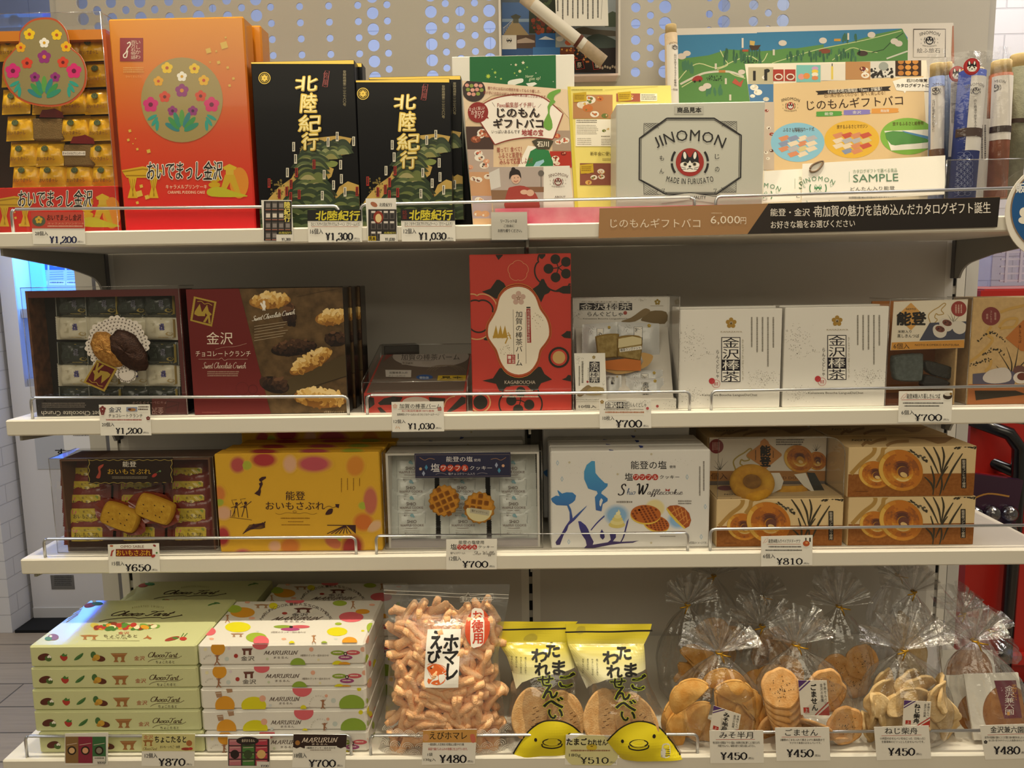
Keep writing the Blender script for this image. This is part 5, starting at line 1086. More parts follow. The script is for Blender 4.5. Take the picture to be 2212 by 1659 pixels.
def lump(name,label,cat,cx,cy,rx,ry,rot,Y,dep,m,view,half=True,wob=.08,seed=1):
    R=random.Random(seed); ph=[R.random()*6 for _ in range(5)]; x0,y0,k=view; c=atY(x0+cx*k,y0+cy*k,Y); s=(atY(x0+cx*k+1,y0+cy*k,Y)-c).x*k; ca,sa=math.cos(rot),-math.sin(rot); b=MB()
    def fn(u,v):
        t=u*2*PI; f=v*PI/2; r=math.cos(f)**.75 if v<1 else 0; w_=1+wob*(math.sin(3*t+ph[0])*.5+math.sin(7*t+4*f+ph[1])*.35+math.sin(13*t-9*f+ph[2])*.2)
        x,z=rx*s*r*math.cos(t)*w_,ry*s*r*math.sin(t)*w_
        return c+Vector((x*ca-z*sa,-dep*math.sin(f)*w_,x*sa+z*ca))
    b.grid(fn,36,10,m); return tag(b.build(name,base=c),label,cat)
CR1=mat('b98a48','food',noise=.5,scale=220,c2='8a5a26',bump=1,bscale=500); CR2=mat('2c1b16','food',noise=.4,scale=200,c2='3c261c',bump=.8,bscale=420)
lump('crunch_sample','tan chocolate crunch piece glued on the lace doily','biscuit sample',905,805,230,150,.85,Yc-.0008,.012,CR1,W1)
lump('crunch_sample','dark chocolate crunch piece glued on the lace doily, right of the tan one','biscuit sample',1135,815,265,165,.92,Yc-.0008,.016,CR2,W1,seed=4)
F2=Fr((xl,Yc-.0012,S2)); b=MB(); q=[(775,918),(1003,1018),(858,1276),(622,1172)]; b.prism([F2.uv(60+x*.19293,600+y*.19293) for x,y in q][::-1],F2,-.0004,0,GOLD); a=Art(b,F2,W1); stamp(a,[(860,1276),(622,1172),(775,918),(1003,1018)],0,1)
tag(b.build('stamp_sticker',base=F2.P(*F2.uv(220,810))),'gold and maroon stamp-shaped sticker on the clear chocolate case','sticker')
a=ptag((785,1590),(1180,1588),(770,1350),W0,'price card 1,200 yen for 20 pieces, below the chocolate case')
a.T('金沢',848,1368,945,1410,'1d2a4a',.01); a.T('チョコレートクランチ',846,1422,1112,1448,BK,.012); a.rect(985,1368,1070,1402,'8a94b0',2); a.circ(1030,1388,30,'a8784a',3,12); a.circ(1010,1385,14,'5a3424',3,8); a.scrib(1078,1360,1162,1398,'6a5a50',2); a.scrib(828,1462,1125,1478,'a04038'); a.ume(800,1385,26,'7a3434',2); a.ume(800,1415,16,'7a3434',2); a.ume(1155,1455,16,'7a3434',2)
price(a,0,0,0,0,'¥1,200','20個入',(795,1488,892,1520),(902,1530,1110,1576)); a.done()
# flat tea cake sample box, propped up at the back
RD='bd4036'; DKG='2e2b26'
f0=atY(760+195*.14463,898,-.325); f1=atY(760+1710*.14463,898,-.325); D=.185
tr=empty('sample_tray',((f0.x+f1.x)/2,-.24,S2),'flat red and black tea cake box propped up under a clear lid','sample box')
hf=.034; hb=.083; b=MB(); x0,x1=f0.x,f1.x; Y0,Y1=-.325,-.325+D
b.hexa([(x0,Y0,S2),(x1,Y0,S2),(x1,Y1,S2+.03),(x0,Y1,S2+.03),(x0,Y0,S2+hf),(x1,Y0,S2+hf),(x1,Y1,S2+hb),(x0,Y1,S2+hb)],mat(RD,'gloss'))
F=Fr((x0,Y0,S2)); a=Art(b,F,W3,(0,0,x1-x0,hf),fin='gloss')
def darks(a,L,c=DKG,l=1):
    for p in L: a.poly(p,c,l)
darks(a,[[(640,990),(760,1000),(680,1050),(600,1080),(560,1060)],[(1230,960),(1320,1000),(1290,1050),(1180,1080),(1200,1000)],[(390,1180),(480,1110),(620,1080),(760,1090),(700,1200),(420,1210)],[(1150,1090),(1400,1110),(1380,1180),(1180,1220)],[(1420,1310),(1640,1080),(1700,1100),(1700,1180),(1560,1270),(1440,1330)],[(195,1070),(330,1100),(340,1200),(260,1260),(195,1210)],[(380,1250),(430,1240),(580,1380),(470,1380)],[(860,960),(990,960),(970,1000),(880,1000)]])
a.circ(960,1165,205,'c8bdb4',2,80); a.ring(1540,1240,160,14,'c8a070',2,PI,1.5*PI)
b.build('box_body',tr)
b=MB(); F=Fr((x0+.004,Y0+.003,S2+hf+.0005),(1,0,0),(0,D-.006,hb-hf)); w_=x1-x0-.008; h_=(Vector((0,D-.006,hb-hf))).length
b.prism([(0,0),(w_,0),(w_,h_),(0,h_)],F,0,.0004,mat('6a5a50')); a=Art(b,F,W3,(0,0,w_,h_),off=.0006)
a.poly([(560,310),(1100,305),(780,420),(600,470),(480,560)],'8a3a34',1); a.circ(1180,490,570,'b5aaa2',1.5,160,n=40); a.T('加賀の棒茶バーム',738,455,1610,545,'3a3430',.006,4); a.line([(800,440),(1250,435)],4,'5a5048',3); a.line([(780,555),(1210,550)],4,'5a5048',3); a.rect(745,565,925,612,'b0a49a',3); a.T('kaga',765,572,910,606,'5a4c44',0,5); a.rect(1050,560,1190,605,'b0a49a',3)
a.poly([(500,690),(890,695),(885,800),(510,795)],'d8d0c8',4); a.T('加賀棒茶入の',560,718,830,752,'3a3430',.01,6); a.T('クリーム',550,768,700,792,'3a3430',.01,6); a.T('が入った',710,768,800,792,'3a3430',.01,6)
a.circ(1085,800,125,'2c5aa0',4,38); a.T('個包装',1010,790,1150,825,'dfe6ee',.02,6); a.poly([(1290,775),(1712,772),(1700,855),(1275,850)],'d8b81c',4); a.T('見本',1330,788,1660,825,'1c1608',.03,6); a.scrib(1305,832,1680,846,'3a3010',1,6)
for i in range(4): a.ring(1350+40*i,740,240,8,'8a7a68',3,PI*1.1,PI*1.9,ry=120)
b.build('printed_insert',tr)
zc=.020; b=MB(); A_=ACR()
P0=[(x0-.003,Y0-.0012,S2+.001),(x1+.003,Y0-.0012,S2+.001),(x1+.003,Y1+.001,S2+.03),(x0-.003,Y1+.001,S2+.03)]; P1=[(x0-.003,Y0-.0012,S2+hf+zc),(x1+.003,Y0-.0012,S2+hf+zc),(x1+.003,Y1+.001,S2+hb+zc),(x0-.003,Y1+.001,S2+hb+zc)]
lid=empty('clear_cover',((x0+x1)/2,Y0,S2),parent=tr); b.hexa(P0+P1,A_); b.build('panes',lid); b=MB()
for i in range(4): b.tube([P1[i],P1[(i+1)%4]],.0008,RIM(),6); b.tube([P0[i],P1[i]],.0007,RIM(),6)
b.build('edges',lid)
a=ptag((605,1612),(1380,1602),(592,1165),W3,'price card 1,030 yen with a tea cake name, below the red boxes')
a.ume(645,1225,36,'d8b8a8',1); a.T('加賀の棒茶バーム',712,1190,1335,1258,'2a2624',.004); a.line([(690,1272),(1290,1258)],4,'3a3430',2); a.rect(1285,1245,1338,1292,'b03a38',3); a.T('印',1294,1250,1330,1286,'e8d8c8',0,5); a.T('石川県焙煎葉茶100％使用',745,1280,1225,1312,'b8504c'); a.T('加賀棒茶入クリームの入った ひとくちバームクーヘン',675,1332,1305,1368,'2a2624',.012)
price(a,0,0,0,0,'¥1,030','12個入',(626,1424,802,1482),(838,1480,1240,1570)); a.line([(655,1560),(670,1525),(685,1555),(700,1530),(715,1565)],7,'c88a4a',2); a.done()
# upright red tea cake box
g=Gift((155,1415),(955,101),FB,.055,mat(RD,'gloss'),zs=S2,view=W5); a=g.art(W5,'gloss')
darks(a,[[(330,90),(405,88),(400,120),(365,157),(345,125)],[(690,85),(752,85),(745,125),(720,150),(700,140)],[(230,415),(300,390),(350,318),(372,318),(410,345),(440,400),(400,420),(370,470),(340,472),(290,440)],[(640,395),(690,360),(715,312),(735,312),(760,370),(792,400),(775,425),(740,440),(712,502),(685,450)],[(830,405),(890,370),(970,362),(970,432),(890,430)],[(875,770),(905,750),(920,735),(970,738),(970,797),(900,790)],[(240,790),(270,760),(310,770),(300,815),(250,810)],[(232,1140),(320,1120),(372,1040),(390,1035),(420,1060),(530,1112),(640,1070),(692,1025),(712,1030),(740,1085),(802,1130),(712,1160),(680,1215),(640,1225),(600,1185),(540,1175),(430,1190),(400,1222),(372,1225),(345,1165)],[(880,1130),(915,1115),(932,1092),(970,1100),(970,1150)],[(360,1405),(385,1370),(410,1420),(370,1430)],[(670,1410),(700,1385),(760,1420)]])
def lobes(a,cx,cy,r,w,c,l=2,a0=-PI/2,k=5,amp=.16):
    a.line([(cx+r*(1+amp*abs(math.sin(k/2*(t-a0)))**.6-amp*.3)*math.cos(t),cy+r*(1+amp*abs(math.sin(k/2*(t-a0)))**.6-amp*.3)*math.sin(t)) for t in [a0+2*PI*i/90 for i in range(91)]],w,c,l)
lobes(a,525,245,76,4,'d8906a',2,-PI/2+PI/5); lobes(a,845,222,170,12,DKG,2); lobes(a,545,1310,160,12,DKG,2)
for x,y in ((828,150),(915,172),(772,228),(915,268),(830,298)): a.circ(x,y,40,DKG,2); a.line([(x,y),(853,220)],8,DKG,2)
for x,y in ((470,1300),(545,1230),(615,1335),(525,1375)): a.circ(x,y,42,DKG,2); a.line([(x,y),(545,1300)],8,DKG,2)
lobes(a,205,610,122,12,DKG,2); lobes(a,190,612,172,10,'d0a070',2)
a.circ(857,950,86,DKG,2); a.circ(857,950,68,RD,3); a.circ(857,950,52,'c9a36a',4); a.circ(218,1315,86,'d0a070',2); a.circ(218,1315,74,RD,3); a.circ(218,1315,58,DKG,4)
lab=[(530,375),(610,398),(665,460),(700,555),(748,625),(772,690),(775,770),(745,830),(700,890),(678,980),(620,1060),(530,1090),(440,1060),(385,985),(352,890),(312,830),(282,775),(285,690),(318,630),(352,560),(378,460),(440,395)]
for e,c in ((1.075,'c8963c'),(1.065,'9c2c24'),(1.03,'c8963c'),(1.022,'a83028')): a.poly([(530+(x-530)*e,735+(y-735)*e) for x,y in lab],c,4.2+2*(1.08-e)*10,3)
a.poly(lab,'ece2d0',6,3)
a.ume(528,468,62,'c8a89a',7,.36); a.ume(528,468,18,'a88878',8); a.T('加賀の棒茶バーム',503,570,562,1022,'221e1c',.008,8,v=1); a.line([(485,560),(490,930)],3,'6a6058',7); a.line([(585,580),(590,1000)],3,'6a6058',7); a.poly([(592,552),(625,552),(632,830),(598,830)],'9c3030',7); a.rect(592,538,625,548,'221e1c',7); a.T('石川県焙煎葉茶百％使用',598,560,622,826,'ecdcd0',0,9,v=1)
for x in (345,382,418): a.poly([(x,688),(x+22,790),(x-28,795)],'b8923a',7); 
a.line([(318,778),(465,770)],6,'b8923a',7); a.line([(425,770),(445,745),(465,800)],8,'b8923a',7); a.line([(440,790),(420,838)],10,'b8923a',7)
a.rect(435,928,502,1002,'a83432',7); a.rect(442,936,468,962,'ecdcd0',8); a.T('石川銘菓',474,932,498,998,'ecdcd0',0,8,v=1); a.T('菓',444,968,470,996,'ecdcd0',0,8)
R=random.Random(6)
for i in range(40): a.circ(R.choice((R.uniform(640,740),R.uniform(380,470))),0,1,'8a7a5a',7,n=4) if False else a.circ(*((R.uniform(640,735),R.uniform(590,720)) if i%2 else (R.uniform(375,475),R.uniform(850,930))),R.uniform(2,4),'8a7a5a',7,n=5)
a.T('KAGABOUCHA',415,1138,665,1166,'c8b8a8',-.0); a.scrib(460,1175,620,1185,'8a7a70'); a.scrib(415,1215,665,1232,'c8b8a8'); a.scrib(395,1264,690,1282,'e8dccc')
g.done('gift_box','tall red upright box with black plum flowers and a white lobed label','gift box')
# speckled white packaging
def specks(a,regs,seed=1,c=('4a4034','7a6a50','2e2820'),l=1,sz=3):
    R=random.Random(seed)
    for (x0,y0,x1,y1,n) in regs:
        for i in range(n):
            u,v=(R.random()+R.random())/2,(R.random()+R.random())/2; x,y=x0+(x1-x0)*u,y0+(y1-y0)*v; t=R.random()*PI; r=sz*R.uniform(.7,1.8)
            if i%2: a.circ(x,y,sz*R.uniform(.5,1),R.choice(c),l,n=5)
            else: a.line([(x,y),(x+r*2*math.cos(t),y+r*2*math.sin(t))],sz*.6,R.choice(c),l)
def teabox(a,x,y,w,h,l=3,inv=(2,),c='26222a'):
    a.rect(x,y,x+w,y+h,c,l); a.rect(x+w*.04,y+w*.04,x+w*.96,y+h-w*.04,'eeeae2',l+.5)
    for i,g in enumerate('金沢棒茶'):
        yy=y+h*i/4; k=i in inv
        if k: a.rect(x,yy,x+w,yy+h/4,c,l+1)
        a.T(g,x+w*.06,yy+h*.015,x+w*.94,yy+h*.235,'eeeae2' if k else c,.012,l+2)
def whitebox(bl,tr,dx,dy,label,Y=FB):
    g=Gift(bl,tr,Y,.036,mat('e9e6e0','gloss'),zs=S2,view=W6); a=g.art(W6)
    s=lambda L:[(p+dx,q+dy,r+dx,t+dy,n) for p,q,r,t,n in L]
    specks(a,s([(60,660,330,990,110),(280,880,380,950,14),(90,1180,340,1360,70),(620,1040,940,1210,120)]),3)
    a.ume(525+dx,670+dy,46,'a8843c',2,.38); a.circ(525+dx,672+dy,9,'6a5428',3); a.T('KANAZAWA',440+dx,735+dy,615+dx,748+dy,'a89a80')
    teabox(a,445+dx,785+dy,155,365); a.T('らんぐどしゃ',400+dx,885+dy,430+dx,1120+dy,'2a2622',.0,v=1); a.circ(368+dx,1142+dy,25,'b83a40',3); a.ring(402+dx,1165+dy,32,3,'c05a5a',3); a.T('棒茶',384+dx,1150+dy,420+dx,1182+dy,'c05a5a',0,4)
    a.T('かなざわぼうちゃ',612+dx,795+dy,628+dx,1140+dy,'a09880',0,v=1)
    for i,e in enumerate((880,1040,910,910,880)): a.scrib(862-i*44+dx,622+dy,876-i*44+dx,e+dy,'8a857c',1,3,1,.9)
    a.T('Kanazawa Boucha LangueDeChat',288+dx,1247+dy,738+dx,1270+dy,'5a5448',.006)
    return g.done('gift_box',label,'gift box','white speckled tea biscuit boxes')
o=whitebox((97,1388),(945,550),0,0,'left of the two white speckled tea biscuit boxes'); dupe(o,(.001,.038,.003),'white speckled box directly behind the left tea biscuit box')
o=whitebox((941,1380),(1815,532),863,-17,'right of the two white speckled tea biscuit boxes'); dupe(o,(.002,.038,.002),'white speckled box directly behind the right tea biscuit box')
# tea biscuit sample set
P4=lambda x,y,Y: atY(1230+x*.1688,620+y*.1688,Y)
xl,xr=P4(85,1590,-.326).x,P4(1365,1580,-.326).x; zt=P4(670,125,-.218).z; WB=mat('e6e2da')
tr=empty('sample_tray',((xl+xr)/2,-.27,S2),'opened white speckled tea biscuit box showing packets and two biscuits, under a clear cover','sample box')
b=MB(); xa,xb=P4(50,140,-.218).x,P4(1285,115,-.218).x; b.box(xa,xb,-.218,-.214,S2,zt,WB); F=Fr((xa,-.218,S2)); a=Art(b,F,W4,(0,0,xb-xa,zt-S2))
specks(a,[(40,280,200,430,40),(760,130,1040,180,20),(60,640,200,900,30)],4,sz=4); a.rect(128,205,802,296,'2a2628',2); a.rect(455,208,630,294,'e6e2da',3)
for i,g_ in enumerate('金沢棒茶'): a.T(g_,140+i*166,210,296+i*166,292,'2a2628' if i==2 else 'e6e2da',.012,4)
a.T('らんぐどしゃ',232,315,682,375,'2a2624',.004); a.circ(714,330,24,'a85048',3); a.T('かなざわぼうちゃ',150,178,780,196,'8a8270'); a.T('Kanazawa Boucha LangueDeChat',175,395,780,418,'7a7266'); a.ume(1126,192,40,'9a8238',2,.38); a.scrib(1035,236,1210,248,'a89a88')
a.poly([(660,440),(790,390),(940,285),(1000,278),(1025,320),(840,440)],'8a7450',3,3); a.poly([(920,410),(1030,310),(1240,320),(1220,470),(960,440)],'7d6844',2.5,3); b.build('back_panel',tr)
b=MB(); zf=P4(700,1440,-.327).z; b.box(xl,xr,-.327,-.214,S2,zf,WB); F=Fr((xl,-.327,S2)); a=Art(b,F,W4,(0,0,xr-xl,zf-S2)); a.T('10個入',120,1508,345,1550,'221e1c',.012); a.circ(1125,1525,18,'a84848',2); specks(a,[(1180,1450,1370,1570,20)],2,sz=4); b.build('front_lip',tr)
b=MB(); q=[(xl+.004,-.322,zf),(xr-.004,-.322,zf),(xb-.004,-.222,P4(700,520,-.222).z),(xa+.004,-.222,P4(700,520,-.222).z)]; b.poly(q,mat('d9d4cb')); b.build('insert',tr)
def tpack(x0,y0,x1,y1,Y,label,rot=0,grp='white tea biscuit packets'):
    A,B,C=P4(x0,y1,Y),P4(x1,y1+rot*(x1-x0),Y),P4(x0,y0,Y+.012); b=MB(); F=Fr(A,B-A,C-A); w_,h_=(B-A).length,(C-A).length; H=pillow(b,F,w_,h_,.007,mat('cfd0d0','gloss',bump=.3,bscale=120),.004,'x',int(x0))
    a=Art(b,F,W4,None,off=.0008,h=H); W_=x1-x0; teabox(a,x0+W_*.40,y0+W_*.13,W_*.2,W_*.42,3,(2,)); a.ume(x0+W_*.76,y0+W_*.1,W_*.045,'b89a30',2); specks(a,[(x0+W_*.06,y0+W_*.05,x0+W_*.35,y0+W_*.3,24)],5,sz=4)
    tag(b.build('biscuit_packet',base=F.P(w_/2,h_/2)),label,'sweet',grp)
tpack(170,480,610,850,-.268,'white tea biscuit packet leaning behind the left biscuit sample',-.08); tpack(600,445,1145,850,-.262,'white tea biscuit packet leaning behind the right biscuit sample',.04)
tpack(440,1130,660,1440,-.312,'white tea biscuit packet low down beside the mini card'); tpack(720,1060,1190,1330,-.300,'upper of two stacked white tea biscuit packets, lower right'); tpack(730,1165,1200,1440,-.312,'lower of two stacked white tea biscuit packets, lower right')
def cookie(name,label,pts,Y,dep,m,view,edge=None,nsm=4):
    x0,y0,k=view; F=Fr(atY(x0+pts[0][0]*k,y0+pts[0][1]*k,Y)); p=cr([F.uv(x0+x*k,y0+y*k) for x,y in pts],nsm,True)
    if sum(p[i-1][0]*p[i][1]-p[i][0]*p[i-1][1] for i in range(len(p)))<0: p=p[::-1]
    cx=sum(q[0] for q in p)/len(p); cy=sum(q[1] for q in p)/len(p); b=MB(); n=len(p); lay=[]
    for f,d in ((1,0),(1.0,dep*.55),(.96,dep*.85),(.88,dep)): lay+=[F.P(cx+(u-cx)*f,cy+(v-cy)*f,d) for u,v in p]
    b.add(lay,[(i*n+j,i*n+(j+1)%n,(i+1)*n+(j+1)%n,(i+1)*n+j) for i in range(3) for j in range(n)],edge or m,True); b.add(lay[3*n:],[range(n)],m); return b,F,F.P(cx,cy)
CK=mat('a9935c','food',noise=.25,scale=120,c2='8a7340',bump=.5,bscale=500); CE=mat('8a7038','food')
b,F,c=cookie('biscuit_sample','',[(330,650),(350,625),(480,600),(620,598),(630,640),(612,900),(590,900),(380,915),(355,880),(345,760)],-.292,.006,CK,W4,CE,3); tag(b.build('biscuit_sample',base=c),'plain square tea biscuit sample, left of the one with a cream top','biscuit sample')
b,F,c=cookie('biscuit_sample','',[(620,640),(800,615),(920,645),(925,780),(905,935),(870,935),(640,895),(612,870),(615,740)],-.296,.006,CK,W4,CE,3); a=Art(b,F,W4,off=.0063); a.poly([(622,660),(800,628),(918,652),(915,725),(618,775)],'d8cba0',1); a.poly([(632,788),(915,748),(920,792),(640,830)],'efeae0',2); a.T('棒茶ラングドシャ',645,768,905,808,'2a2420',.012,4,rot=-.14)
tag(b.build('biscuit_sample',base=c),'square tea biscuit sample with a cream top and white name strip','biscuit sample')
o=empty('biscuit_stand',P4(760,1060,-.302),'folded orange and tan paper stand under the two biscuit samples','paper stand'); b=MB(); F=Fr(P4(460,1050,-.302)); U=lambda L:[F.uv(1230+x*.1688,620+y*.1688) for x,y in L]
b.prism(U([(455,1052),(620,1068),(915,1072),(915,940),(720,915),(455,945)]),F,-.0008,0,mat('c4702c')); b.build('orange_flap',o); b=MB(); F=Fr(P4(460,1050,-.300)); b.prism(U(cr([(470,1055),(560,1105),(640,1115),(800,1090),(1000,1010),(1072,890),(1000,850),(915,850),(915,1000)],3,True)[::1]),F,-.0008,0,mat('c29a5e')); b.build('tan_sheet',o)
a=card('mini_card','small white speckled name card in the left corner of the tea biscuit sample set','card',(85,1458),(478,1455),(60,848),-.3290,W4)
specks(a,[(70,870,200,1000,26),(400,1180,470,1300,14)],7,sz=4); a.ume(312,898,22,'9a8238',2,.38); teabox(a,256,955,130,268,3,(0,1,3)); a.T('らんぐどしゃ',230,1030,255,1190,'2a2624',0,v=1); a.scrib(155,950,185,1240,'8a857c',1,3,1,.8); a.scrib(118,1010,140,1280,'8a857c',1,3,1,.8); a.circ(232,1212,15,'a84848',3)
a.poly([(100,1370),(220,1260),(270,1270),(280,1300),(150,1400)],'8a7450',2,3); a.poly([(200,1370),(280,1280),(430,1290),(430,1370),(300,1385)],'a08a58',2,3); a.T('Kanazawa Boucha LangueDeChat',90,1432,460,1450,'4a443a',.008); a.done()
cover(tr,P4(52,1590,-.3305).x,P4(1392,1590,-.3305).x,-.3305,-.212,S2+.0006,zt+.002)
a=ptag((1190,1530),(1610,1525),(1185,1290),W5,'price card 700 yen for 10 pieces, below the tea biscuit sample set')
a.ume(1208,1312,16,'9a7a3a',2,.4); a.rect(1236,1312,1430,1364,'2a2628',2); a.rect(1240,1315,1330,1361,'efece4',3); a.rect(1382,1315,1427,1361,'efece4',3)
for i,g_ in enumerate('金沢棒茶'): a.T(g_,1240+i*47,1316,1284+i*47,1360,'efece4' if i==2 else '2a2628',.01,4)
a.T('らんぐどしゃ',1436,1318,1568,1355,'2a2624',.0); a.circ(1578,1365,12,'c05a5a',2); a.T('Kanazawa Boucha LangueDeChat',1225,1368,1545,1381,'6a6050'); a.scrib(1235,1390,1565,1410,'b06a40'); a.scrib(1255,1297,1420,1305,'a09078'); specks(a,[(1500,1295,1600,1320,16)],3,sz=2.5)
price(a,0,0,0,0,'¥700','10枚入',(1213,1426,1308,1462),(1318,1460,1535,1520)); a.done()
# steamed cake sample and kraft box at the right end
P7_=lambda x,y,Y: atY(1850+x*.27718,500+y*.27718,Y)
KR=mat('c8a878','card',noise=.12,scale=150); xl,xr=P7_(228,1340,-.322).x,P7_(758,1340,-.322).x; zt=P7_(580,540,-.322).z
tr=empty('sample_tray',((xl+xr)/2,-.29,S2),'opened kraft box of steamed bean cakes with a printed header, right end','sample box')
b=MB(); b.box(xl,xr+.012,-.252,-.248,S2,zt-.002,mat('b5743a','card')); b.build('backing',tr); b=MB(); b.box(xl,xr,-.318,-.252,S2,S2+.012,mat('6a3a20','card')); b.box(xr,xr+.003,-.318,-.252,S2,zt-.01,KR); b.build('rim',tr)
F0=P7_(265,927,-.3205); A=P7_(838,907,-.3205); T_=P7_(292,547,-.3205); b=MB(); F=Fr(F0,A-F0,T_-F0); w_,h_=(A-F0).length,(T_-F0).length; b.prism([(0,0),(w_,0),(w_,h_),(0,h_)],F,-.0006,0,mat('ece2ce')); a=Art(b,F,W7,(0,0,w_,h_))
def ricegrass(a,x,y,s,l=2,c='3a352c'):
    for pts in ([(0,60),(-10,20),(-60,-60)],[(0,60),(6,0),(-20,-80)],[(8,60),(25,0),(40,-90)],[(12,60),(50,10),(110,-50)],[(0,60),(-40,40),(-70,10)]): a.line([(x+u*s,y+v*s) for u,v in pts],9*s,c,l,lambda t:1.1-t,4)
def noto(a,x,y,s,c,l=1,w=9): a.line([(x+u*s,y+v*s) for u,v in ((-90,180),(-40,120),(-60,40),(-30,0),(20,-30),(60,-60),(75,-50),(40,-10),(60,20),(20,30),(0,20),(-10,50),(10,70),(-30,110),(-50,160))],w,c,l,smooth=4)
a.poly([(425,555),(530,660),(425,770),(310,660)],'dba457',1); a.T('NOTO',385,598,462,612,'2a2420',.02,5,sh=.1); a.T('能登',318,628,540,730,'1f1a18',.045,4,.05,wob=.02); a.T('米粉入り',322,768,428,792,'2a2420',.01); a.T('蒸しきんつば',318,800,488,828,'2a2420',.01)
noto(a,620,620,1,'b8964a',1,6); a.circ(797,602,60,'9c3a34',2); a.scrib(768,570,830,640,'d8b0a0',3,3,1); ricegrass(a,745,680,.6,2,'5a5a4a'); a.poly([(490,850),(570,712),(860,700),(842,840)],'474a5e',2)
for x,y in ((650,775),(700,725),(800,745)):
    a.poly([(x-55,y-25),(x-20,y-50),(x+50,y-25),(x+45,y+35),(x,y+55),(x-45,y+30)],'e0d8cc',3,3)
for x,y in ((650,760),(705,712)): a.circ(x,y,38,'7a4436',5,24,.3); [a.circ(x+random.Random(i).uniform(-26,26),y+random.Random(i+9).uniform(-14,14),6,'4a2420',6,n=7) for i in range(8)]
a.poly([(268,925),(838,905),(840,845),(274,865)],'d89a42',3); a.T('6個入',288,870,412,915,'3a2412',.004,5); a.T('NOTO KOMEKO KINTSUBA',455,876,800,892,'4a3014',.01,5); b.build('header_card',tr)
for i,(pts,Y,c_) in enumerate((([(262,1000),(290,960),(480,945),(502,980),(498,1130),(470,1165),(310,1160),(270,1120)],-.300,'5a625f'),([(505,1010),(560,1005),(740,1060),(738,1110),(700,1145),(560,1110),(510,1060)],-.296,'2a2824'),([(495,1150),(530,1110),(690,1160),(690,1195),(500,1205)],-.298,'231f1c'))):
    b,F,c=cookie('','',pts,Y,.012,mat(c_,'gloss',noise=.3,scale=150,bump=.6,bscale=350),W7,None,3); tag(b.build('bean_cake',base=c),('blue-grey wrapped square bean cake in the right clear case','cut dark bean cake, upper half, in the right clear case','cut dark bean cake, lower half, in the right clear case')[i],'sweet','steamed bean cakes')
cover(tr,P7_(222,1345,-.324).x,P7_(852,1340,-.324).x,-.324,-.245,S2+.0006,zt+.004)
g=Gift((858,1362),(1640,505),FB+.003,.062,KR,zs=S2,view=W7); a=g.art(W7)
a.rect(700,1190,1700,1500,'a8683c',1)
for pts in ([(1050,740),(1020,800),(1060,850),(960,960),(860,1030)],[(1120,630),(1200,600),(1320,570),(1420,500)],[(1110,750),(1160,690),(1250,680),(1230,740),(1160,750),(1120,760)],[(1050,1000),(1040,1050),(1000,1090)]): a.line(pts,22,'c09a58',1,smooth=4)
a.circ(1048,660,72,'7d3c3c',2); a.T('能登産',1072,630,1090,690,'d8b0a0',0,4,v=1); a.T('コシヒカリ',1038,615,1056,712,'d8b0a0',0,4,v=1); a.T('使用',1008,640,1026,685,'d8b0a0',0,4,v=1); ricegrass(a,1200,1030,1.6,2)
R=random.Random(3)
for i in range(70):
    q=i/70; bx,by=((950+q*200,850-60*math.sin(q*PI)) if i%3==0 else (980+q*180,960-40*math.sin(q*PI)) if i%3==1 else (880+q*160,1050-60*q)); a.circ(bx+R.uniform(-12,12),by+R.uniform(-12,12),9,'2f2b24',2,4,R.uniform(0,3),6)
a.poly([(1160,830),(1300,690),(1500,760),(1500,960),(1280,930)],'b5703a',2); a.T('蒸しきんつば',1262,730,1285,870,'3a2014',.01,4,v=1)
a.poly([(905,1110),(1100,1090),(1250,1090),(1230,1190),(905,1190)],'5a5668',3); a.poly([(985,1130),(1040,1080),(1160,1060),(1205,1110),(1190,1165),(1080,1185),(1000,1170)],'c8bfb8',4,3); a.circ(1270,1080,50,'6a4a44',4,36); a.circ(1280,1140,60,'d8cfc4',4,46); a.circ(1290,1130,40,'6a3a30',5,30); a.poly([(920,1240),(1240,1240),(1330,1270),(930,1315)],'3a3228',3)
g.done('gift_box','tan kraft box with rice plant drawings, cut off at the right edge','gift box')
a=ptag((325,1488),(740,1485),(332,1245),W7,'price card 700 yen for 6 pieces, below the kraft bean cake boxes')
a.T('能登米粉入り蒸しきんつば',392,1264,652,1302,BK,.012); a.line([(350,1312),(655,1306)],3,'b84a40',2); a.line([(345,1305),(365,1275),(395,1258),(380,1290),(362,1300)],3,'c88a7a',2); a.circ(710,1282,36,'3a2c26',2,26); a.circ(712,1268,30,'d8d0c4',3,14); a.circ(735,1265,10,'8a6a2a',3); a.scrib(362,1332,690,1348,'3a3632'); a.scrib(375,1354,670,1370,'3a3632')
price(a,0,0,0,0,'¥700','6個入',(350,1392,450,1428),(450,1424,668,1476)); a.done()
# ------------------------------------------------------------------ third shelf
X1=(0,900,.24108);X2=(440,900,.21694);X3=(800,900,.21704);X4=(1150,900,.21705);X5=(1480,900,.21702);X6=(1780,900,.24107)
PX=lambda v,x,y,Y: atY(v[0]+x*v[2],v[1]+y*v[2],Y)
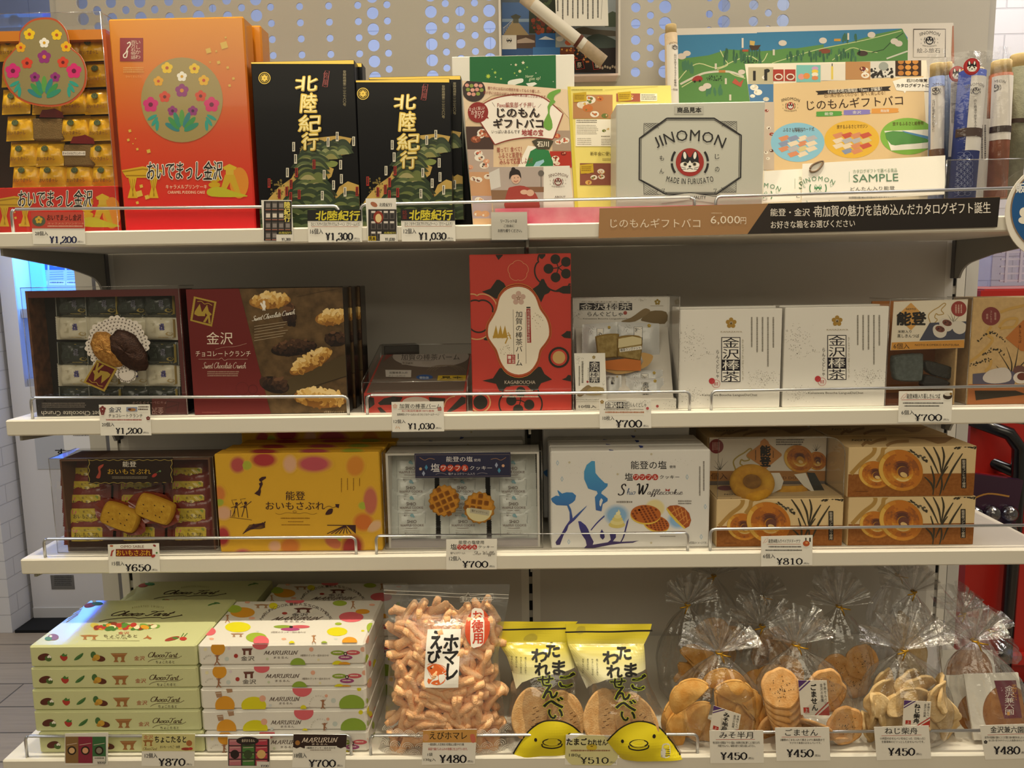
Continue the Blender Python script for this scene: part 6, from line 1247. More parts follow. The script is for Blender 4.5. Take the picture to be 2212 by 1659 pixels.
# sweet potato biscuit sample case
xl,xr=PX(X1,612,1200,-.312).x,PX(X1,1935,1190,-.312).x; zt=PX(X1,1200,378,-.312).z
BRN=mat('3a2620','card'); tr=empty('sample_tray',((xl+xr)/2,-.28,S3),'opened brown box of red wrapped sweet potato biscuits under a clear cover','sample box')
b=MB(); b.box(xl,xr,-.245,-.241,S3,zt,BRN); b.build('backing',tr); b=MB(); e=mat('6a4630','card'); b.box(xl,xl+.003,-.312,-.245,S3,zt,e); b.box(xr-.003,xr,-.312,-.245,S3,zt,e); b.box(xl+.003,xr-.003,-.312,-.245,zt-.003,zt,mat('6a4a38','card')); b.box(xl+.003,xr-.003,-.312,-.245,S3,S3+.018,BRN); b.build('rim',tr)
def sable():
    s=(PX(X1,1001,900,-.285)-PX(X1,1000,900,-.285)).x; w,h=425*s,245*s; b=MB(); F=Fr((0,0,0),(1,0,-.008),(0,.22,1)); m=mat('7c2c22','gloss',bump=.35,bscale=140); H=pillow(b,F,w,h,.009,m,.008,'x',11,wr=.0009,nu=20,nv=14)
    A=Art(b,F,(0,0,1),None,off=.0014,h=H,fin='gloss'); A.p=lambda x,y:(x*w,y*h); A.cell=.006
    A.poly([(.2,.06),(.84,.06),(.84,.6),(.81,.66),(.23,.66),(.2,.6)],'c9b035',1); A.cell=0
    A.line([(.22,.09),(.82,.09),(.82,.62),(.22,.63),(.22,.09)],.008,'6a4a1c',2); A.circ(.28,.54,.05,'d0805a',2,.09); A.circ(.76,.56,.04,'8aa040',2,.06); A.circ(.8,.22,.04,'9a4a2a',2,.06,.4)
    A.p=lambda x,y:(x*w,(1-y)*h); A.T('おいもさぶれ',.27,.54,.78,.7,'3a241c',.015,3); A.T('能登',.47,.41,.57,.49,'5a4028',0,3); A.line([(.34,.8),(.45,.78),(.55,.82),(.68,.78)],.02,'7a5a24',3)
    return b.build('wrapped_biscuit',base=(0,0,0))
q0=sable(); first=True
for r in range(5):
    for c in range(3):
        x=[545,1010,1470][c]+8*r; y=[620,740,862,985,1150][r]; p=PX(X1,x,y,-.268-.009*r)
        q=q0 if first else dupe(q0,(0,0,0)); first=False; q.location=p
        tag(q,f'red and yellow wrapped biscuit, {["top","second","third","fourth","lowest"][r]} row, {["left","middle","right"][c]} column, sweet potato case','sweet','wrapped sweet potato biscuits')
def board_card(name,label,bl,br,tl,Y,view,m):
    return card(name,label,'card',bl,br,tl,Y,view,m=m)
a=board_card('header_card','dark brown lettered header card with a gold lace border on the biscuit case',(790,603),(1553,590),(782,380),-.3215,X1,mat('2c211d'))
for sx in (795,1535):
    a.line([(sx,385),(sx+8,420),(sx-4,450),(sx+8,480),(sx-4,520),(sx+8,560),(sx,598)],5,'b09a50',2,smooth=4)
for y in (388,592): a.line([(790+i*38,y+(6 if i%2 else -4)) for i in range(21)],4,'b09a50',2,smooth=4)
a.T('能登',1100,400,1222,450,'e8e0d4',.006); a.T('おいもさぶれ',966,468,1352,515,'c8a03a',.012); a.scrib(1005,535,1335,560,'8a7f70',2)
a.poly([(885,445),(930,425),(920,450),(900,470),(905,500),(895,550),(862,545),(885,500),(880,470)],'a84a3c',2,3); a.circ(1385,525,26,'a83a34',2,14,-.6); a.line([(1400,505),(1425,490)],3,'6a8a5a',2); a.circ(1435,488,9,'6a8a5a',2)
a.done()
CKY=mat('c39a35','food',noise=.2,scale=90,c2='b08428',bump=.5,bscale=300)
def rrect(cx,cy,w,h,rot,k=.66):
    o=[]
    for u,v in ((-1,-k),(-1,k),(-k,1),(k,1),(1,k),(1,-k),(k,-1),(-k,-1)):
        x,y=u*w/2,v*h/2; o.append((cx+x*math.cos(rot)-y*math.sin(rot),cy+x*math.sin(rot)+y*math.cos(rot)))
    return o
for i,(cx,cy) in enumerate(((1092,892),(1402,820))):
    b,F,c=cookie('','',rrect(cx,cy,330,205,.36),-.3225,.011,CKY,X1,mat('a87c24','food'),4); a=Art(b,F,X1,off=.0112)
    for u,v in ((-100,-60),(-60,10),(10,-50),(80,20),(20,60),(-110,40),(100,-40),(60,80)): a.circ(cx+u*.9,cy+v*.8,8,'4a2c14',1,5,.8,8)
    tag(b.build('biscuit_sample',base=c),('left of two golden speckled biscuit samples on the sweet potato case','right of two golden speckled biscuit samples on the sweet potato case')[i],'biscuit sample')
    F=Fr(PX(X1,cx,cy,-.3208)); b=MB(); R=random.Random(i+3); out=[F.uv(X1[0]+(cx+(225+R.uniform(-30,40))*math.cos(t)*(1 if abs(math.cos(t))>.5 else .95))*X1[2],X1[1]+(cy+(150+R.uniform(-18,22))*math.sin(t)+.36*180*math.cos(t))*X1[2]) for t in [-2*PI*k/16 for k in range(16)]]
    n=len(out); ce=F.uv(X1[0]+cx*X1[2],X1[1]+cy*X1[2]); wm=mat('7a3428','gloss',bump=.6,bscale=90)
    vs=[F.P(u,v,.0015+.004*(k%2)) for k,(u,v) in enumerate(out)]+[F.P(ce[0]+(u-ce[0])*.68,ce[1]+(v-ce[1])*.68,.0005) for u,v in out]; b.add(vs,[(k,(k+1)%n,n+(k+1)%n,n+k) for k in range(n)],wm); b.add(vs[n:],[range(n)],mat('241814','card'))
    tag(b.build('wrapper',base=F.O),('crumpled red-brown wrapper under the left golden biscuit sample','crumpled red-brown wrapper under the right golden biscuit sample')[i],'wrapper')
cover(tr,PX(X1,522,1255,-.3205).x,PX(X1,1966,1240,-.3205).x,-.3205,-.235,S3+.0006,PX(X1,1200,368,-.3205).z)
# yellow boxes
YE=mat('d9a934','card',bump=.05,bscale=700)
g=Gift((172,1378),(1745,352),FB,.038,YE,zs=S3,view=X2,c=.0018); a=g.art(X2); yb='d9a934'
for x,y,rx,ry,c,r in ((340,480,85,90,'b4504e',0),(600,430,140,80,'a8363a',0),(860,470,75,95,'d8a888',0),(1100,470,185,90,'b8505c',0),(1510,490,95,110,'cc7a30',.2),(150,770,75,90,'cc7a3c',0),(200,960,85,75,'d8a888',0),(160,850,45,45,'9aa83c',0),(190,1190,80,110,'a8363a',0),(1660,840,75,150,'b8505c',0),(1590,885,55,45,'a4b03c',0),(1590,1050,110,100,'cc7030',0),(1700,1090,90,55,'d8b08a',-.5),(1480,1300,120,140,'9c3432',.3),(1290,1250,100,60,'b4504e',.5),(1320,1215,60,40,'a4b03c',.3),(860,1290,110,95,'cc7a34',0),(710,1290,70,60,'d8a888',0),(390,1390,110,80,'b8506a',0),(430,485,55,50,'9ab03c',0)): a.blob(x,y,rx,ry,c,yb,1,r)
IK='3e2226'
a.poly([(620,595),(580,600),(552,620),(555,640),(575,650),(550,665),(560,690),(545,730),(505,765),(560,790),(572,745),(568,720),(590,670),(580,640),(622,612)],IK,5)
a.T('能登',818,742,1010,830,IK,.012,5); a.T('おいもさぶれ',618,848,1208,925,IK,.014,5)
a.line([(715,960),(760,972),(830,955),(900,962),(925,945),(905,935),(890,950),(950,965),(1010,955),(1080,972),(1128,960)],3,'7a5420',5,smooth=4); a.line([(1210,905),(1250,890),(1290,905),(1330,885)],4,IK,5,smooth=4); a.poly([(1212,975),(1240,925),(1285,915),(1275,965)],IK,5,3); a.poly([(1310,870),(1352,870),(1345,910),(1318,900)],IK,5)
a.scrib(768,1005,1070,1022,'8a5c14',1,5); a.scrib(840,1040,1000,1054,'8a5c14',1,5); a.scrib(775,1072,1070,1086,'8a5c14',1,5)
for i,e in enumerate((765,745,745,695)): a.scrib(1368+i*60,612,1382+i*60,e,'8a5c14',1,5,1)
for i in range(7): a.line([(390+i*10,1165-i*14),(470+i*20,1120-i*10),(560+i*9,1115-i*12),(612,1100-i*8)],7,IK,5,smooth=3); a.line([(1230+i*40,1165),(1410,1080)],8,IK,5)
a.line([(1230,1080),(1515,1082)],8,IK,5); a.poly([(1420,1080),(1515,1080),(1515,1165)],IK,5); a.circ(500,1080,14,IK,5); a.circ(590,1068,16,IK,5)
for x,y,s in ((320,920,1),(410,920,1.1)):
    a.circ(x+8,y-55*s,14*s,IK,5); a.line([(x,y-40*s),(x-10,y+10*s),(x-30,y+70*s)],7,IK,5); a.line([(x+10,y-40*s),(x+20,y+10*s),(x+30,y+80*s)],7,IK,5); a.line([(x+5,y-30*s),(x-45,y-15*s)],6,IK,5); a.line([(x+10,y-30*s),(x+60*s,y-70*s)],6,IK,5); a.line([(x-20,y-40*s),(x-40*s,y-90*s),(x+10,y-95*s)],4,IK,5); a.line([(x-12,y-20),(x+18,y-18)],12,IK,5)
a.line([(260,1000),(480,1028)],4,IK,5); a.line([(270,930),(268,990),(310,992),(312,930)],5,IK,5)
at=g.top((440,900,.21694))
for x,y,rx,c in ((600,348,150,'a8363a'),(1100,345,160,'b8505c'),(1480,340,120,'a4b03c')): at.blob(x,y,rx,25,c,yb,1)
o=g.done('gift_box','yellow sweet potato biscuit box with pink blobs, front of its row','gift box','yellow sweet potato biscuit boxes')
for i,(d,l) in enumerate((((.004,.0395,0),'second yellow box, right behind the front yellow one'),((.016,.083,0),'third yellow box of the row, one place before the rearmost'),((.0,.135,.018),'rearmost yellow box of the row, raised a little'))): dupe(o,d,l)
# salt waffle sample case
xl,xr=PX(X3,185,1290,-.312).x,PX(X3,1690,1275,-.312).x; zt=PX(X3,930,362,-.312).z; WB2=mat('d9d6d0')
tr=empty('sample_tray',((xl+xr)/2,-.28,S3),'opened white box of silver wrapped salt waffles under a clear cover','sample box')
b=MB(); b.box(xl,xr,-.25,-.246,S3,zt,mat('3a3436','card')); b.build('backing',tr); b=MB(); b.box(xl,xl+.004,-.312,-.25,S3,zt,WB2); b.box(xr-.004,xr,-.312,-.25,S3,zt,WB2); b.box(xl+.004,xr-.004,-.312,-.25,zt-.003,zt,WB2); b.box(xl+.004,xr-.004,-.312,-.25,S3,S3+.012,mat('b8b2b4')); b.build('rim',tr)
def waf():
    s=(PX(X3,1001,1000,-.285)-PX(X3,1000,1000,-.285)).x; w,h=446*s,318*s; b=MB(); F=Fr((0,0,0),(1,0,-.008),(0,.2,1)); H=pillow(b,F,w,h,.010,mat('d4d8d4','gloss',bump=.5,bscale=110),.010,'x',21,wr=.0022)
    A=Art(b,F,(0,0,1),None,off=.0018,h=H); A.p=lambda x,y:(x*w,(1-y)*h)
    A.line([(.19,.9),(.19,.2),(.8,.2),(.78,.45),(.8,.92)],.006,'6a7478',1); A.circ(.5,.26,.04,'8ab4c0',2,.05); A.circ(.54,.3,.02,'8ab4c0',2,.03)
    A.T('SHIO',.39,.4,.6,.5,'5a4440',0,3); A.T('WAFFLE COOKIE',.24,.53,.76,.6,'6a4c46',0,3); A.line([(.36,.65),(.5,.66),(.62,.64)],.012,'8a746e',3); A.line([(.33,.73),(.67,.73)],.006,'8a746e',3); A.T('塩ワッフルクッキー',.33,.78,.68,.83,'6a544e',0,3)
    return b.build('wrapped_waffle',base=(0,0,0))
q0=waf(); first=True
for r in range(4):
    for c in range(3):
        x=[195,700,1206][c]+[-8,-4,0,6][r]; y=[688,880,1040,1215][r]; p=PX(X3,x,y,-.276-.008*r); q=q0 if first else dupe(q0,(0,0,0)); first=False; q.location=p
        tag(q,f'silver wrapped salt waffle, {["top","second","third","lowest"][r]} row, {["left","middle","right"][c]} column','sweet','wrapped salt waffles')
def wafflelogo(a,x0,y0,x1,y1,kc,cc,rc='b8402c',l=3):
    W=x1-x0; H=y1-y0; a.T('塩',x0,y0,x0+W*.145,y1,kc,.01,l)
    for i,g_ in enumerate('ワッフル'): cx=x0+W*(.205+.117*i); a.circ(cx,y0+H*.55,W*.057,rc,l); a.T(g_,cx-W*.036,y0+H*.3,cx+W*.036,y0+H*.82,cc,.02,l+2)
    a.T('クッキー',x0+W*.64,y0+H*.3,x1,y0+H*.78,kc,.006,l)
a=board_card('header_card','navy lettered header card with red circles on the salt waffle case',(448,613),(1400,600),(438,368),-.3215,X3,mat('2b2c48'))
a.line([(450,380),(450,600),(1390,588),(1385,376),(450,380)],3,'8a7a78',2); a.T('能登の塩',755,396,1018,448,'e4e0e4',.01); a.T('使用',1030,418,1095,446,'d0ccd4',.01); wafflelogo(a,602,466,1210,548,'e4e0e4','f0e8e4'); a.T('塩チョコクリーム入り',775,556,1040,580,'d0ccd4',.008)
for x,y,c in ((500,520,'c8a070'),(1322,488,'d8a888'),(557,505,'4a8ab0'),(1282,535,'4a8ab0'),(530,565,'9aa4c0'),(1255,482,'9aa4c0')): a.circ(x,y,16,c,2,16 if c[0] in 'cd' else 28,n=6 if c[0] in 'cd' else 4)
for sx in (1,-1): a.line([(920+sx*(-430),405),(920+sx*(-380),432),(920+sx*(-330),415),(920+sx*(-280),425)],5,'a07a60',2,smooth=4)
a.line([(650,575),(700,560),(760,575)],3,'a8a0a8',2,smooth=3); a.line([(1060,572),(1110,558),(1165,568)],3,'a8a0a8',2,smooth=3); a.done()
WAF=mat('c98f38','food',noise=.2,scale=80,c2='b87c2c',bump=.4,bscale=300)
def scallop(cx,cy,r,k=16,am=.05): return [(cx+r*(1+am*math.cos(k*t))*math.cos(t),cy+r*(1+am*math.cos(k*t))*math.sin(t)) for t in [2*PI*i/64 for i in range(64)]]
for i,(cx,cy,r) in enumerate(((737,832,150),(1086,902,152))):
    b,F,c=cookie('','',scallop(cx,cy,r),-.3225,.009,WAF,X3,mat('b07c30','food'),1); a=Art(b,F,X3,off=.0092); rot=-.42 if i==0 else .12
    for gx in range(-2,3):
        for gy in range(-2,3):
            u,v=gx*64,gy*64; x,y=cx+u*math.cos(rot)-v*math.sin(rot),cy+u*math.sin(rot)+v*math.cos(rot)
            if (u*u+v*v)>(r*.86)**2 or (i and y>cy+5): continue
            a.poly(rrect(x,y,46,46,rot,.7),'8a5418',1,2); a.poly(rrect(x+3,y-3,32,32,rot,.7),'7a4814',2,2)
    if i:
        a.poly([(cx-118,cy-10)]+[(cx+128*math.cos(t),cy+8+118*math.sin(t)) for t in [PI-PI*q/16 for q in range(17)]]+[(cx+120,cy+15)],'d8cfa4',3); a.poly(rrect(cx+5,cy+28,190,52,.16,.8),'b9b29c',4,3); a.T('塩チョコクリーム',cx-75,cy+16,cx+85,cy+38,'4a4238',.012,6,rot=.16)
    tag(b.build('waffle_sample',base=c),('round whole waffle sample stuck on the salt waffle case','waffle sample cut to show its cream filling, on the salt waffle case')[i],'biscuit sample')
cover(tr,PX(X3,152,1340,-.3205).x,PX(X3,1716,1325,-.3205).x,-.3205,-.24,S3+.0006,PX(X3,930,352,-.3205).z)
# white salt waffle boxes
SB=mat('e3e1de','card'); BLU=ramp('blue_to_purple_print',2,.005,.15,[(0,'3a2a5c'),(.3,'3f3f8c'),(.6,'3b7cc0'),(1,'4a9cd0')],'paper')
g=Gift((188,1328),(1775,326),FB,.040,SB,zs=S3,view=X4,c=.0022); a=g.art(X4)
for pts in ([(515,545),(540,480),(590,440),(622,443),(628,560),(660,600),(720,660),(750,665),(748,690),(725,715),(690,745),(685,765),(720,790),(750,815),(748,840),(700,870),(688,942),(632,930),(622,800),(650,765),(640,740),(600,730),(555,715),(545,690),(515,620)],[(182,815),(235,785),(270,790),(248,735),(255,732),(295,765),(340,752),(400,755),(435,785),(425,830),(400,855),(362,875),(385,920),(400,1000),(400,1012),(450,965),(545,882),(530,905),(460,985),(420,1030),(360,1080),(345,1130),(310,1180),(275,1275),(240,1278),(230,1250),(280,1180),(330,1090),(372,1030),(370,950),(345,885),(240,880),(200,850)],[(455,1040),(480,1040),(530,1080),(555,1120),(580,1190),(610,1245),(600,1275),(700,1258),(750,1250),(780,1225),(770,1170),(790,1150),(830,1165),(832,1200),(800,1240),(880,1245),(1000,1240),(1060,1232),(1000,1255),(880,1262),(780,1275),(650,1300),(500,1322),(540,1280),(530,1230),(490,1170),(470,1110)],[(690,1120),(715,1160),(720,1200),(700,1225),(675,1200),(672,1160)]): a.poly(pts,BLU,2)
a.line([(582,1130),(650,1050),(740,972),(830,932),(900,932),(940,965),(950,1020),(930,1110),(905,1200),(878,1250)],20,BLU,2,lambda t:.5+1.4*t*(1-t),5); a.poly([(668,840),(685,810),(702,830),(680,895),(668,880)],'e3e1de',3)
a.T('能登の塩',980,440,1335,522,'1d1a20',.006); a.T('使用',1365,484,1424,512,'2a2630',.008); wafflelogo(a,920,560,1462,635,'1d1a20','f0e4e0','b8392e')
a.cur('S',850,668,930,782,'2a242c',.09,3,.1); a.cur('hio',938,708,1030,776,'3a5a8a',.05,3,.1); a.cur('W',1030,665,1150,778,'1d1a20',.08,3,.1); a.cur('afflecookie',1140,720,1500,775,'3a3038',.045,3,.1); a.poly([(1325,715),(1345,730),(1370,715),(1362,745),(1345,735),(1325,742)],'a83a34',4)
a.blob(840,980,130,110,'8ab4dc','e3e1de',1); a.blob(1220,910,100,90,'e0cc50','e3e1de',1); a.blob(1450,1030,110,90,'8ab4dc','e3e1de',1)
for i in range(5): a.circ(840+i*3,1075-i*28,82-i*15,['d8c878','e4d896','dccf84','e8dea0','f0e8b8'][i],4+i*.5,34-i*4)
a.poly([(845,960),(858,920),(878,958)],'f0e8b8',7)
def pwaffle(a,cx,cy,rx,ry,rot,l=4,half=None,grid=6):
    if half: 
        a.poly([(1340,905),(1370,885),(1440,880),(1510,905),(1560,960),(1580,1030),(1560,1090),(1520,1112),(1470,1060),(1400,980)],'a8582c',l); a.poly([(1340,905),(1332,920),(1365,975),(1430,1050),(1510,1115),(1525,1108),(1470,1055),(1400,978)],'e0c050',l+1)
        for i in range(4): a.line([(1400+i*40,890+i*12),(1440+i*35,985+i*25)],10,'d08a48',l+1); a.line([(1375+i*42,960+i*40),(1480+i*28,895+i*42)],10,'d08a48',l+1)
        return
    a.circ(cx-4,cy+14,rx,'e0c050',l,ry,rot,36); a.circ(cx,cy,rx,'b8662c',l+.5,ry,rot,36)
    ca,sa=math.cos(rot),math.sin(rot)
    for gx in range(-3,4):
        for gy in range(-3,4):
            u,v=gx/3.6,gy/3.6
            if u*u+v*v>.8: continue
            x,y=rx*(u*.9+v*.35),ry*(v*.9-u*.35); x,y=cx+x*ca-y*sa,cy+x*sa+y*ca; e=rx*.1; f=ry*.13
            a.poly([(x-e,y-f*.4),(x+e*.2,y-f),(x+e,y+f*.4),(x-e*.2,y+f)],'7a3a1c',l+1)
pwaffle(a,1235,1060,130,75,.25,4); pwaffle(a,1128,968,150,90,.05,6); pwaffle(a,0,0,0,0,0,4,True)
a.scrib(838,838,1000,870,'8a847e',1); a.scrib(1450,832,1590,880,'8a847e',2); a.scrib(1270,1186,1430,1200,'8a847e'); a.T('※写真はイメージです。',1560,1242,1740,1268,'3a3634')
for i,(t0,t1) in enumerate(((495,795),(442,775))): a.scrib(1658+i*40,t0,1674+i*40,t1,'8a847e',1,3,1,.9)
for x,y in ((250,460),(295,620),(1540,600),(1720,895),(1680,1195),(362,1245)): a.circ(x,y,15,'a8c0d4',2,28,n=4); a.circ(x,y,8,'e3e1de',3,16,n=4)
for x,y in ((368,455),(848,572),(1184,373),(1182,1255)): a.circ(x,y,11,'c8c0a8',2)
specks(a,[(180,400,1000,700,40),(1000,380,1740,500,30)],9,('b0aca8','c0bcb8'),1,3)
at=g.top(X4)
for x,y in ((785,342),(1080,300)): at.poly([(x-25,y-14),(x+20,y-8),(x+22,y+8),(x-5,y+14)],'3b4a9c',2)
o=g.done('gift_box','white salt waffle box with a big blue brush character, front of its row','gift box','white salt waffle boxes')
rz=max(0,min(.016,S2-.0285-S3-g.h-.001))
for d,l in (((-.001,.0415,.001),'second white salt waffle box, right behind the front one'),((-.002,.083,.001),'third white salt waffle box, standing before the raised rearmost one'),((-.010,.128,rz),'rearmost white salt waffle box, raised above the others at the right'),((-.328,.095,0),'white salt waffle box standing in the dark behind the waffle sample case'),((-.324,.136,rz),'farther white salt waffle box behind the waffle sample case')): dupe(o,d,l)
# doughnut boxes
CR_=mat('dcc294','card',bump=.05,bscale=600); WD=mat('9a6230','card',noise=.3,scale=180,c2='8a5426')
DPAL=['5e3a30','7a4630','94582c','ae6628','c0762a','ca8632','d39a3c','deb254','e8ca84']
def donut(a,cx,cy,rx,ry,rot,l):
    ca,sa=math.cos(rot),math.sin(rot); NA,NR=36,9; R=random.Random(int(cx)); cells={}
    def pt(q,t):
        hx,hy=(.06,.04) if q<.5 else (0,0); k=max(0,1-q)
        x,y=rx*(q*math.cos(t)+.16*k),ry*(q*math.sin(t)+.02*k); return cx+x*ca-y*sa,cy+x*sa+y*ca
    a.circ(cx,cy,rx*1.02,'b9822c',l,ry*1.02,rot,36)
    for i in range(NR):
        for j in range(NA):
            q0,q1=.27+.73*i/NR,.27+.73*(i+1)/NR; t0,t1=2*PI*j/NA,2*PI*(j+1)/NA; q=(q0+q1)/2; t=(t0+t1)/2+rot; lf=-math.cos(t); up=-math.sin(t)
            if q<.48: s_=.30-.42*up+.25*(q-.27)/.2
            elif q<.86: s_=.40+.10*math.sin(3*t)+.22*max(0,lf)*(q-.4)+.14*max(0,-up)*(1 if q<.6 else .3)+R.uniform(-.05,.05)
            else: s_=.46+.38*max(0,lf)+.12*max(0,-up)
            k=min(8,max(0,int(s_*9))); cells.setdefault(k,[]).append([pt(q0,t0),pt(q1,t0),pt(q1,t1),pt(q0,t1)])
    for k,L in cells.items(): a.put([a.p(*z) for c_ in L for z in c_],[(4*n,4*n+3,4*n+2,4*n+1) for n in range(len(L))],DPAL[k],l+.6)
    x,y=pt(.0,0); a.circ(x,y,rx*.27,'6a4238',l+.4,ry*.27,rot,20); a.circ(x+rx*.0,y+ry*.13,rx*.17,'dcbc80',l+1,ry*.12,rot,16)
def donutart(a,ox,oy,k=1.0):
    P=lambda x,y:(ox+(x-205)*k,oy+(y-265)*k)
    T_=lambda L:[P(*q) for q in L]
    a.poly(T_([(150,517),(1450,505),(1450,760),(150,760)]),WD,1)
    for L_ in ([(440,262),(455,290),(430,340),(340,410),(240,515)],[(560,262),(530,290),(520,340),(480,400)]): a.line(T_(L_),36*k,'b08a4a',1.5,smooth=4)
    donut(a,*P(455,520),145*k,118*k,.25,3); donut(a,*P(685,480),200*k,178*k,.45,6)
    R=random.Random(2)
    for i in range(22):
        q=i/22; x,y=P(750+190*q+R.uniform(-14,14),300+100*q+R.uniform(-18,18)); a.circ(x,y,13*k,R.choice(('3a352a','5a564a','4a4436')),3,8*k,.5,7)
        x,y=P(1180+190*q+R.uniform(-8,8),285-28*math.sin(q*PI)+R.uniform(-10,14)); a.circ(x,y,12*k,'3a352a',3,7*k,-.2,7)
    for L_ in ([(885,260),(960,370),(1025,510)],[(975,262),(1030,380),(1048,500)],[(1055,262),(1075,360),(1050,510)],[(1160,320),(1100,420),(1055,510)],[(1240,330),(1140,490),(1065,660)],[(955,440),(985,560),(975,700)],[(900,540),(960,600),(978,660)],[(1110,445),(1050,530),(1000,640)],[(1050,530),(1055,620),(1035,705)]): a.line(T_(L_),24*k,'3f392c',2.5,lambda t:.35+.9*t if t<.5 else 1.25-.9*t,4)
    a.rect(*P(1228,378),*P(1272,640),'221d1a',8); a.T('能登産コシヒカリ使用',*P(1234,384),*P(1266,636),'e0d4c0',0,10,v=1); a.scrib(*P(285,665),*P(400,675),'6a4020',1,9)
def dbox(bl,tr,Y,view,ox,oy,k,label,zs,cut=None):
    g=Gift(bl,tr,Y,.098,CR_,zs=zs,view=view,c=.0012); donutart(g.art(view),ox,oy,k); a=g.top(view)
    if label:
        for L_ in ([(340,262),(380,230),(420,240),(480,215),(560,200)],[(560,262),(600,240),(660,225),(760,220)]): a.line([(ox+(x-205)*k,oy+(y-265)*k) for x,y in L_],26*k,'a8865a',1,smooth=4)
        a.T('NOTO',ox+45*k,oy-60*k,ox+225*k,oy-45*k,'2a241c',.02); a.poly([(ox+(x-205)*k,oy+(y-265)*k) for x,y in ((740,185),(1170,185),(1090,235),(1020,245),(900,205))],'a88458',1)
    return g
kk=X6[2]/X5[2]
g1=dbox((205,1168),(1365,712),FB,X6,215,716,.985,True,S3); o1=g1.done('gift_box','lower right doughnut box, under another identical box','gift box','doughnut boxes')
g2=dbox((205,715),(1372,262),FB,X6,205,265,1.0,True,g1.z+g1.h+.0006); o2=g2.done('gift_box','upper right doughnut box, stacked on an identical box','gift box','doughnut boxes')
g3=dbox((306,1305),(1582,812),FB,X5,300,815,1.10,True,S3); o3=g3.done('gift_box','lower left doughnut box, under the clear doughnut sample case','gift box','doughnut boxes')
dupe(o1,(.004,.101,0),'lower doughnut box at the back, behind the right stack'); dupe(o2,(.004,.101,0),'upper doughnut box at the back, behind the right stack'); dupe(o3,(.002,.101,0),'lower doughnut box at the back, behind the sample case'); dupe(o2,(-.222,.101,0),'upper doughnut box at the back, behind the sample case')
z3=g3.z+g3.h+.0004; xl,xr=g3.x0+.001,g3.x0+g3.w-.001; Yp=-.236
tr=empty('sample_tray',((xl+xr)/2,-.28,z3),'clear doughnut sample case with a printed back panel, on a doughnut box','sample box')
zt=PX(X5,800,202,Yp).z; xp1=PX(X5,1392,640,Yp).x; xp0=PX(X5,235,640,Yp).x; b=MB(); F=Fr((xp0,Yp,z3)); b.box(xp0,xp1,Yp,Yp+.003,z3,zt,mat('dfd6c6')); a=Art(b,F,X5,(0,0,xp1-xp0,zt-z3))
a.rect(200,540,1400,660,'a8763f',1); a.rect(200,640,1400,700,'6a6058',1.5); noto(a,560,400,1.35,'b09a50',1,14); a.circ(310,295,72,'86393a',2); a.scrib(270,255,350,340,'c8a098',4,3,1)
a.poly([(790,215),(830,250),(835,270),(960,370),(960,390),(850,480),(800,525),(740,480),(612,395),(612,375),(745,275),(750,245)],'c98a4a',2); a.T('能登',742,285,852,500,'1f1a18',.045,4,v=1); a.scrib(695,330,712,440,'4a3020',1,4,1); a.scrib(870,340,888,410,'4a3020',1,4,1); a.scrib(905,222,1190,292,'5a5048',3)
donut(a,1310,440,95,90,.4,3); donut(a,1130,420,150,130,.5,6); ricegrass(a,1300,310,.5,2); ricegrass(a,340,480,.8,2,'5a564a'); a.T('6個入',215,560,420,625,'4a2a18',.004,3); a.T('BAKED DONUT',845,596,1220,622,'5a3a20',.012,3)
b.build('back_panel',tr)
b=MB(); fl=MAT=mat('c4ab80','card'); b.box(xl,xr,-.318,Yp-.002,z3,z3+.002,fl); T2=Fr((xl,-.318,z3+.002),(1,0,0),(0,1,0)); a=Art(b,T2,X5,(0,0,xr-xl,.08)); a.circ(400,712,80,'7a4048',1,24); a.T('NOTO',390,768,560,782,'3a3024',.02,2); b.build('floor_panel',tr)
zc=PX(X5,800,212,-.3235).z; cv=empty('clear_cover',(xl,-.3235,z3),parent=tr); b=MB(); A_=ACR(); zc=max(zc,zt+.001); r_=.03
prof=[(xr-r_+r_*math.sin(t),zc-r_+r_*math.cos(t)) for t in [PI/2*i/6 for i in range(7)]]
b.poly([(xl,-.3235,z3),(xr,-.3235,z3)]+[(x,-.3235,z) for x,z in prof[::-1]]+[(xl,-.3235,zc)],A_)
for (x0,z0),(x1,z1) in zip([(xl,zc)]+prof,prof+[(xr,z3)]): b.poly([(x0,-.3235,z0),(x1,-.3235,z1),(x1,Yp+.004,z1),(x0,Yp+.004,z0)],A_)
b.build('panes',cv); b=MB(); b.tube([(xl,-.3235,z3),(xl,-.3235,zc)]+[(x,-.3235,z) for x,z in prof]+[(xr,-.3235,z3)],.0008,RIM(),6); b.build('edges',cv)
DN=mat('c8962c','food',noise=.2,scale=60,c2='b07c22',bump=.3,bscale=300); DT=mat('8a6228','food',noise=.25,scale=70,c2='6e4a1e',bump=.4,bscale=300)
c=PX(X5,665,655,-.297); s=(PX(X5,1001,655,-.290)-PX(X5,1000,655,-.290)).x; b=MB(); Rm,rm=150*s,66*s; ax=Vector((-.18,-.62,.76)).normalized(); ux=ax.cross(Vector((0,1,0))).normalized()*-1; uy=ax.cross(ux)
def dn(u,v):
    t,f=u*2*PI,v*2*PI; rr=Rm+rm*math.cos(f); return c+(ux*math.cos(t)+uy*math.sin(t))*rr+ax*(rm*.8*math.sin(f))
b.grid(dn,40,16,DN); b.add([c+(ux*math.cos(2*PI*i/30)+uy*math.sin(2*PI*i/30))*Rm*.85+ax*rm*.25 for i in range(30)],[range(30)],DT); tag(b.build('doughnut_sample',base=c),'whole golden baked doughnut leaning in the clear sample case','doughnut')
c=PX(X5,1065,765,-.300); b=MB()
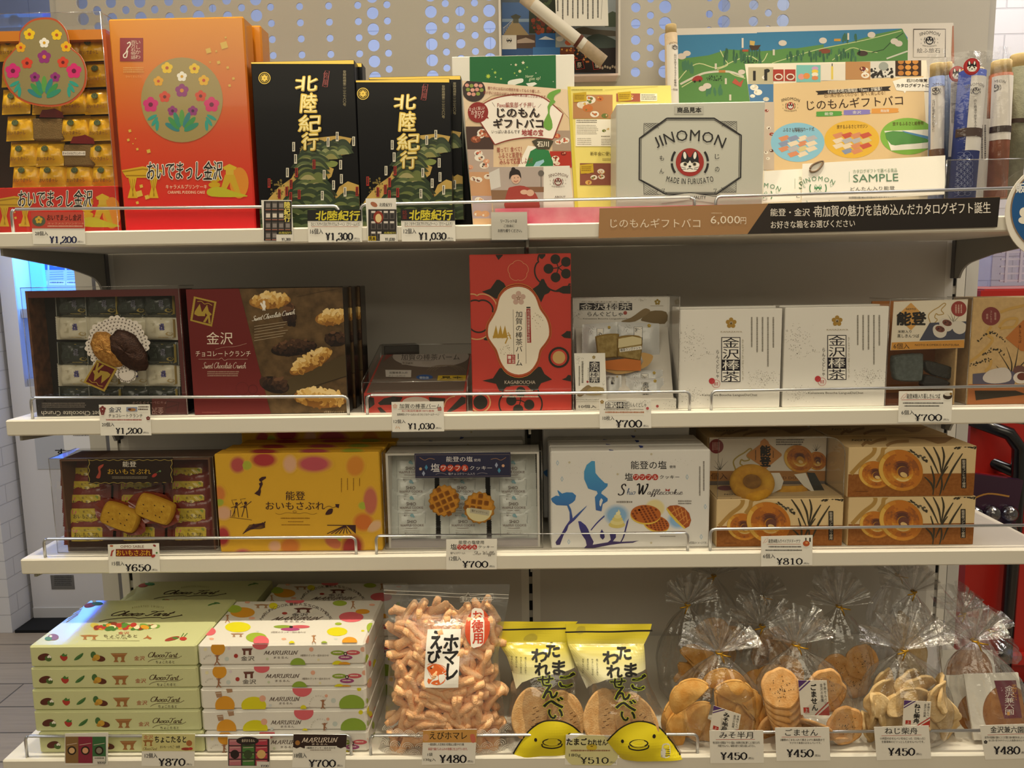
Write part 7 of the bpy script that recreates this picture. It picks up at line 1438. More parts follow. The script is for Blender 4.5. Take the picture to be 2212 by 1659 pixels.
def dh(u,v):
    t,f=PI*u,PI*v; return c+Vector(((Rm*.95+rm*.8*math.cos(f))*math.cos(t),-(.3*Rm+.25*rm*math.cos(f))*math.sin(t)*1.0+.02,rm*.9*math.sin(f)))
b.grid(dh,24,10,DN); tag(b.build('doughnut_sample',base=c),'cut half doughnut lying in the clear sample case, right of the whole one','doughnut')
o=empty('wrapper',PX(X5,1300,780,-.295),'dark and pale wrapper triangles beside the cut doughnut sample','wrapper')
for i,(pts,col_) in enumerate((([(1210,555),(1290,560),(1410,775),(1290,790),(1240,640)],'22231e'),([(1085,575),(1200,560),(1300,775),(1180,690)],'cfc9bc'),([(735,790),(855,690),(860,795)],'22231e'),([(855,560),(940,560),(980,640),(955,720),(855,770)],'cfc9bc'))):
    b=MB(); F=Fr(PX(X5,pts[0][0],pts[0][1],-.282-.004*i)); p=[F.uv(X5[0]+x*X5[2],X5[1]+y*X5[2]) for x,y in pts]
    if sum(p[k-1][0]*p[k][1]-p[k][0]*p[k-1][1] for k in range(len(p)))<0: p=p[::-1]
    b.prism(p,F,-.0006,0,mat(col_,'gloss',bump=.3,bscale=120)); b.build('wrapper_piece',o)
# price cards
a=ptag((978,1402),(1435,1390),(965,1147),X1,'price card 650 yen for 15 pieces, below the sweet potato biscuit case')
a.T('OIMO SABLE',1080,1152,1290,1175,'7a4a38',.004); a.rect(1038,1186,1365,1252,'7a2a1c',1); a.T('おいもさぶれ',1045,1194,1352,1245,'e8b838',.02,4); a.circ(1000,1158,16,'b86a4a',2,9); a.circ(1385,1155,14,'8a2a2a',2,9,.5); a.poly([(1000,1200),(1028,1190),(1010,1215),(1005,1250),(988,1250)],'a84038',2); a.circ(1375,1248,20,'a83a34',2,13,-.5); a.circ(1405,1220,9,'5a8a4a',2)
price(a,0,0,0,0,'¥650','15個入',(1005,1295,1115,1335),(1122,1322,1355,1384)); a.done()
a=ptag((755,1522),(1258,1518),(755,1222),X3,'price card 700 yen for 12 pieces, below the salt waffle case')
a.T('能登の塩使用',880,1232,1130,1268,'2a2624',.012); wafflelogo(a,798,1266,1230,1322,'2a2624','f0e4e0','b8302c'); a.T('塩チョコクリーム入',798,1346,945,1368,'2a2624',.015); a.cur('Sho Waffle',1020,1338,1245,1375,'6a625c',.05,3,.1)
price(a,0,0,0,0,'¥700','12個入',(785,1388,905,1434),(914,1436,1175,1502)); a.done()
a=ptag((755,1490),(1265,1478),(757,1192),X5,'price card 810 yen for 6 pieces, below the doughnut boxes')
a.T('能登米粉入りベイクドドーナツ',830,1218,1145,1256,BK,.012); a.line([(815,1270),(1150,1268)],3,'b86a40',2); a.line([(775,1260),(800,1220),(825,1205),(815,1240),(790,1255)],3,'d08a78',2); a.circ(1205,1262,34,'b8582c',2,28); a.circ(1208,1255,14,'d89858',3,10); a.rect(1195,1205,1207,1235,'3a342c',2); a.rect(1235,1205,1250,1245,'3a342c',2); a.scrib(832,1288,1168,1308,'3a3632'); a.scrib(800,1322,1190,1342,'3a3632')
price(a,0,0,0,0,'¥810','6個入',(775,1365,895,1410),(908,1408,1170,1472)); a.done()
# ------------------------------------------------------------------ bottom shelf: stacked boxes
Y1=(0,1220,.26467);Y2=(400,1220,.26467);Y3=(780,1220,.26455);Y4=(1040,1220,.26461);Y5=(1400,1220,.26467);Y6=(1800,1220,.26461)
def p2y(v,x,y): return v[0]+x*v[2],v[1]+y*v[2]
CURSIVE='Choco Tart.'
def plum_set(a,x,y,s):
    pass
def chocofront(a,dx,dy):
    P=lambda x,y:(x+dx,y+dy)
    a.circ(*P(358,752),50,'5a2c20',2,28,-.25); a.circ(*P(395,765),28,'4e6b34',3,22,.3); a.circ(*P(402,745),9,'eee8dc',4); a.circ(*P(412,752),8,'eee8dc',4); a.circ(*P(395,752),8,'eee8dc',4)
    a.poly([P(490,745),P(510,738),P(545,742),P(550,765),P(525,785),P(500,770)],'b03a30',2,4); a.poly([P(500,738),P(520,720),P(532,735),P(550,728),P(545,746),P(515,748)],'4a7a3a',3)
    a.poly([P(605,778),P(625,750),P(678,718),P(672,745),P(640,772)],'3c6a38',2,3); a.line([P(607,777),P(672,724)],3,'6a9050',3)
    a.circ(*P(762,735),22,'456b3c',2,28); a.circ(*P(815,765),46,'5c2e20',2.5,24,.15); a.circ(*P(790,755),28,'c79a38',3,24); a.circ(*P(770,770),18,'b98a34',3.4,14)
    a.poly([P(903,722),P(1042,720),P(1025,740),P(1015,752),P(930,752),P(918,740)],'9c6a3c',2); a.line([P(910,730),P(1034,729)],3,'c89a64',3)
    for q in (935,990): a.poly([P(q,752),P(q+28,752),P(q+22,775),P(q+34,793),P(q-8,793),P(q+4,775)],'9c6a3c',2)
    a.T('金沢',*P(1095,744),*P(1182,780),c='a8402e',b=.006); a.cur('ChocoTart',*P(1205,712),*P(1455,754),c='4a2c1c',w=.075,l=3,sl=.2); a.circ(*P(1480,746),3,'4a2c1c',3); a.line([P(1208,793),P(1240,775),P(1300,765),P(1345,770),P(1360,762),P(1440,762),P(1475,748)],3,'4a2c1c',3,smooth=4); a.T('ちょこたると',*P(1272,782),*P(1425,804),c='3a2c20',b=.01)
GRN=mat('cdd09c','gloss',bump=.04,bscale=300); YF=-.4315
gs=[]
bx=[((250,825),(1612,668)),((260,1009),(1622,831)),((270,1188),(1632,1016)),((287,1362),(1642,1194)),((325,1541),(1672,1368))]
zb=S4; top=None
zs_=[]
zt_all=PX(Y1,900,655,YF).z; hh=(zt_all-S4)/5
dep=atZ(*p2y(Y1,720,287),zt_all).y-YF
for i,(bl,tr_) in enumerate(bx):
    z=S4+hh*(4-i); x0=PX(Y1,bl[0],bl[1],YF).x; x1=PX(Y1,tr_[0],bl[1],YF).x
    g=Gift((0,0),(0,0),YF,dep,GRN,zs=z+.0004,view=Y1,x=x0,w=x1-x0,h=hh-.0008,c=.003); a=g.art(Y1)
    yb_=(CY*0); px0=[825,1009,1188,1362,1541][i]; chocofront(a,bl[0]-250,px0-825)
    if i==0:
        t=g.top(Y1)
        t.cur('Choco Tart',885,378,1450,418,'3a2418',.06,2,.75); t.line([(808,465),(900,445),(1080,432),(1130,440),(1200,432),(1310,432),(1320,440),(1400,428),(1490,412)],5,'3a2418',2,smooth=3); t.circ(1480,412,5,'3a2418',2); t.arcT('ASSORTED SWEETS',1205,980,640,-.21,.21,14,'8a8050',0,2)
        R=random.Random(4)
        for k in range(46): u=R.uniform(-1,1); t.circ(1020+u*270,505+R.uniform(-24,26)*(1-.5*abs(u)),R.uniform(18,42),R.choice(('5a8a3a','4a7a34','b83a30','d89a2a','8a3a24','c8b84a','7aa04a','e8dcb8')),2+.02*k,R.uniform(9,20),R.uniform(-.5,.5),12)
        t.T('金沢',965,548,1055,570,'b8503a',.01,4); t.T('ちょこたると',845,572,1120,596,'5a4a2c',.008,4); t.T('おいもいちご抹茶',870,598,1040,610,'6a5a34',.008,4); t.line([(740,620),(1140,622)],2,'8a8050',3)
        gate(t,655,573,805,612,'b07a44','8a5a30',2); t.poly([(1165,608),(1195,590),(1205,575),(1215,590),(1240,600),(1225,612),(1200,600)],'a8683a',3); t.circ(1405,605,62,'9c4030',3,14,-.25); t.circ(1495,605,30,'b83a30',3,15); t.line([(1480,590),(1500,560)],5,'4a7a34',4); t.line([(1500,590),(1530,560)],5,'4a7a34',4); t.circ(1430,600,25,'4a7a34',4,8)
        t.circ(435,592,44,'8a6a90',3,26); t.circ(395,605,30,'5a8a78',3.4,16); t.circ(415,585,12,'eeeae0',4,8)
        t.circ(735,330,50,'a8504a',3,18,-.2); t.circ(795,318,46,'4a8a5a',3.4,14); t.circ(770,300,16,'eeeae0',4,8)
        for k in range(5): t.line([(540+k*12,470-k*22),(640+k*10,405-k*16)],4,'b8b078',2)
        for k in range(3): t.circ(1720+k*26,325-6*k,26,'4a7a3c',2,5,-.35+.25*k)
    nm=['topmost','second from the top','middle','fourth from the top','lowest'][i]
    gs.append(g.done('gift_box',f'pale green chocolate tart box, {nm} of the front left stack','gift box','pale green chocolate tart boxes'))
GTOP=gs[0]
for i in range(4): dupe(gs[i],(.006,dep+.003,-hh),f'pale green chocolate tart box, {["topmost","second","third","lowest"][i]} of the four in the stack behind')
# dotted biscuit boxes
WDB=mat('e4e0d8','gloss',bump=.05,bscale=250); ORG,LIM,PNK,YEL,SAL='d9982a','9ab03a','d8646e','d8cf1e','e0a890'
def traveller(a,x,y,s,c='9a6a4c',l=4):
    a.circ(x,y-42*s,12*s,c,l); a.line([(x-22*s,y-46*s),(x+22*s,y-50*s)],6*s,c,l); a.line([(x,y-32*s),(x-2*s,y)],14*s,c,l); a.line([(x-2*s,y),(x-24*s,y+38*s)],9*s,c,l); a.line([(x-2*s,y),(x+26*s,y+36*s)],9*s,c,l); a.line([(x,y-26*s),(x+18*s,y-8*s)],6*s,c,l)
def marufront(a,dx,dy,kind):
    P=lambda x,y:(x+dx,y+dy)
    if kind==0:
        a.circ(*P(268,682),58,ORG,1,56); traveller(a,*P(262,785),.95); a.arcT('Biscuit',*P(200,790),50,-1.2,.3,13,'a8a094',0,2)
        a.poly([P(462,682),P(552,680),P(540,700),P(472,702)],'6a4038',3); a.rect(*P(475,700),*P(492,735),'6a4038',3); a.rect(*P(520,700),*P(540,735),'6a4038',3); a.T('金沢',*P(456,745),*P(566,782),c='3a302c',b=.008); a.circ(*P(415,743),17,'a83a34',2)
        a.cur('MARURUN',*P(640,700),*P(925,732),c='5a4a44',w=.07,l=3,sl=.15); a.T('まるるん',*P(722,748),*P(842,765),c='5a4a44',b=.01); a.T('3種類のクッキー詰め合わせ',*P(940,730),*P(1172,748),c='7a7068',b=.008)
        for x,y,c in ((1245,718,'8aa03a'),(1370,716,'c85a64'),(1308,756,'9c4a7c')): a.circ(*P(x,y),58,c,2,20); a.scrib(*P(x-36,y-8),*P(x+36,y+8),c='e8dccc',rows=1,l=3)
        a.circ(*P(1308,725),15,'2a2422',4); a.circ(*P(1308,725),8,'d8ccb8',5); a.circ(*P(612,650),64,PNK,1,42); a.circ(*P(920,812),62,'8aa63a',1,52); a.circ(*P(1245,812),44,YEL,1,30); a.circ(*P(1300,815),50,ORG,1.4,24); a.circ(*P(1450,690),20,SAL,1); a.circ(*P(1030,690),18,SAL,1)
        for x,y,r,c in ((165,690,14,'e8e0b8'),(340,768,18,'c4ccc8'),(358,682,12,'d8ccd4'),(670,768,11,'c4ccb0'),(1088,775,10,'e0d8b0')): a.circ(*P(x,y),r,c,1)
    else:
        a.circ(*P(305,775),80,ORG,1,78); a.circ(*P(540,775),102,YEL,1,72); a.circ(*P(612,718),26,SAL,2); a.circ(*P(935,640),80,PNK,1,64); a.circ(*P(1340,765),104,'8aa63a',1,78); traveller(a,*P(1105,780),1.0); a.arcT('COOKIES BISCUIT',*P(1070,770),75,-2.2,1.0,11,'a8a094',0,2)
        a.cur('MARURUN',*P(665,705),*P(920,738),c='5a4a44',w=.07,l=3,sl=.15); a.T('まるるん',*P(748,748),*P(858,765),c='5a4a44',b=.01)
        for x,y,r,c in ((1132,696,13,SAL),(1190,735,20,'c4ccc8'),(675,775,13,'ccd0d0'),(945,795,24,YEL),(1400,640,18,YEL)): a.circ(*P(x,y),r,c,1)
        for x,y in ((245,690),(330,650)): a.poly([P(x-20,y-25),P(x+30,y-30),P(x+38,y+15),P(x-5,y+22)],'a88468',2); a.line([P(x-14,y-14),P(x+30,y-18)],5,'d8c8b4',3)
bxm=[(105,815),(118,1005),(125,1188),(138,1378),(162,1545)]; xr_=[1472,1478,1482,1490,1500]; YM=-.4335
ztm=PX(Y2,800,641,YM).z; hm=(ztm-S4)/5; depm=atZ(*p2y(Y2,1000,287),ztm).y-YM; ms=[]
for i in range(5):
    z=S4+hm*(4-i); x0=PX(Y2,bxm[i][0],bxm[i][1],YM).x+.001; x1=PX(Y2,xr_[i],bxm[i][1],YM).x
    g=Gift((0,0),(0,0),YM,depm,WDB,zs=z+.0004,view=Y2,x=x0,w=x1-x0,h=hm-.0008,c=.004); a=g.art(Y2); marufront(a,bxm[i][0]-105,bxm[i][1]-815,0 if i in (0,1,4) else 1)
    s=Art(g.b,g.R,Y2,g.rclip); R=random.Random(i+1)
    for k in range(9): s.circ(1480+R.uniform(0,150),bxm[i][1]-60+R.uniform(-110,70)-k*12,R.uniform(8,22),R.choice((LIM,PNK,YEL,SAL,LIM)),1+.05*k,R.uniform(20,50))
    if i==0:
        t=g.top(Y2)
        for x,y,rx,ry,c in ((430,510,105,42,YEL),(468,390,100,42,ORG),(400,362,62,32,LIM),(580,595,85,40,LIM),(620,625,64,45,PNK),(895,297,78,22,PNK),(720,337,36,26,YEL),(1262,315,58,22,LIM),(1355,428,100,42,PNK),(1448,383,58,20,ORG),(1240,547,84,36,YEL),(1342,628,62,38,ORG),(195,545,55,34,PNK),(1515,515,34,40,LIM),(870,648,26,26,YEL),(1135,642,26,18,LIM),(1250,483,28,11,LIM),(545,437,26,10,SAL),(508,308,22,9,SAL),(1525,328,24,9,SAL),(805,607,20,9,SAL),(215,606,20,9,SAL),(1450,540,14,7,YEL),(1230,607,16,7,'c4ccc8'),(590,545,12,5,'c4ccc8')): t.circ(x,y,rx,c,1+R.random()*.8,ry)
        for k,g_ in enumerate('MARUNCOOKIEASSORTMENT'):
            an=PI*1.12+ (PI*1.0)*k/20*1.0; an=-PI*.5+(-1.05+2.1*k/20)*1.25
            x,y=905+290*math.cos(an),480+158*math.sin(an); t.T(g_,x-14,y-11,x+14,y+11,'6a605a',0,3,rot=(an+PI/2)*.6)
        gate(t,885,352,1040,392,'6a4038','5a3028',3); t.circ(812,398,22,'a83a34',3,10); t.T('金沢',868,396,1002,422,'4a3e3a',.006,3); t.cur('MARURUN',700,426,1130,454,'5a4a44',.06,3,.6); t.T('まるるん',808,460,980,472,'6a5a54',.006,3)
        for x,y,c in ((800,507,'8aa03a'),(940,507,'c85a64'),(858,528,'a8487c')): t.circ(x,y,78,c,2.5,13)
        t.circ(865,510,16,'2a2422',4,9); t.T('3種類のクッキー詰め合わせ',700,545,985,560,'8a8078',.006,3); traveller(t,1050,620,.8,'a87850'); traveller(t,345,448,.7,'a87850'); traveller(t,1370,335,.7,'a87850'); gate(t,560,322,690,355,'b08a6a','8a6a50',2); gate(t,370,560,480,590,'b08a6a','8a6a50',2)
    ms.append(g.done('gift_box',f'white biscuit box with coloured dots, {["topmost","second from the top","middle","fourth from the top","lowest"][i]} of the front stack','gift box','white dotted biscuit boxes'))
for i in range(4): dupe(ms[i],(.020,depm+.004,-hm),f'white dotted biscuit box, {["topmost","second","third","lowest"][i]} of the four in the stack behind')
# price and photo cards
F4=-.4512
def tag4(bl,br,tl,v,label,**k): return ptag(bl,br,tl,v,label,Y=F4,**k)
a=card('photo_card','photo card of three coloured wrapped tarts, in front of the green boxes','photo card',(527,1640),(878,1632),(530,1378),F4,Y1,m=mat('e6e3dc','gloss'))
for x0,x1,c,d in ((535,640,'8a6a40','d8b080'),(640,755,'8a2a40','d8a07a'),(755,865,'3a6a40','8a8474')): a.rect(x0,1402,x1,1618,c,1); a.rect(x0+8,1410,x1-8,1440,c,2); a.circ((x0+x1)/2,1515,36,'2c2018',2); a.circ((x0+x1)/2,1515,24,d,3); a.line([(x0+10,1470),(x1-10,1455)],4,'d8c0b0',2)
a.rect(760,1562,862,1628,'d8d4cc',4); a.did('¥870',796,1604,860,1624,l=6); a.scrib(775,1570,855,1590,'6a605a',1,5); a.done()
a=tag4((1155,1642),(1585,1645),(1160,1378),Y1,'price card 870 yen for 12 pieces, below the green boxes')
a.rect(1150,1370,1600,1520,'cfc98a',1); a.T('金沢',1172,1388,1250,1422,'b85038',.012); gate(a,1165,1426,1255,1478,'a8743c','8a5a30',2); a.T('ちょこたると',1265,1398,1520,1450,'221c18',.025); a.T('おいも・いちご・抹茶',1308,1474,1470,1496,'3a2c20',.015); a.cur('ChocoTart',1165,1488,1285,1510,'6a4a30',.06); a.circ(1545,1455,24,'a8683a',2); a.circ(1520,1502,40,'9c3a2c',2,12); a.circ(1556,1500,18,'b83a30',3,12)
price(a,0,0,0,0,'¥870','12個入',(1182,1536,1285,1576),(1294,1580,1515,1640)); a.done()
a=card('photo_card','photo card of pink and green wrapped biscuits, in front of the dotted boxes','photo card',(345,1655),(690,1652),(347,1398),F4,Y2,m=mat('e6e3dc','gloss'))
a.rect(352,1420,688,1640,'3a2c2c',1)
for i,(c,d) in enumerate((('b8707c','2c2020'),('4a7a3c','3a4a2c'),('b03a4c','d8b070'))):
    x=360+i*108
    for y in (1425,1480,1535,1590): a.rect(x,y,x+96,y+46,c,2); a.line([(x+6,y+12),(x+90,y+8)],4,'d8b8b0',3)
    a.circ(x+46,1545,36,d,4); a.circ(x+46,1545,28,d,5)
a.circ(510,1435,92,'2a2222',6,34); a.T('金沢まるるん',462,1420,570,1445,'e0d0b8',.012,7); a.rect(585,1605,688,1650,'d8d4cc',6); a.did('¥700',618,1630,682,1648,l=8); a.done()
a=tag4((873,1655),(1305,1660),(885,1382),Y2,'price card 700 yen for 18 pieces, below the dotted boxes')
a.poly([(880,1375),(1320,1378),(1318,1490)]+[(1300-30*i,1490+(8 if i%2 else -4)) for i in range(15)]+[(880,1480)],'33221f',1); a.cur('MARURUN',950,1408,1250,1448,'e8d8c8',.07,3,.15); a.T('まるるん',1035,1455,1165,1470,'e0d0c0',.015); a.circ(918,1452,20,'a8743a',2); a.rect(978,1478,1240,1525,'e8e4dc',3); a.T('3種類のクッキー詰め合わせ',990,1484,1228,1502,'2a2420',.015,5); a.scrib(1020,1506,1200,1520,'8a7a6a',1,5)
price(a,0,0,0,0,'¥700','18個入',(892,1534,992,1576),(1008,1590,1232,1650)); a.done()
# ------------------------------------------------------------------ bags
FILM=lambda: film('bag_film',.965,.10,.12,.7,30,.5)
class Bag:
    """flat-lying or leaning pouch: outline rows in view coordinates on a leaning plane, bulging to the front"""
    def __init__(s,view,rows,Yb,Yt,bulge):
        x0,y0,k=view; s.view=view; rows=sorted(rows,key=lambda r:-r[2])
        b=rows[0]; t=rows[-1]; O=atY(x0+b[0]*k,y0+b[2]*k,Yb); A=atY(x0+b[1]*k,y0+b[2]*k,Yb); T=atY(x0+t[0]*k,y0+t[2]*k,Yt); T.x=O.x
        s.F=Fr(O,A-O,T-O); s.rows=[]
        for l,r,y in rows:
            ul,v=s.F.uv(x0+l*k,y0+y*k); ur,v2=s.F.uv(x0+r*k,y0+y*k); s.rows.append(((v+v2)/2,ul,ur))
        s.H=s.rows[-1][0]; s.bulge=bulge
    def lr(s,v):
        R=s.rows
        for a,b in zip(R,R[1:]):
            if v<=b[0]:
                t=max(0,(v-a[0])/(b[0]-a[0])); t=t*t*(3-2*t)*.5+t*.5; return a[1]+(b[1]-a[1])*t,a[2]+(b[2]-a[2])*t
        return R[-1][1],R[-1][2]
    def h(s,u,v):
        l,r=s.lr(v); q=min(max((u-l)/(r-l),0),1); a=min(max(v/s.H,0),1)
        wv=.0016*(math.sin(60*u+40*v)+math.sin(95*v-50*u+1))*(1-abs(2*q-1)**3)
        return s.bulge(a)*max(0,1-abs(2*q-1)**2.6)**.7+wv
    def surf(s,b,m,nu=24,nv=36,back=None,v0=0,v1=1):
        def fn(i,j):
            v=s.H*(v0+(v1-v0)*j); l,r=s.lr(v); u=l+(r-l)*i; return s.F.P(u,v,s.h(u,v))
        b.grid(fn,nu,nv,m)
        if back is not None:
            def fb(i,j):
                v=s.H*(v0+(v1-v0)*j); l,r=s.lr(v); u=l+(r-l)*(1-i); return s.F.P(u,v,-back*max(0,1-abs(2*i-1)**2.6)*min(1,s.bulge(j)/max(.001,s.bulge(.3))))
            b.grid(fb,10,14,m)
    def art(s,b,off=.0006,cell=.005):
        a=Art(b,s.F,s.view,None,off=off,h=s.h); a.cell=cell; return a
# shrimp snack pouch
bg=Bag(Y3,[(95,1205,1590),(150,1195,1480),(205,1172,1330),(200,1168,1190),(215,1140,980),(232,1120,740),(215,1160,520),(192,1195,330),(183,1214,205),(180,1216,160)],-.428,-.366,lambda a: .034*max(0,1-abs(a*2.3-.85)**2.2)**.6+.0015)
p=empty('snack_pouch',bg.F.P((bg.rows[0][1]+bg.rows[0][2])/2,0),'big clear stand-up pouch of orange shrimp sticks with a white brush-lettered label','snack pouch')
b=MB(); bg.surf(b,film('pouch_film',.93,.13,.30,.6,25,.5),28,40,back=.02); b.build('film',p)
b=MB(); a=bg.art(b); a.cell=.006
zw='d8d2c6'
for y in (240,268): 
    a.line([(186,y-35),(700,y-12),(1205,y+4)],3,zw,1,smooth=5)
a.T('便利なチャック付',820,258,1068,296,'d8d4cc',.0,2); a.line([(812,258),(860,250),(875,222),(890,250),(1078,236),(1080,282),(812,302),(812,258)],3,'d8d4cc',1)
for k in range(11):
    x=225+k*95
    for r in (14,26,38,50): a.ring(x,1350+(k%2)*6,r,4,'e4ddd0',1,PI,2*PI,10)
for row in range(2):
    for k in range(10):
        for r in (16,32,46): a.ring(190+k*105+row*50,1450+row*60,r,4,'ddd6ca',1,PI,2*PI,10)
b.build('printed_pattern',p)
b=MB(); a=bg.art(b,.0010,.006); a.poly([(553,508),(823,505),(815,720),(808,948),(670,949),(532,950),(543,720)],'f0ece4',1); a.cell=0
for t,q in (('ホ',(690,548,802,668)),('マ',(682,672,806,768)),('レ',(715,765,800,882)),('え',(585,522,672,650)),('び',(562,655,668,760))): a.T(t,*q,'1c1a1a',.04,3,.05,wob=.02)
a.poly([(555,800),(600,770),(660,775),(705,810),(712,865),(690,910),(640,928),(590,918),(615,895),(650,885),(640,850),(600,860),(580,835)],'dc6a30',3,2); a.poly([(565,880),(600,890),(575,925),(560,905)],'dc6a30',3); 
for k in range(6): a.line([(668+math.cos(-.9+.5*k)*22,850+math.sin(-.9+.5*k)*22),(668+math.cos(-.9+.5*k)*48,850+math.sin(-.9+.5*k)*52)],5,'f0ece4',5)
a.line([(560,775),(585,765),(640,768),(700,790),(712,830)],4,'dc6a30',3,smooth=4); a.line([(560,790),(575,840),(600,880)],4,'dc6a30',3); a.circ(590,800,6,'1c1a1a',5)
b.build('paper_label',p)
b=MB(); a=bg.art(b,.0010,.006); a.circ(955,502,100,'d2502a',1,148,.06); a.poly([(905,365),(955,352),(1000,375),(1010,500),(1002,620),(955,645),(905,640),(898,500)],'f0e8de',2,2); a.cell=0
for t,q in (('お',(915,375,990,450)),('徳',(908,448,1000,530)),('用',(918,540,998,618))): a.T(t,*q,'c8402a',.03,5)
b.build('oval_sticker',p)
# sticks inside
SN=mat('ffd2a4','food',noise=.3,scale=90,c2='fbbd84',bump=.8,bscale=420)
def stick(i):
    R=random.Random(i+2); b=MB(); L=.021+.005*(i%3); n=10; m_=9; rings=[]
    for t in range(m_):
        q=t/(m_-1); x=L*(2*q-1); e=min(1,(1-abs(2*q-1))*4+.72); cy=.005*math.sin(q*3+i)*(i%2)+.003*math.sin(q*5+2*i); tw=.8*q*(i%3-1)
        for k in range(n):
            a=2*PI*k/n; ca,sa=math.cos(a),math.sin(a); g=1/max(abs(ca)**3+abs(sa)**3,.2)**.33; r=e*(1+.10*math.sin(3*a+7*q+i)+R.uniform(-.06,.06)); u,v=.0092*g*ca*r,.0064*g*sa*r
            rings.append((x,u*math.cos(tw)-v*math.sin(tw),cy+u*math.sin(tw)+v*math.cos(tw)))
    b.add(rings,[(t*n+k,t*n+(k+1)%n,(t+1)*n+(k+1)%n,(t+1)*n+k) for t in range(m_-1) for k in range(n)]+[tuple(range(n))[::-1],tuple(range((m_-1)*n,m_*n))],SN,True)
    return b.build('shrimp_stick',base=(0,0,0))
protos=[stick(i) for i in range(4)]; R=random.Random(12); k=0; SL='orange puffed shrimp stick inside the big clear pouch'
for q in protos: tag(q,SL,'snack','shrimp sticks in the pouch')
cells=[(x,y) for y in range(400,1470,78) for x in range(245,1170,104)]
for (x,y) in cells:
    for lay in (0,1):
        x_=x+R.uniform(-34,34)+50*lay; y_=y+R.uniform(-26,26)+30*lay; u,v=bg.F.uv(Y3[0]+x_*Y3[2],Y3[1]+y_*Y3[2]); l,r=bg.lr(v)
        if u<l+.016 or u>r-.016 or v<.02: continue
        an=R.uniform(0,PI); sz=abs(math.cos(an)); d=min(bg.h(u,v),bg.h(u-.018*sz,v),bg.h(u+.018*sz,v),bg.h(u,v+.018),bg.h(u,v-.018))-.0105-.0125*lay
        q=protos[k] if k<4 else protos[k%4].copy()
        if k>=4: COL.objects.link(q)
        k+=1
        q.location=bg.F.P(u,v,d); q.rotation_euler=Matrix(((1,0,0),(0,1,0),(0,0,1))).to_euler(); q.rotation_euler=(-.2+R.uniform(-.12,.12)+PI/2*(k%3==0)*.0,an,R.uniform(-.12,.12))
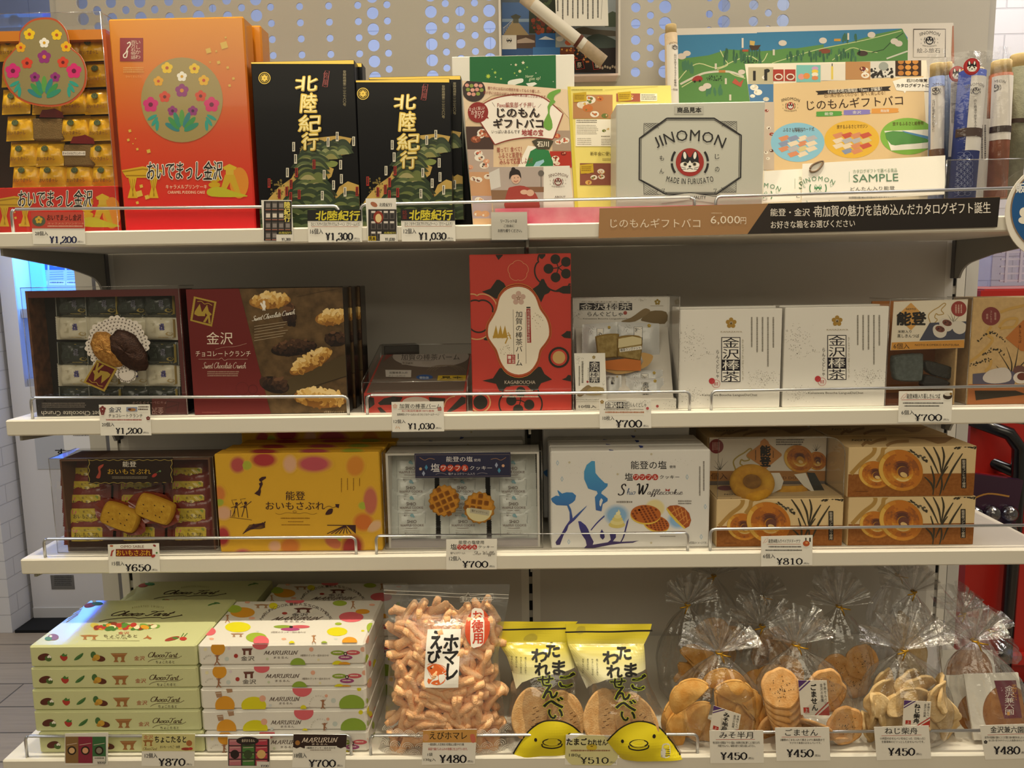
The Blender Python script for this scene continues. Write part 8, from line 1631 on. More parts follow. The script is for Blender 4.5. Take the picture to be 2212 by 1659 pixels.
# folded clear edge pouch behind
# yellow egg cracker bags
YB=mat('d8c622','gloss'); CRK=mat('dcb480','food',noise=.25,scale=80,c2='cb9a62',bump=.5,bscale=400)
def eggbag(dx,dy,rows,Yb,label,seed,tx):
    bg=Bag(Y4,rows,Yb,Yb+.062,lambda a: .036*max(0,1-abs(a*2.1-.75)**2.4)**.6+.001)
    p=empty('cracker_bag',bg.F.P((bg.rows[0][1]+bg.rows[0][2])/2,0),label,'snack bag','yellow egg cracker bags')
    b=MB(); bg.surf(b,FILM(),24,34,back=.03); b.build('film',p)
    P=lambda L:[(x+dx,y+dy) for x,y in L]
    gy=ramp(f'yellow_to_white_print',2,.10,.24,[(0,'e6e2d4'),(.35,'e2dca8'),(.62,'d8c83a'),(1,'d4bf1c')],'gloss')
    b=MB(); a=bg.art(b,.0006,.0045); l0=[(r[0]+4,r[2]) for r in rows if r[2]<=880+dy+60]; r0=[(r[1]-4,r[2]) for r in rows if r[2]<=880+dy+60]
    edge=[(P([(860,1010)])[0]),(P([(905,950)])[0]),(P([(1000,905)])[0]),(P([(1100,890)])[0]),(P([(1220,870)])[0]),(P([(1335,845)])[0])]
    edge=edge if True else edge
    a.poly(sorted(l0,key=lambda q:q[1])+[e for e in edge]+sorted(r0,key=lambda q:-q[1]),gy,1)
    y0=482+dy; a.poly([(rows[0][0],rows[0][2]+62),(rows[0][1],rows[0][2]+48),(rows[0][1],rows[0][2]+62),(rows[0][0],rows[0][2]+74)],'1f1a14',2); b.build('printed_top',p)
    b=MB(); a=bg.art(b,.0006,.0045); dome=P([(1012,1405),(1040,1360),(1065,1330),(1110,1285),(1180,1248),(1260,1232),(1340,1245),(1420,1285),(1480,1345),(1520,1400),(1560,1450),(1612,1535)] if tx else [(808,1600),(850,1500),(915,1390),(980,1310),(1060,1252),(1140,1236),(1230,1248),(1310,1292),(1375,1360),(1430,1430)]); base=[(1655,1540),(1664,1568),(1112,1566),(1118,1535)] if tx else [(812,1480),(718,1588),(240,1590)]
    arc=cr(dome,4); a.poly(arc+base,'d9c71e',1); a.cell=0; a.line(arc,11,'1f1a14',2); a.line(base[:1]+[base[-1]],7,'1f1a14',2)
    ex,ey=(1260,1420) if tx else (1145,1425); ex+=dx; ey+=dy
    a.circ(ex,ey-12,78,'1f1a14',3,34); a.circ(ex,ey-14,66,'dccb3a',4,22); a.line([(ex-80,ey+2),(ex-70,ey+28),(ex,ey+42),(ex+70,ey+28),(ex+80,ey+2)],11,'1f1a14',5,smooth=4); a.circ(ex+ (125 if tx else 140),ey-65,14,'1f1a14',4,17); a.circ(ex-130,ey-30,12,'1f1a14',4,15)
    if tx:
        a.poly([(1445+dx,1530+dy),(1450+dx,1450+dy),(1465+dx,1425+dy),(1510+dx,1430+dy),(1525+dx,1460+dy),(1515+dx,1535+dy)],'cfcabd',4,2); a.circ(1485+dx,1450+dy,22,'dccb3a',6,16)
        for i in range(4): a.line([(1448+dx,1475+dy+i*16),(1520+dx,1478+dy+i*15)],5,'1f1a14',6)
    b.build('printed_base',p)
    b=MB(); a=bg.art(b,.0010,0)
    Q=lambda t,q,hl=0: ([a.T(t,*[q[i]+(dx,dy,dx,dy)[i] for i in range(4)],'b8c82a',.085,3,.0,wob=.02)] if hl else [])+[a.T(t,*[q[i]+(dx,dy,dx,dy)[i] for i in range(4)],'1a1814',.045,5,.0,wob=.02)]
    for t,q,hl in (('た',(1105,650,1210,750),0),('ま',(1150,780,1250,882),0),('ご',(1205,880,1335,985),1),('わ',(985,695,1110,785),0),('れ',(1010,795,1130,885),0),('せ',(1035,890,1155,968),1),('ん',(1070,960,1190,1060),1),('べ',(1075,1060,1235,1145),1),('い',(1115,1150,1230,1222),1)): Q(t,q,hl)
    for i,(e0,e1) in enumerate(((748,900),(748,840),(748,880),(748,878))): a.T(['おせんべいです。','昔ながらの','やさしい甘さの','歯ごたえがあり'][i],815+i*37+dx,e0+dy,833+i*37+dx,e1+dy,'2a2620',0,3,v=1)
    b.build('lettering',p)
    # crackers standing in the bag
    c0=None; y=1230+dy; R=random.Random(seed)
    for i in range(7):
        x=1200+dx+(-150+i*44 if i<6 else -230); u,v=bg.F.uv(Y4[0]+x*Y4[2],Y4[1]+(y+26*(i%2)-30*(i==6))*Y4[2]); d=bg.h(u,v)-.008-.0055*(6-i)*(.8); 
        if c0 is None:
            b=MB(); n=28; F=Fr((0,0,0)); out=[(.031*math.cos(2*PI*q/n)*(1-.12*math.sin(2*PI*q/n)),.044*math.sin(2*PI*q/n)) for q in range(n)]
            lay=[F.P(x_*f,y_*f,d_) for f,d_ in ((.94,-.002),(1,-.001),(1,.001),(.94,.002)) for x_,y_ in out]; b.add(lay,[(m_*n+j,m_*n+(j+1)%n,(m_+1)*n+(j+1)%n,(m_+1)*n+j) for m_ in range(3) for j in range(n)],CRK,True); b.add(lay[3*n:],[range(n)],CRK); b.add(lay[:n],[range(n)[::-1]],CRK)
            a=Art(b,F,(0,0,1),None,off=.0021); a.p=lambda x_,y_:(x_,y_); [a.line([(.004+.006*(m_%2),-.02+.005*m_),(.009+.006*(m_%2),-.018+.005*m_)],.0012,'6a4420',1) for m_ in range(7)]
            q=c0=b.build('egg_cracker',base=(0,0,0))
        else: q=dupe(c0,(0,0,0))
        q.location=bg.F.P(u,v,max(d,-.03)); q.rotation_euler=(-.25+R.uniform(-.06,.06),R.uniform(-.3,.3),R.uniform(-.25,.25)); tag(q,f'oval tan egg cracker inside the {"right" if tx else "left"} yellow bag','cracker',f'egg crackers in the {"right" if tx else "left"} yellow bag')
    return p
eggbag(-575,-18,[(120,790,462),(128,740,520),(150,735,660),(205,760,750),(245,790,870),(228,765,1080),(205,850,1250),(200,872,1340),(205,800,1480),(170,720,1585)],-.425,'left yellow egg cracker bag with a printed chick, its top behind the right one',3,False)
eggbag(0,0,[(683,1395,482),(690,1375,560),(702,1330,650),(760,1340,800),(870,1365,960),(880,1425,1080),(872,1500,1230),(880,1545,1370),(980,1600,1480),(1105,1670,1568)],-.438,'right yellow egg cracker bag with a printed chick, overlapping the left one',5,True)
# ------------------------------------------------------------------ tied clear bags of rice crackers
TIE=mat('c89a2c','foil'); FAN=lambda: film('fan_film',.95,.20,.12,.7,60,.65)
def tiedbag(view,body,tie,fan,Yc,label,seed,group,hide=0,dep=.055):
    """body=(left,right,top,bottom) and tie=(x,y), fan=(radius) in view coordinates"""
    x0,y0,k=view; R=random.Random(seed); ph=[R.random()*6 for _ in range(6)]
    c=PX(view,(body[0]+body[1])/2,body[3],Yc); c.z=S4+.0012; t=PX(view,tie[0],tie[1],Yc); W=(PX(view,body[1],body[3]-120,Yc)-PX(view,body[0],body[3]-120,Yc)).x/2*.94; H=t.z-c.z
    o=empty('cracker_bag',c,label,'snack bag',group)
    prof=[(0,.62),(.02,.8),(.08,.93),(.22,1.0),(.42,1.0),(.58,.9),(.72,.7),(.84,.45),(.93,.2),(1,.06)]
    def rad(v):
        for (a,p),(b_,q) in zip(prof,prof[1:]):
            if v<=b_: s=(v-a)/(b_-a); return p+(q-p)*s
        return .06
    b=MB()
    def fn(u,v):
        an=u*2*PI; r=rad(v); pl=1+.05*math.sin(7*an+ph[0])*(.3+v)+.035*math.sin(15*an+ph[1]+6*v)*(.4+v)+.03*math.sin(5*an-9*v+ph[2])
        return Vector((c.x+(t.x-c.x)*v+W*r*pl*math.cos(an),Yc+dep*r*pl*math.sin(an),c.z+H*v+.004*math.sin(4*an+ph[3])*(v>0)*(1-v)))
    b.grid(fn,72,36,FILM()); b.build('film',o)
    b=MB(); L=(PX(view,tie[0]+fan,tie[1],Yc)-t).x
    for sgn in (-1,1):
        def ff(u,v):
            e=2*u-1; an=e*1.38; s=v; l=L*(.86+.14*math.cos(2*e+ph[4])+.05*math.sin(6*e+ph[5])); amp=.010*s+.001
            return t+Vector((math.sin(an)*l*s+(.002*sgn),sgn*(.002+.022*s*math.cos(an))+amp*math.sin(16*e+ph[0]+sgn)+.004*s*math.sin(37*e),math.cos(an)*l*s))
        b.grid(ff,96,10,FAN())
    b.build('gathered_top',o)
    b=MB(); n=14; b.tube([t+Vector((W*.075*math.cos(2*PI*i/n),.006*math.sin(2*PI*i/n)-.001,.0)) for i in range(n)],0.0017,TIE,6,closed=True)
    e=R.choice((-1,1)); b.tube([t+Vector((0,-.008,0)),t+Vector((.008*e,-.012,-.001)),t+Vector((.017*e,-.013,-.002))],.0013,TIE,6); b.tube([t+Vector((0,-.008,0)),t+Vector((.004*e,-.011,-.006)),t+Vector((.007*e,-.011,-.015))],.0012,TIE,6)
    b.build('twist_tie',o)
    return o,c,t,W,H
def namecard(o,view,bl,br,tl,Y,title,extra=1):
    x0,y0,k=view; b=MB(); A,B,T_=PX(view,*bl,Y),PX(view,*br,Y),PX(view,*tl,Y); F=Fr(A,B-A,T_-A); w,h=(B-A).length,(T_-A).length; b.prism([(0,0),(w,0),(w,h),(0,h)],F,-.0005,0,mat('ece6da')); a=Art(b,F,(0,0,1),(0,0,w,h)); a.p=lambda x,y:(x*w,(1-y)*h)
    a.poly([(0,0),(.32,0),(0,.22)],'5a3a78',1); a.line([(0,.3),(.42,.0)],.04,'5a3a78',1); a.poly([(1,1),(.6,1),(1,.72)],'b8382c',1); a.line([(.5,1),(1,.62)],.04,'b8382c',1); a.rect(.1,.78,.3,.94,'b8382c',1); a.T('上',.13,.8,.27,.92,'ece6da',0,3)
    a.T(title,.38,.1,.62,.88,'1c1a1a',.03,3,v=1); a.T('金沢の銘菓',.74,.08,.84,.62,'2a2826',0,3,v=1); a.T('手焼せんべい',.86,.06,.96,.7,'2a2826',0,3,v=1); b.build('name_label',o)
# crackers
HM=mat('e3b46c','food',noise=.3,scale=60,c2='cf9448',bump=.3,bscale=300); SES=mat('e2b47c','food',noise=.3,scale=70,c2='d09858',bump=.4,bscale=350); TW=mat('e0c698','food',noise=.3,scale=70,c2='c8a670',bump=.4,bscale=300)
def halfmoon():
    b=MB()
    def fn(u,v): 
        t=PI*u; r=.034*(v); y=.004*math.sin(PI*v)+.006*(1-v*v)
        return Vector((r*math.cos(t)*1.08,-y,r*math.sin(t)))
    b.grid(fn,24,8,HM); b.grid(lambda u,v: Vector((.0,.004,0))+fn(1-u,v)*1.0,24,8,HM)
    b.tube([(.0367*math.cos(PI*i/24),.002,.034*math.sin(PI*i/24)) for i in range(25)],.0022,HM,6); b.tube([(-.036,.0,-.0005),(0,-.005,-.0015),(.036,.0,-.0005)],.0028,HM,6)
    return b.build('half_moon_cracker',base=(0,0,0))
def disc(r,m,name,seeds=0,wob=.03,th=.0028,bend=0):
    b=MB(); R=random.Random(9); n=32; out=[(r*(1+wob*math.sin(5*a+1)+wob*.6*math.sin(9*a))*math.cos(a),r*(1+wob*math.sin(5*a+1)+wob*.6*math.sin(9*a))*math.sin(a)*(1 if not bend else 1.7)) for a in [2*PI*i/n for i in range(n)]]
    lay=[]
    fb=lambda x,z: bend*math.sin(z/r*1.3)*r*.35+ (bend*x*z/r*.35)
    for f,d in ((.9,th),(1,th*.5),(1,-th*.5),(.9,-th)): lay+=[Vector((x*f,d+fb(x*f,z*f),z*f)) for x,z in out]
    b.add(lay,[(i*n+j,(i+1)*n+j,(i+1)*n+(j+1)%n,i*n+(j+1)%n) for i in range(3) for j in range(n)],m,True)
    for s_,o_ in ((0,1),(3*n,-1)):
        c=Vector((0,th*1.05 if s_==0 else -th*1.15,0)); rings=[[Vector((x*f,(th if s_==0 else -th)*(1+.1*(1-f))+fb(x*f,z*f),z*f)) for x,z in out] for f in (.9,.6,.3)]+[[c]*n]
        vs=[v for q in rings for v in q]; fs=[(i*n+j,i*n+(j+1)%n,(i+1)*n+(j+1)%n,(i+1)*n+j) for i in range(3) for j in range(n)]; b.add(vs,fs if s_ else [f[::-1] for f in fs],m,True)
    for i in range(seeds):
        a,q=R.random()*2*PI,math.sqrt(R.random())*.6*r; x,z=q*math.cos(a),q*math.sin(a); e=R.random()*PI; dx,dz=.0013*math.cos(e),.0013*math.sin(e); 
        b.poly([(x-dx,-th*1.2-.0003,z-dz),(x+dz*.5,-th*1.2-.0003,z-dx*.5),(x+dx,-th*1.2-.0003,z+dz),(x-dz*.5,-th*1.2-.0003,z+dx*.5)],mat('2a2018' if i%5 else 'd8c088'))
    return b.build(name,base=(0,0,0))
hm=halfmoon(); sd=disc(.0335,SES,'sesame_cracker',46); tw=disc(.020,TW,'twisted_cracker',0,.05,.0028,1.0)
used=set()
def put(proto,view,x,y,Y,rot,label,group,cat='cracker'):
    q=proto if proto.name not in used else dupe(proto,(0,0,0)); used.add(proto.name); q.location=PX(view,x,y,Y); q.rotation_euler=rot; tag(q,label,cat,group)
YB_=-.392
GB='tied clear bags of rice crackers'
o,c,t,W,H=tiedbag(Y5,(185,915,880,1450),(578,712),372,YB_,'tied clear bag of half-moon crackers at the front, right of the yellow bags',1,GB)
for x,y,Y,r in ((355,1100,-.428,(0,-.72,0)),(690,1090,-.42,(.2,.5,.2)),(800,1180,-.415,(0,.9,.4)),(560,1190,-.418,(.1,1.5,.2)),(450,1290,-.420,(0,-1.3,-.2)),(290,1330,-.412,(.1,-1.4,.3)),(700,1280,-.410,(0,1.1,.1)),(850,1300,-.405,(0,1.7,.3)),(620,1000,-.405,(.1,.2,0)),(400,1400,-.402,(0,.2,0)),(250,1230,-.40,(0,-1.1,.5)),(600,1380,-.405,(.2,2.6,0))): put(hm,Y5,x,y,Y,r,'folded half-moon cracker in the front bag beside the yellow bags','half-moon crackers in the front bag')
namecard(o,Y5,(503,1345),(725,1420),(535,1148),-.4485,'みそ半月')
o,c,t,W,H=tiedbag(Y5,(915,1730,850,1470),(1205,648),322,YB_,'tied clear bag of sesame crackers at the front, with a white name label',2,GB)
GS='sesame crackers in the front bag'
for i in range(7): put(sd,Y5,1085+8*i,1010+52*i,-.428+.004*i,(-.35-.12*i,.1*i,0),f'black-speckled sesame cracker, {["top","second","third","fourth","fifth","sixth","lowest"][i]} of the slanting pile in the sesame bag',GS)
for x,y,Y,r in ((1440,1000,-.420,(0,.3,.2)),(1470,1060,-.412,(.1,1.2,.3)),(1610,1310,-.425,(-.1,.8,.1)),(1350,1330,-.420,(.9,.5,0)),(1000,1330,-.40,(.3,.5,.6)),(1500,1420,-.405,(1.0,0,0))): put(sd,Y5,x,y,Y,r,'loose sesame cracker beside the pile in the sesame bag',GS)
namecard(o,Y5,(1248,1225),(1480,1228),(1225,942),-.4445,'ごません')
o,c,t,W,H=tiedbag(Y6,(215,985,830,1450),(578,690),440,YB_,'tied clear bag of twisted ginger crackers at the front, second from the right',3,GB)
for x,y,Y,r in ((370,1070,-.42,(.1,.7,.2)),(560,1110,-.425,(.1,1.2,.2)),(380,1160,-.436,(.2,-.95,.6)),(330,1230,-.428,(.3,-.5,.9)),(450,1250,-.426,(.1,-.7,.5)),(640,1090,-.42,(.2,1.5,0)),(850,1110,-.43,(.1,.4,.2)),(880,1170,-.425,(0,-.8,.4)),(920,1250,-.42,(.2,-1.1,.5)),(840,1270,-.428,(.1,-1.3,.6)),(700,1000,-.415,(.2,1.4,.3)),(880,1040,-.418,(.1,.9,1.0)),(420,1010,-.405,(0,.2,0)),(600,960,-.405,(.1,1.3,.5)),(300,1330,-.41,(0,-.6,.8)),(540,1340,-.415,(.3,.6,.6)),(700,1330,-.41,(.5,1.0,.6)),(930,1340,-.41,(.3,-1.2,.6))): put(tw,Y6,x,y,Y,r,'twisted pale ginger cracker in the front bag second from the right','twisted crackers in the front bag')
namecard(o,Y6,(565,1312),(785,1325),(578,1105),-.4505,'ねじ柴舟')
# flat packets at the far right
def flatpack(bl,br,tl,Y,label,lab):
    a=card('cracker_packet',label,'cracker packet',bl,br,tl,Y,Y6,th=.004,Yt=Y+.030,m=mat('dedad0','gloss',bump=.15,bscale=80))
    x,y=(bl[0]+br[0])/2+ (40 if lab else -10),(tl[1]+bl[1])/2+35; r=.42*(br[0]-bl[0]); a.circ(x,y,r*1.03,'8a5a34',1,r*1.17,n=40); a.circ(x,y,r,mat('a87444','food',noise=.35,scale=60,c2='8c5a30'),1.5,r*1.14,n=40)
    if lab: a.poly([(1312,945),(1490,942),(1540,1250),(1395,1255)],'6a1c34',3); a.T('金沢兼六園',1395,985,1478,1225,'eee4dc',.0,5,v=1); a.T('手焼せんべい',1450,975,1500,1110,'e0a040',0,5,v=1); a.rect(1418,1200,1438,1228,'e0a040',5)
    return a.done()
flatpack((1000,1440),(1330,1430),(920,905),-.4020,'white packet with a brown round cracker, half hidden at the right','' )
flatpack((1150,1432),(1600,1420),(1065,893),-.4225,'white packet with a brown round cracker and a dark red label, at the right edge',1)
flatpack((905,1000),(1340,1000),(870,695),-.30,'white packet in the dark behind the two front round-cracker packets','')
tiedbag(Y6,(990,1640,760,1460),(1150,615),330,-.380,'tied clear bag around the white round-cracker packets at the right edge',4,GB,dep=.062)
# bags standing behind
for i,(v,body,tie,fan,Y,lab,pr,nn) in enumerate(((Y5,(60,600,420,1100),(322,320),265,-.262,'tied bag of crackers in the second row, behind the half-moon bag',hm,5),(Y5,(640,1240,640,1200),(930,495),330,-.275,'tied bag of crackers in the second row, between the half-moon and sesame bags',hm,4),(Y5,(1290,1840,560,1150),(1555,335),300,-.255,'tied bag of crackers in the second row, behind the sesame bag',sd,5),(Y6,(330,840,430,1000),(655,215),285,-.235,'tied bag of crackers in the second row, behind the twisted cracker bag',tw,4),(Y6,(900,1340,560,1000),(1060,390),250,-.225,'tied bag in the second row at the right, behind the white packets',tw,0),(Y5,(330,780,250,800),(535,85),240,-.13,'tied bag at the very back, behind the half-moon bag',hm,3),(Y5,(830,1180,400,900),(930,255),250,-.15,'tied bag at the very back, in the middle of the bags',sd,3),(Y6,(280,760,260,800),(520,80),250,-.11,'tied bag at the very back, near the right upright',tw,3),(Y6,(1030,1480,640,1150),(1250,520),230,-.115,'tied bag in the second row at the far right end',tw,0),)):
    o,c,t,W,H=tiedbag(v,body,tie,fan,Y,lab,10+i,GB)
    c.z=c.z
    R=random.Random(30+i)
    dz=c.z-S4-.001
    for ch in o.children: ch.location.z-=0
    for q in range(nn):
        cp=dupe(pr,(0,0,0)); cp.location=Vector((c.x+R.uniform(-.7,.7)*W*.75,Y+R.uniform(-.025,.005),c.z+H*(.12+.36*q/max(1,nn)))); cp.rotation_euler=(R.uniform(-.3,.3),R.uniform(-1.4,1.4),R.uniform(-.4,.4)); tag(cp,f'cracker inside the {lab.replace("tied bag of crackers in the","tied bag in the")}'[:110],'cracker','crackers in the rear bags')
# price cards on the bottom shelf
a=tag4((495,1635),(930,1625),(508,1352),Y3,'price card 480 yen for the shrimp sticks, under the big pouch')
a.rect(490,1345,945,1450,'cf9a52',1); a.T('えびホマレ',560,1362,865,1425,'221a14',.012); a.circ(530,1410,24,'d8a070',2,30); a.poly([(890,1390),(925,1385),(935,1440),(905,1450)],'d0705a',2,3); a.T('一度加熱した生地を3日間以上寝かせた後',548,1455,840,1476,'2a2624',.01); a.T('高温で揚げふわふわの食感に仕上げています。',548,1492,870,1514,'b84038',.01); a.T('1袋',543,1534,584,1562,'2a2624',.01); a.T('130g入',512,1578,610,1606,'2a2624',.01)
price(a,0,0,0,0,'¥480',None,None,(640,1552,862,1616)); a.done()
a=tag4((680,1632),(1108,1638),(690,1388),Y4,'price card 510 yen with a small chick, under the yellow bags')
a.circ(900,1530,225,'d8d29a',1,150); a.T('たまご',695,1415,860,1470,'1f1a14',.035); a.T('われせんべい',868,1425,1100,1472,'1f1a14',.03); a.circ(900,1488,44,'d0b838',2,28); a.circ(900,1480,12,'8a6a20',3,6); a.scrib(730,1508,1065,1530,'8a5a40'); a.T('180g',715,1540,810,1572,'2a2624',.008)
price(a,0,0,0,0,'¥510',None,None,(808,1570,1040,1622)); a.done()
def wtag(bl,br,tl,v,label,name,nb,ub,l1,l2,pr,pb,ex=None):
    a=tag4(bl,br,tl,v,label); a.T(name,*nb,c='1f1c1c',b=.012); a.line(ub,3,'b8503c',2); a.T(l1[0],*l1[1:],c='3a3634',b=.008); a.T(l2[0],*l2[1:],c='3a3634',b=.008)
    price(a,0,0,0,0,pr,None,None,pb); 
    if ex: a.ume(*ex,2)
    a.done()
wtag((508,1620),(945,1618),(500,1353),Y5,'white price card 450 yen under the half-moon cracker bag','みそ半月',(582,1362,855,1416),[(552,1426),(872,1424)],('地元金沢の大野醤油「ヤマト醤油」の味噌を生地に練りこんで焼き上げた',528,1440,912,1462),('手焼きせんべい。味噌の香りと味をお楽しみ下さい。',568,1466,875,1488),'¥450',(590,1530,810,1590))
wtag((1048,1602),(1488,1598),(1035,1330),Y5,'white price card 450 yen under the sesame cracker bag','ごません',(1118,1340,1385,1394),[(1090,1406),(1410,1402)],('2種類のごまを入れて焼き上げた風味豊かで',1078,1418,1440,1438),('サクサク食感のおせんべいです。',1155,1444,1412,1462),'¥450',(1130,1506,1352,1568))
wtag((355,1597),(800,1583),(332,1325),Y6,'white price card 450 yen under the twisted cracker bag','ねじ柴舟',(420,1328,688,1382),[(392,1396),(718,1388)],('小判型のおせんべいをねじった（ひねった）',380,1406,748,1428),('生姜風味のピリっとしたおせんべいです。',394,1434,742,1454),'¥450',(446,1495,668,1556))
wtag((1240,1592),(1680,1578),(1195,1312),Y6,'white price card 480 yen cut off at the right edge','金沢兼六園',(1282,1318,1552,1372),[(1258,1388),(1580,1378)],('金沢の名園兼六園のことじ灯籠と桜の焼印をあしらった',1235,1398,1570,1418),('ほど良い甘さのサクッとした食感のおせんべい',1268,1424,1570,1442),'¥480',(1308,1482,1526,1545),(1243,1446,15,'2a2626'))
# ------------------------------------------------------------------ beside and behind the shelving
VY=1.42; v=lambda x,y,Y=VY: atY(x,y,Y)
o=empty('vending_machine',(-1.93,1.72,0),'white vending machine with a blue-lit window, at the left behind the shelves','vending machine')
VW=mat('d4d2d4','paint'); x0,x1=-2.09,-1.40; wx0,wx1=v(24,545).x,v(172,545).x; wz0,wz1=v(100,835).z,1.72; ztop=1.86; zb_=v(150,1312).z
b=MB(); b.box(x0,x1,VY+.30,2.05,zb_,ztop,VW); b.box(x0,wx0,VY,VY+.30,zb_,ztop,VW); b.box(wx1,x1,VY,VY+.30,zb_,ztop,VW); b.box(wx0,wx1,VY,VY+.30,zb_,wz0,VW); b.box(wx0,wx1,VY,VY+.30,wz1,ztop,VW); b.build('cabinet',o)
b=MB(); b.box(wx0+.002,wx1-.002,VY+.28,VY+.298,wz0,wz1,emis('blue_backlight','1f6cff',.9)); b.build('lit_back_panel',o)
b=MB(); b.box(wx0+.004,wx0+.055,VY+.10,VY+.27,wz0+.002,wz1-.002,emis('blue_light_strip','4aa0ff',1.3)); b.build('light_strip',o)
zs1=v(60,668).z
b=MB(); b.box(wx0+.002,wx1-.002,VY+.02,VY+.27,zs1-.035,zs1,mat('c8ccd8','paint')); b.tube([(wx0+.10,VY+.018,zs1-.017),(wx0+.10,VY+.004,zs1-.017)],.022,mat('8a8c98','plastic'),16); b.build('inner_shelf',o)
b=MB(); b.box(wx0+.002,wx1-.002,VY+.02,VY+.27,wz0,wz0+.03,mat('c8ccd8','paint')); b.tube([(wx0+.12,VY+.018,wz0+.02),(wx0+.12,VY+.004,wz0+.02)],.02,mat('6a6c78','plastic'),16); b.build('inner_shelf',o)
b=MB(); b.box(wx0,wx1,VY+.004,VY+.008,wz0,wz1,ACR()); b.build('window_pane',o)
lamp('vending_glow','AREA',((wx0+wx1)/2,VY+.14,wz1-.01),7,(.12,.42,1),shape='RECTANGLE',size=.2,size_y=.2,target=((wx0+wx1)/2,VY+.15,wz0))
first=None
for i in range(3):
    xa=v(70+38*i,600,VY+.16).x; b=MB(); F=Fr((xa,VY+.12,zs1+.001)); b.fbox(F,.075,.21,.07,mat('b4d0f4','paper')); a=Art(b,F,(0,500,.27723)); X=(250+135*i); 
    a.rect(X,170,X+120,300,'2a62c8',1); a.circ(X+52,238,40,'6aa0e0',2); a.line([(X+20,250),(X+45,215),(X+60,245),(X+85,225)],6,'c8a0b8',3)
    for k in range(4): a.line([(X+2,318+k*18),(X+110,314+k*18)],4,'5a8ac8',1)
    a.rect(X-2,385,X+122,418,'d8ecf8',2); a.scrib(X+4,392,X+116,410,'2a4a6a',1,3)
    tag(b.build('drink_carton',base=(xa+.037,VY+.15,zs1)),f'blue and white carton in the blue-lit vending window, {["leftmost","middle","rightmost"][i]}','carton','cartons in the vending window')
b=MB(); xa,xb=v(80,1000).x,v(206,1000).x; za,zc=v(150,1013).z,v(150,930).z; F=Fr((xa,VY-.002,za)); b.fbox(F,xb-xa,zc-za+.06,.004,mat('b4b6bc','plastic')); a=Art(b,F,(0,900,.24108)); a.T('す',495,290,588,345,'16161a',.03); b.build('dispenser_panel',o)
b=MB(); F=Fr((v(140,970).x,VY-.003,v(140,972).z)); b.prism([(0,0),(.125,0),(.125,.12),(0,.12)],F,-.0008,0,mat('e6e4e0')); a=Art(b,F,(0,900,.24108)); a.scrib(655,158,840,182,'6a6866'); b.build('notice_sheet',o)
b=MB(); F=Fr((v(112,1273).x,VY-.001,v(112,1273).z)); b.prism([(0,0),(.098,0),(.098,.062),(0,.062)],F,-.0006,.0004,mat('8a8c8e','metal')); a=Art(b,F,(0,1220,.26467)); a.scrib(445,85,590,175,'3a3c40',6); b.build('rating_plate',o)
b=MB(); b.box(x0+.01,x1,VY+.01,VY+.05,zb_+.03,zb_+.05,mat('1a1a1c','card')); b.box(x0+.0,x1,VY-.004,VY+.30,zb_-.05,zb_+.0,mat('c4c2c2','paint'))
b.build('base_panel',o)
for k,xq in enumerate((-2.045,-1.45)): b=MB(); b.lathe([(.034,.012),(.036,.016),(.034,.022),(.012,.028),(.012,zb_-.05)],(xq,VY+.05,0),STEEL,16); b.build('leg',o)
b=MB(); b.box(-2.095,-1.35,1.30,2.05,0,.012,mat('17181a','card')); tag(b.build('floor_mat',base=(-1.75,1.65,0)),'black rubber mat under the vending machine','mat')
# trolley with red bins at the right
TY=.22; t=lambda x,y,Y=TY: atY(x,y,Y)
BLK2=mat('141416','gloss'); RED=mat('b3241c','plastic'); 
o=empty('trolley',(t(2185,1400).x,TY+.2,0),'black tubular trolley carrying red bins, cut off at the right edge','trolley')
xp=t(2180,1300).x; zt_=t(2110,925).z
b=MB(); b.tube([(xp-.115,TY+.42,zt_+.05),(xp-.11,TY+.2,zt_+.025),(xp-.08,TY+.04,zt_+.005),(xp-.03,TY,zt_-.015),(xp-.004,TY,zt_-.05),(xp,TY,zt_-.12),(xp,TY,.10)],.0165,BLK2,12); b.build('front_post',o)
b=MB(); b.tube([(xp,TY,zt_-.115),(xp+.5,TY,zt_-.115)],.014,BLK2,10); b.tube([(xp-.12,TY+.40,zt_-.06),(xp,TY,zt_-.115)],.014,BLK2,10); b.build('rail',o)
b=MB(); b.box(xp-.10,xp+.55,TY-.01,TY+.5,.30,.325,BLK2); b.build('deck',o)
for k in range(2): b=MB(); b.tube([(xp+.5*k,TY,.05),(xp+.5*k,TY,.12)],.02,STEEL,10); b.tube([(xp+.5*k-.012,TY,.05),(xp+.5*k+.012,TY,.05)],.05,mat('2a2a2c','plastic'),18); b.build('caster',o)
def bin_(xa,xb,ya,yb,z0,z1,label):
    b=MB(); d=.02; b.hexa([(xa+d,ya+d,z0),(xb-d,ya+d,z0),(xb-d,yb-d,z0),(xa+d,yb-d,z0),(xa,ya,z1),(xb,ya,z1),(xb,yb,z1),(xa,yb,z1)],RED); b.box(xa-.008,xb+.008,ya-.008,yb+.008,z1-.025,z1,RED); b.box(xa-.004,xb+.004,ya-.004,yb+.004,z0+.06,z0+.085,RED)
    tag(b.build('red_bin',base=((xa+xb)/2,(ya+yb)/2,z0)),label,'bin','red plastic bins')
bin_(xp-.10,xp+.5,TY+.03,TY+.45,.33,.80,'lower red plastic bin on the black trolley at the right'); bin_(xp-.10,xp+.5,TY+.05,TY+.45,.805,1.16,'upper red plastic bin on the black trolley at the right')
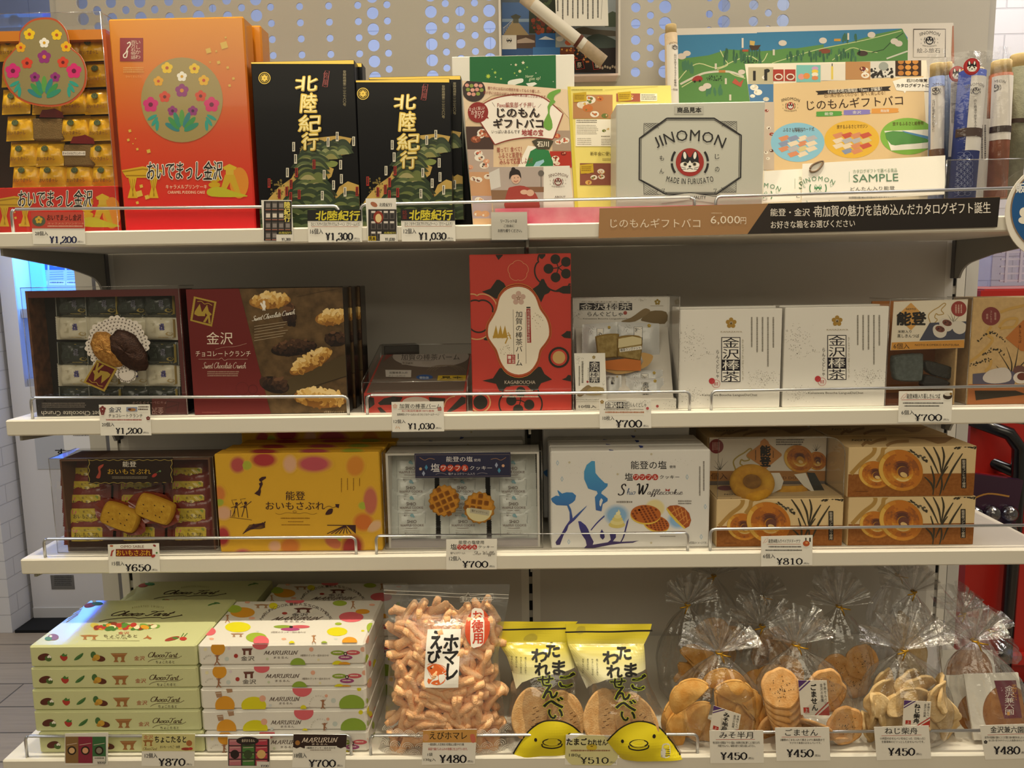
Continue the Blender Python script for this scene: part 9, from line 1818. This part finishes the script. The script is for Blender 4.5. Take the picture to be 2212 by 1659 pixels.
for i,(xa,z,dz) in enumerate(((2098,1.185,.018),(2118,1.206,.016))):
    xx=t(xa,640).x; z=t(2150,646-(15*i),TY).z; b=MB(); b.box(xx,xx+.6,TY,TY+.4,z-.012,z+.004,RED); b.box(xx+.02,xx+.58,TY+.02,TY+.38,z+.004,z+.007,RED) if i else None
    tag(b.build('bin_lid',base=(xx+.3,TY+.2,z)),('lower of two red bin lids stacked beside the kraft box','upper of two red bin lids stacked beside the kraft box')[i],'lid','red bin lids')
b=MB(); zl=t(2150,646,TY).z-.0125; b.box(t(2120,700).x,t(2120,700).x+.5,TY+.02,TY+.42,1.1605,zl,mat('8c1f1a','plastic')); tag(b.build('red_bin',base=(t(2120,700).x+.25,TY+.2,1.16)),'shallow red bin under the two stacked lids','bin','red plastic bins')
# clear crate on the lids
xc=t(2143,560,TY+.03).x; zc0=t(2150,628,TY).z+.009; b=MB(); cl=film('crate_plastic',.88,.14,.2,.3,30,.5,(.93,.9,1)); W_=.34; Hc=.115
b.box(xc,xc+W_,TY+.03,TY+.034,zc0,zc0+Hc,cl); b.box(xc,xc+.004,TY+.034,TY+.32,zc0,zc0+Hc,cl); rib=mat('c4bccc','plastic')
for i in range(8): b.box(xc+.03+i*.034,xc+.036+i*.034,TY+.0245,TY+.0285,zc0+.01,zc0+Hc-.012,rib)
for i in range(6): b.box(xc+.02,xc+W_-.02,TY+.026,TY+.03,zc0+.012+i*.017,zc0+.016+i*.017,rib)
b.box(xc-.004,xc+W_+.004,TY+.022,TY+.036,zc0+Hc-.01,zc0+Hc,rib); tag(b.build('clear_crate',base=(xc+W_/2,TY+.15,zc0)),'translucent ribbed crate on the red lids at the right edge','crate')
# dark purple pack with clear balls behind shelf three
c=t(2142,1080,.10); o=empty('sweet_pack',c+Vector((0,0,-.07)),'dark purple pack of clear wrapped balls hanging in front of the red bins','pack'); b=MB(); F=Fr(c+Vector((-.06,0,-.09))); b.prism([(0,0),(.115,0),(.13,.135),(.0,.155)],F,-.02,0,mat('33172e','gloss')); a=Art(b,F,(0,0,1),None); a.p=lambda x,y:(x,y); a.line(cr([(.01,.09),(.05,.105),(.10,.098)],5),.004,'a87838',1); b.build('pouch',o)
b=MB()
for i in range(6):
    q=c+Vector((-.042+(i%3)*.04,-.008,-.068+(i//3)*.038)); b.lathe([(.019*math.sin(PI*(k+.01)/9.02),-.019*math.cos(PI*k/9)) for k in range(10)],q,film('ball_film',.7,.2,.1,.4,40,.5,(.8,.85,1)),14)
b.build('clear_balls',o)
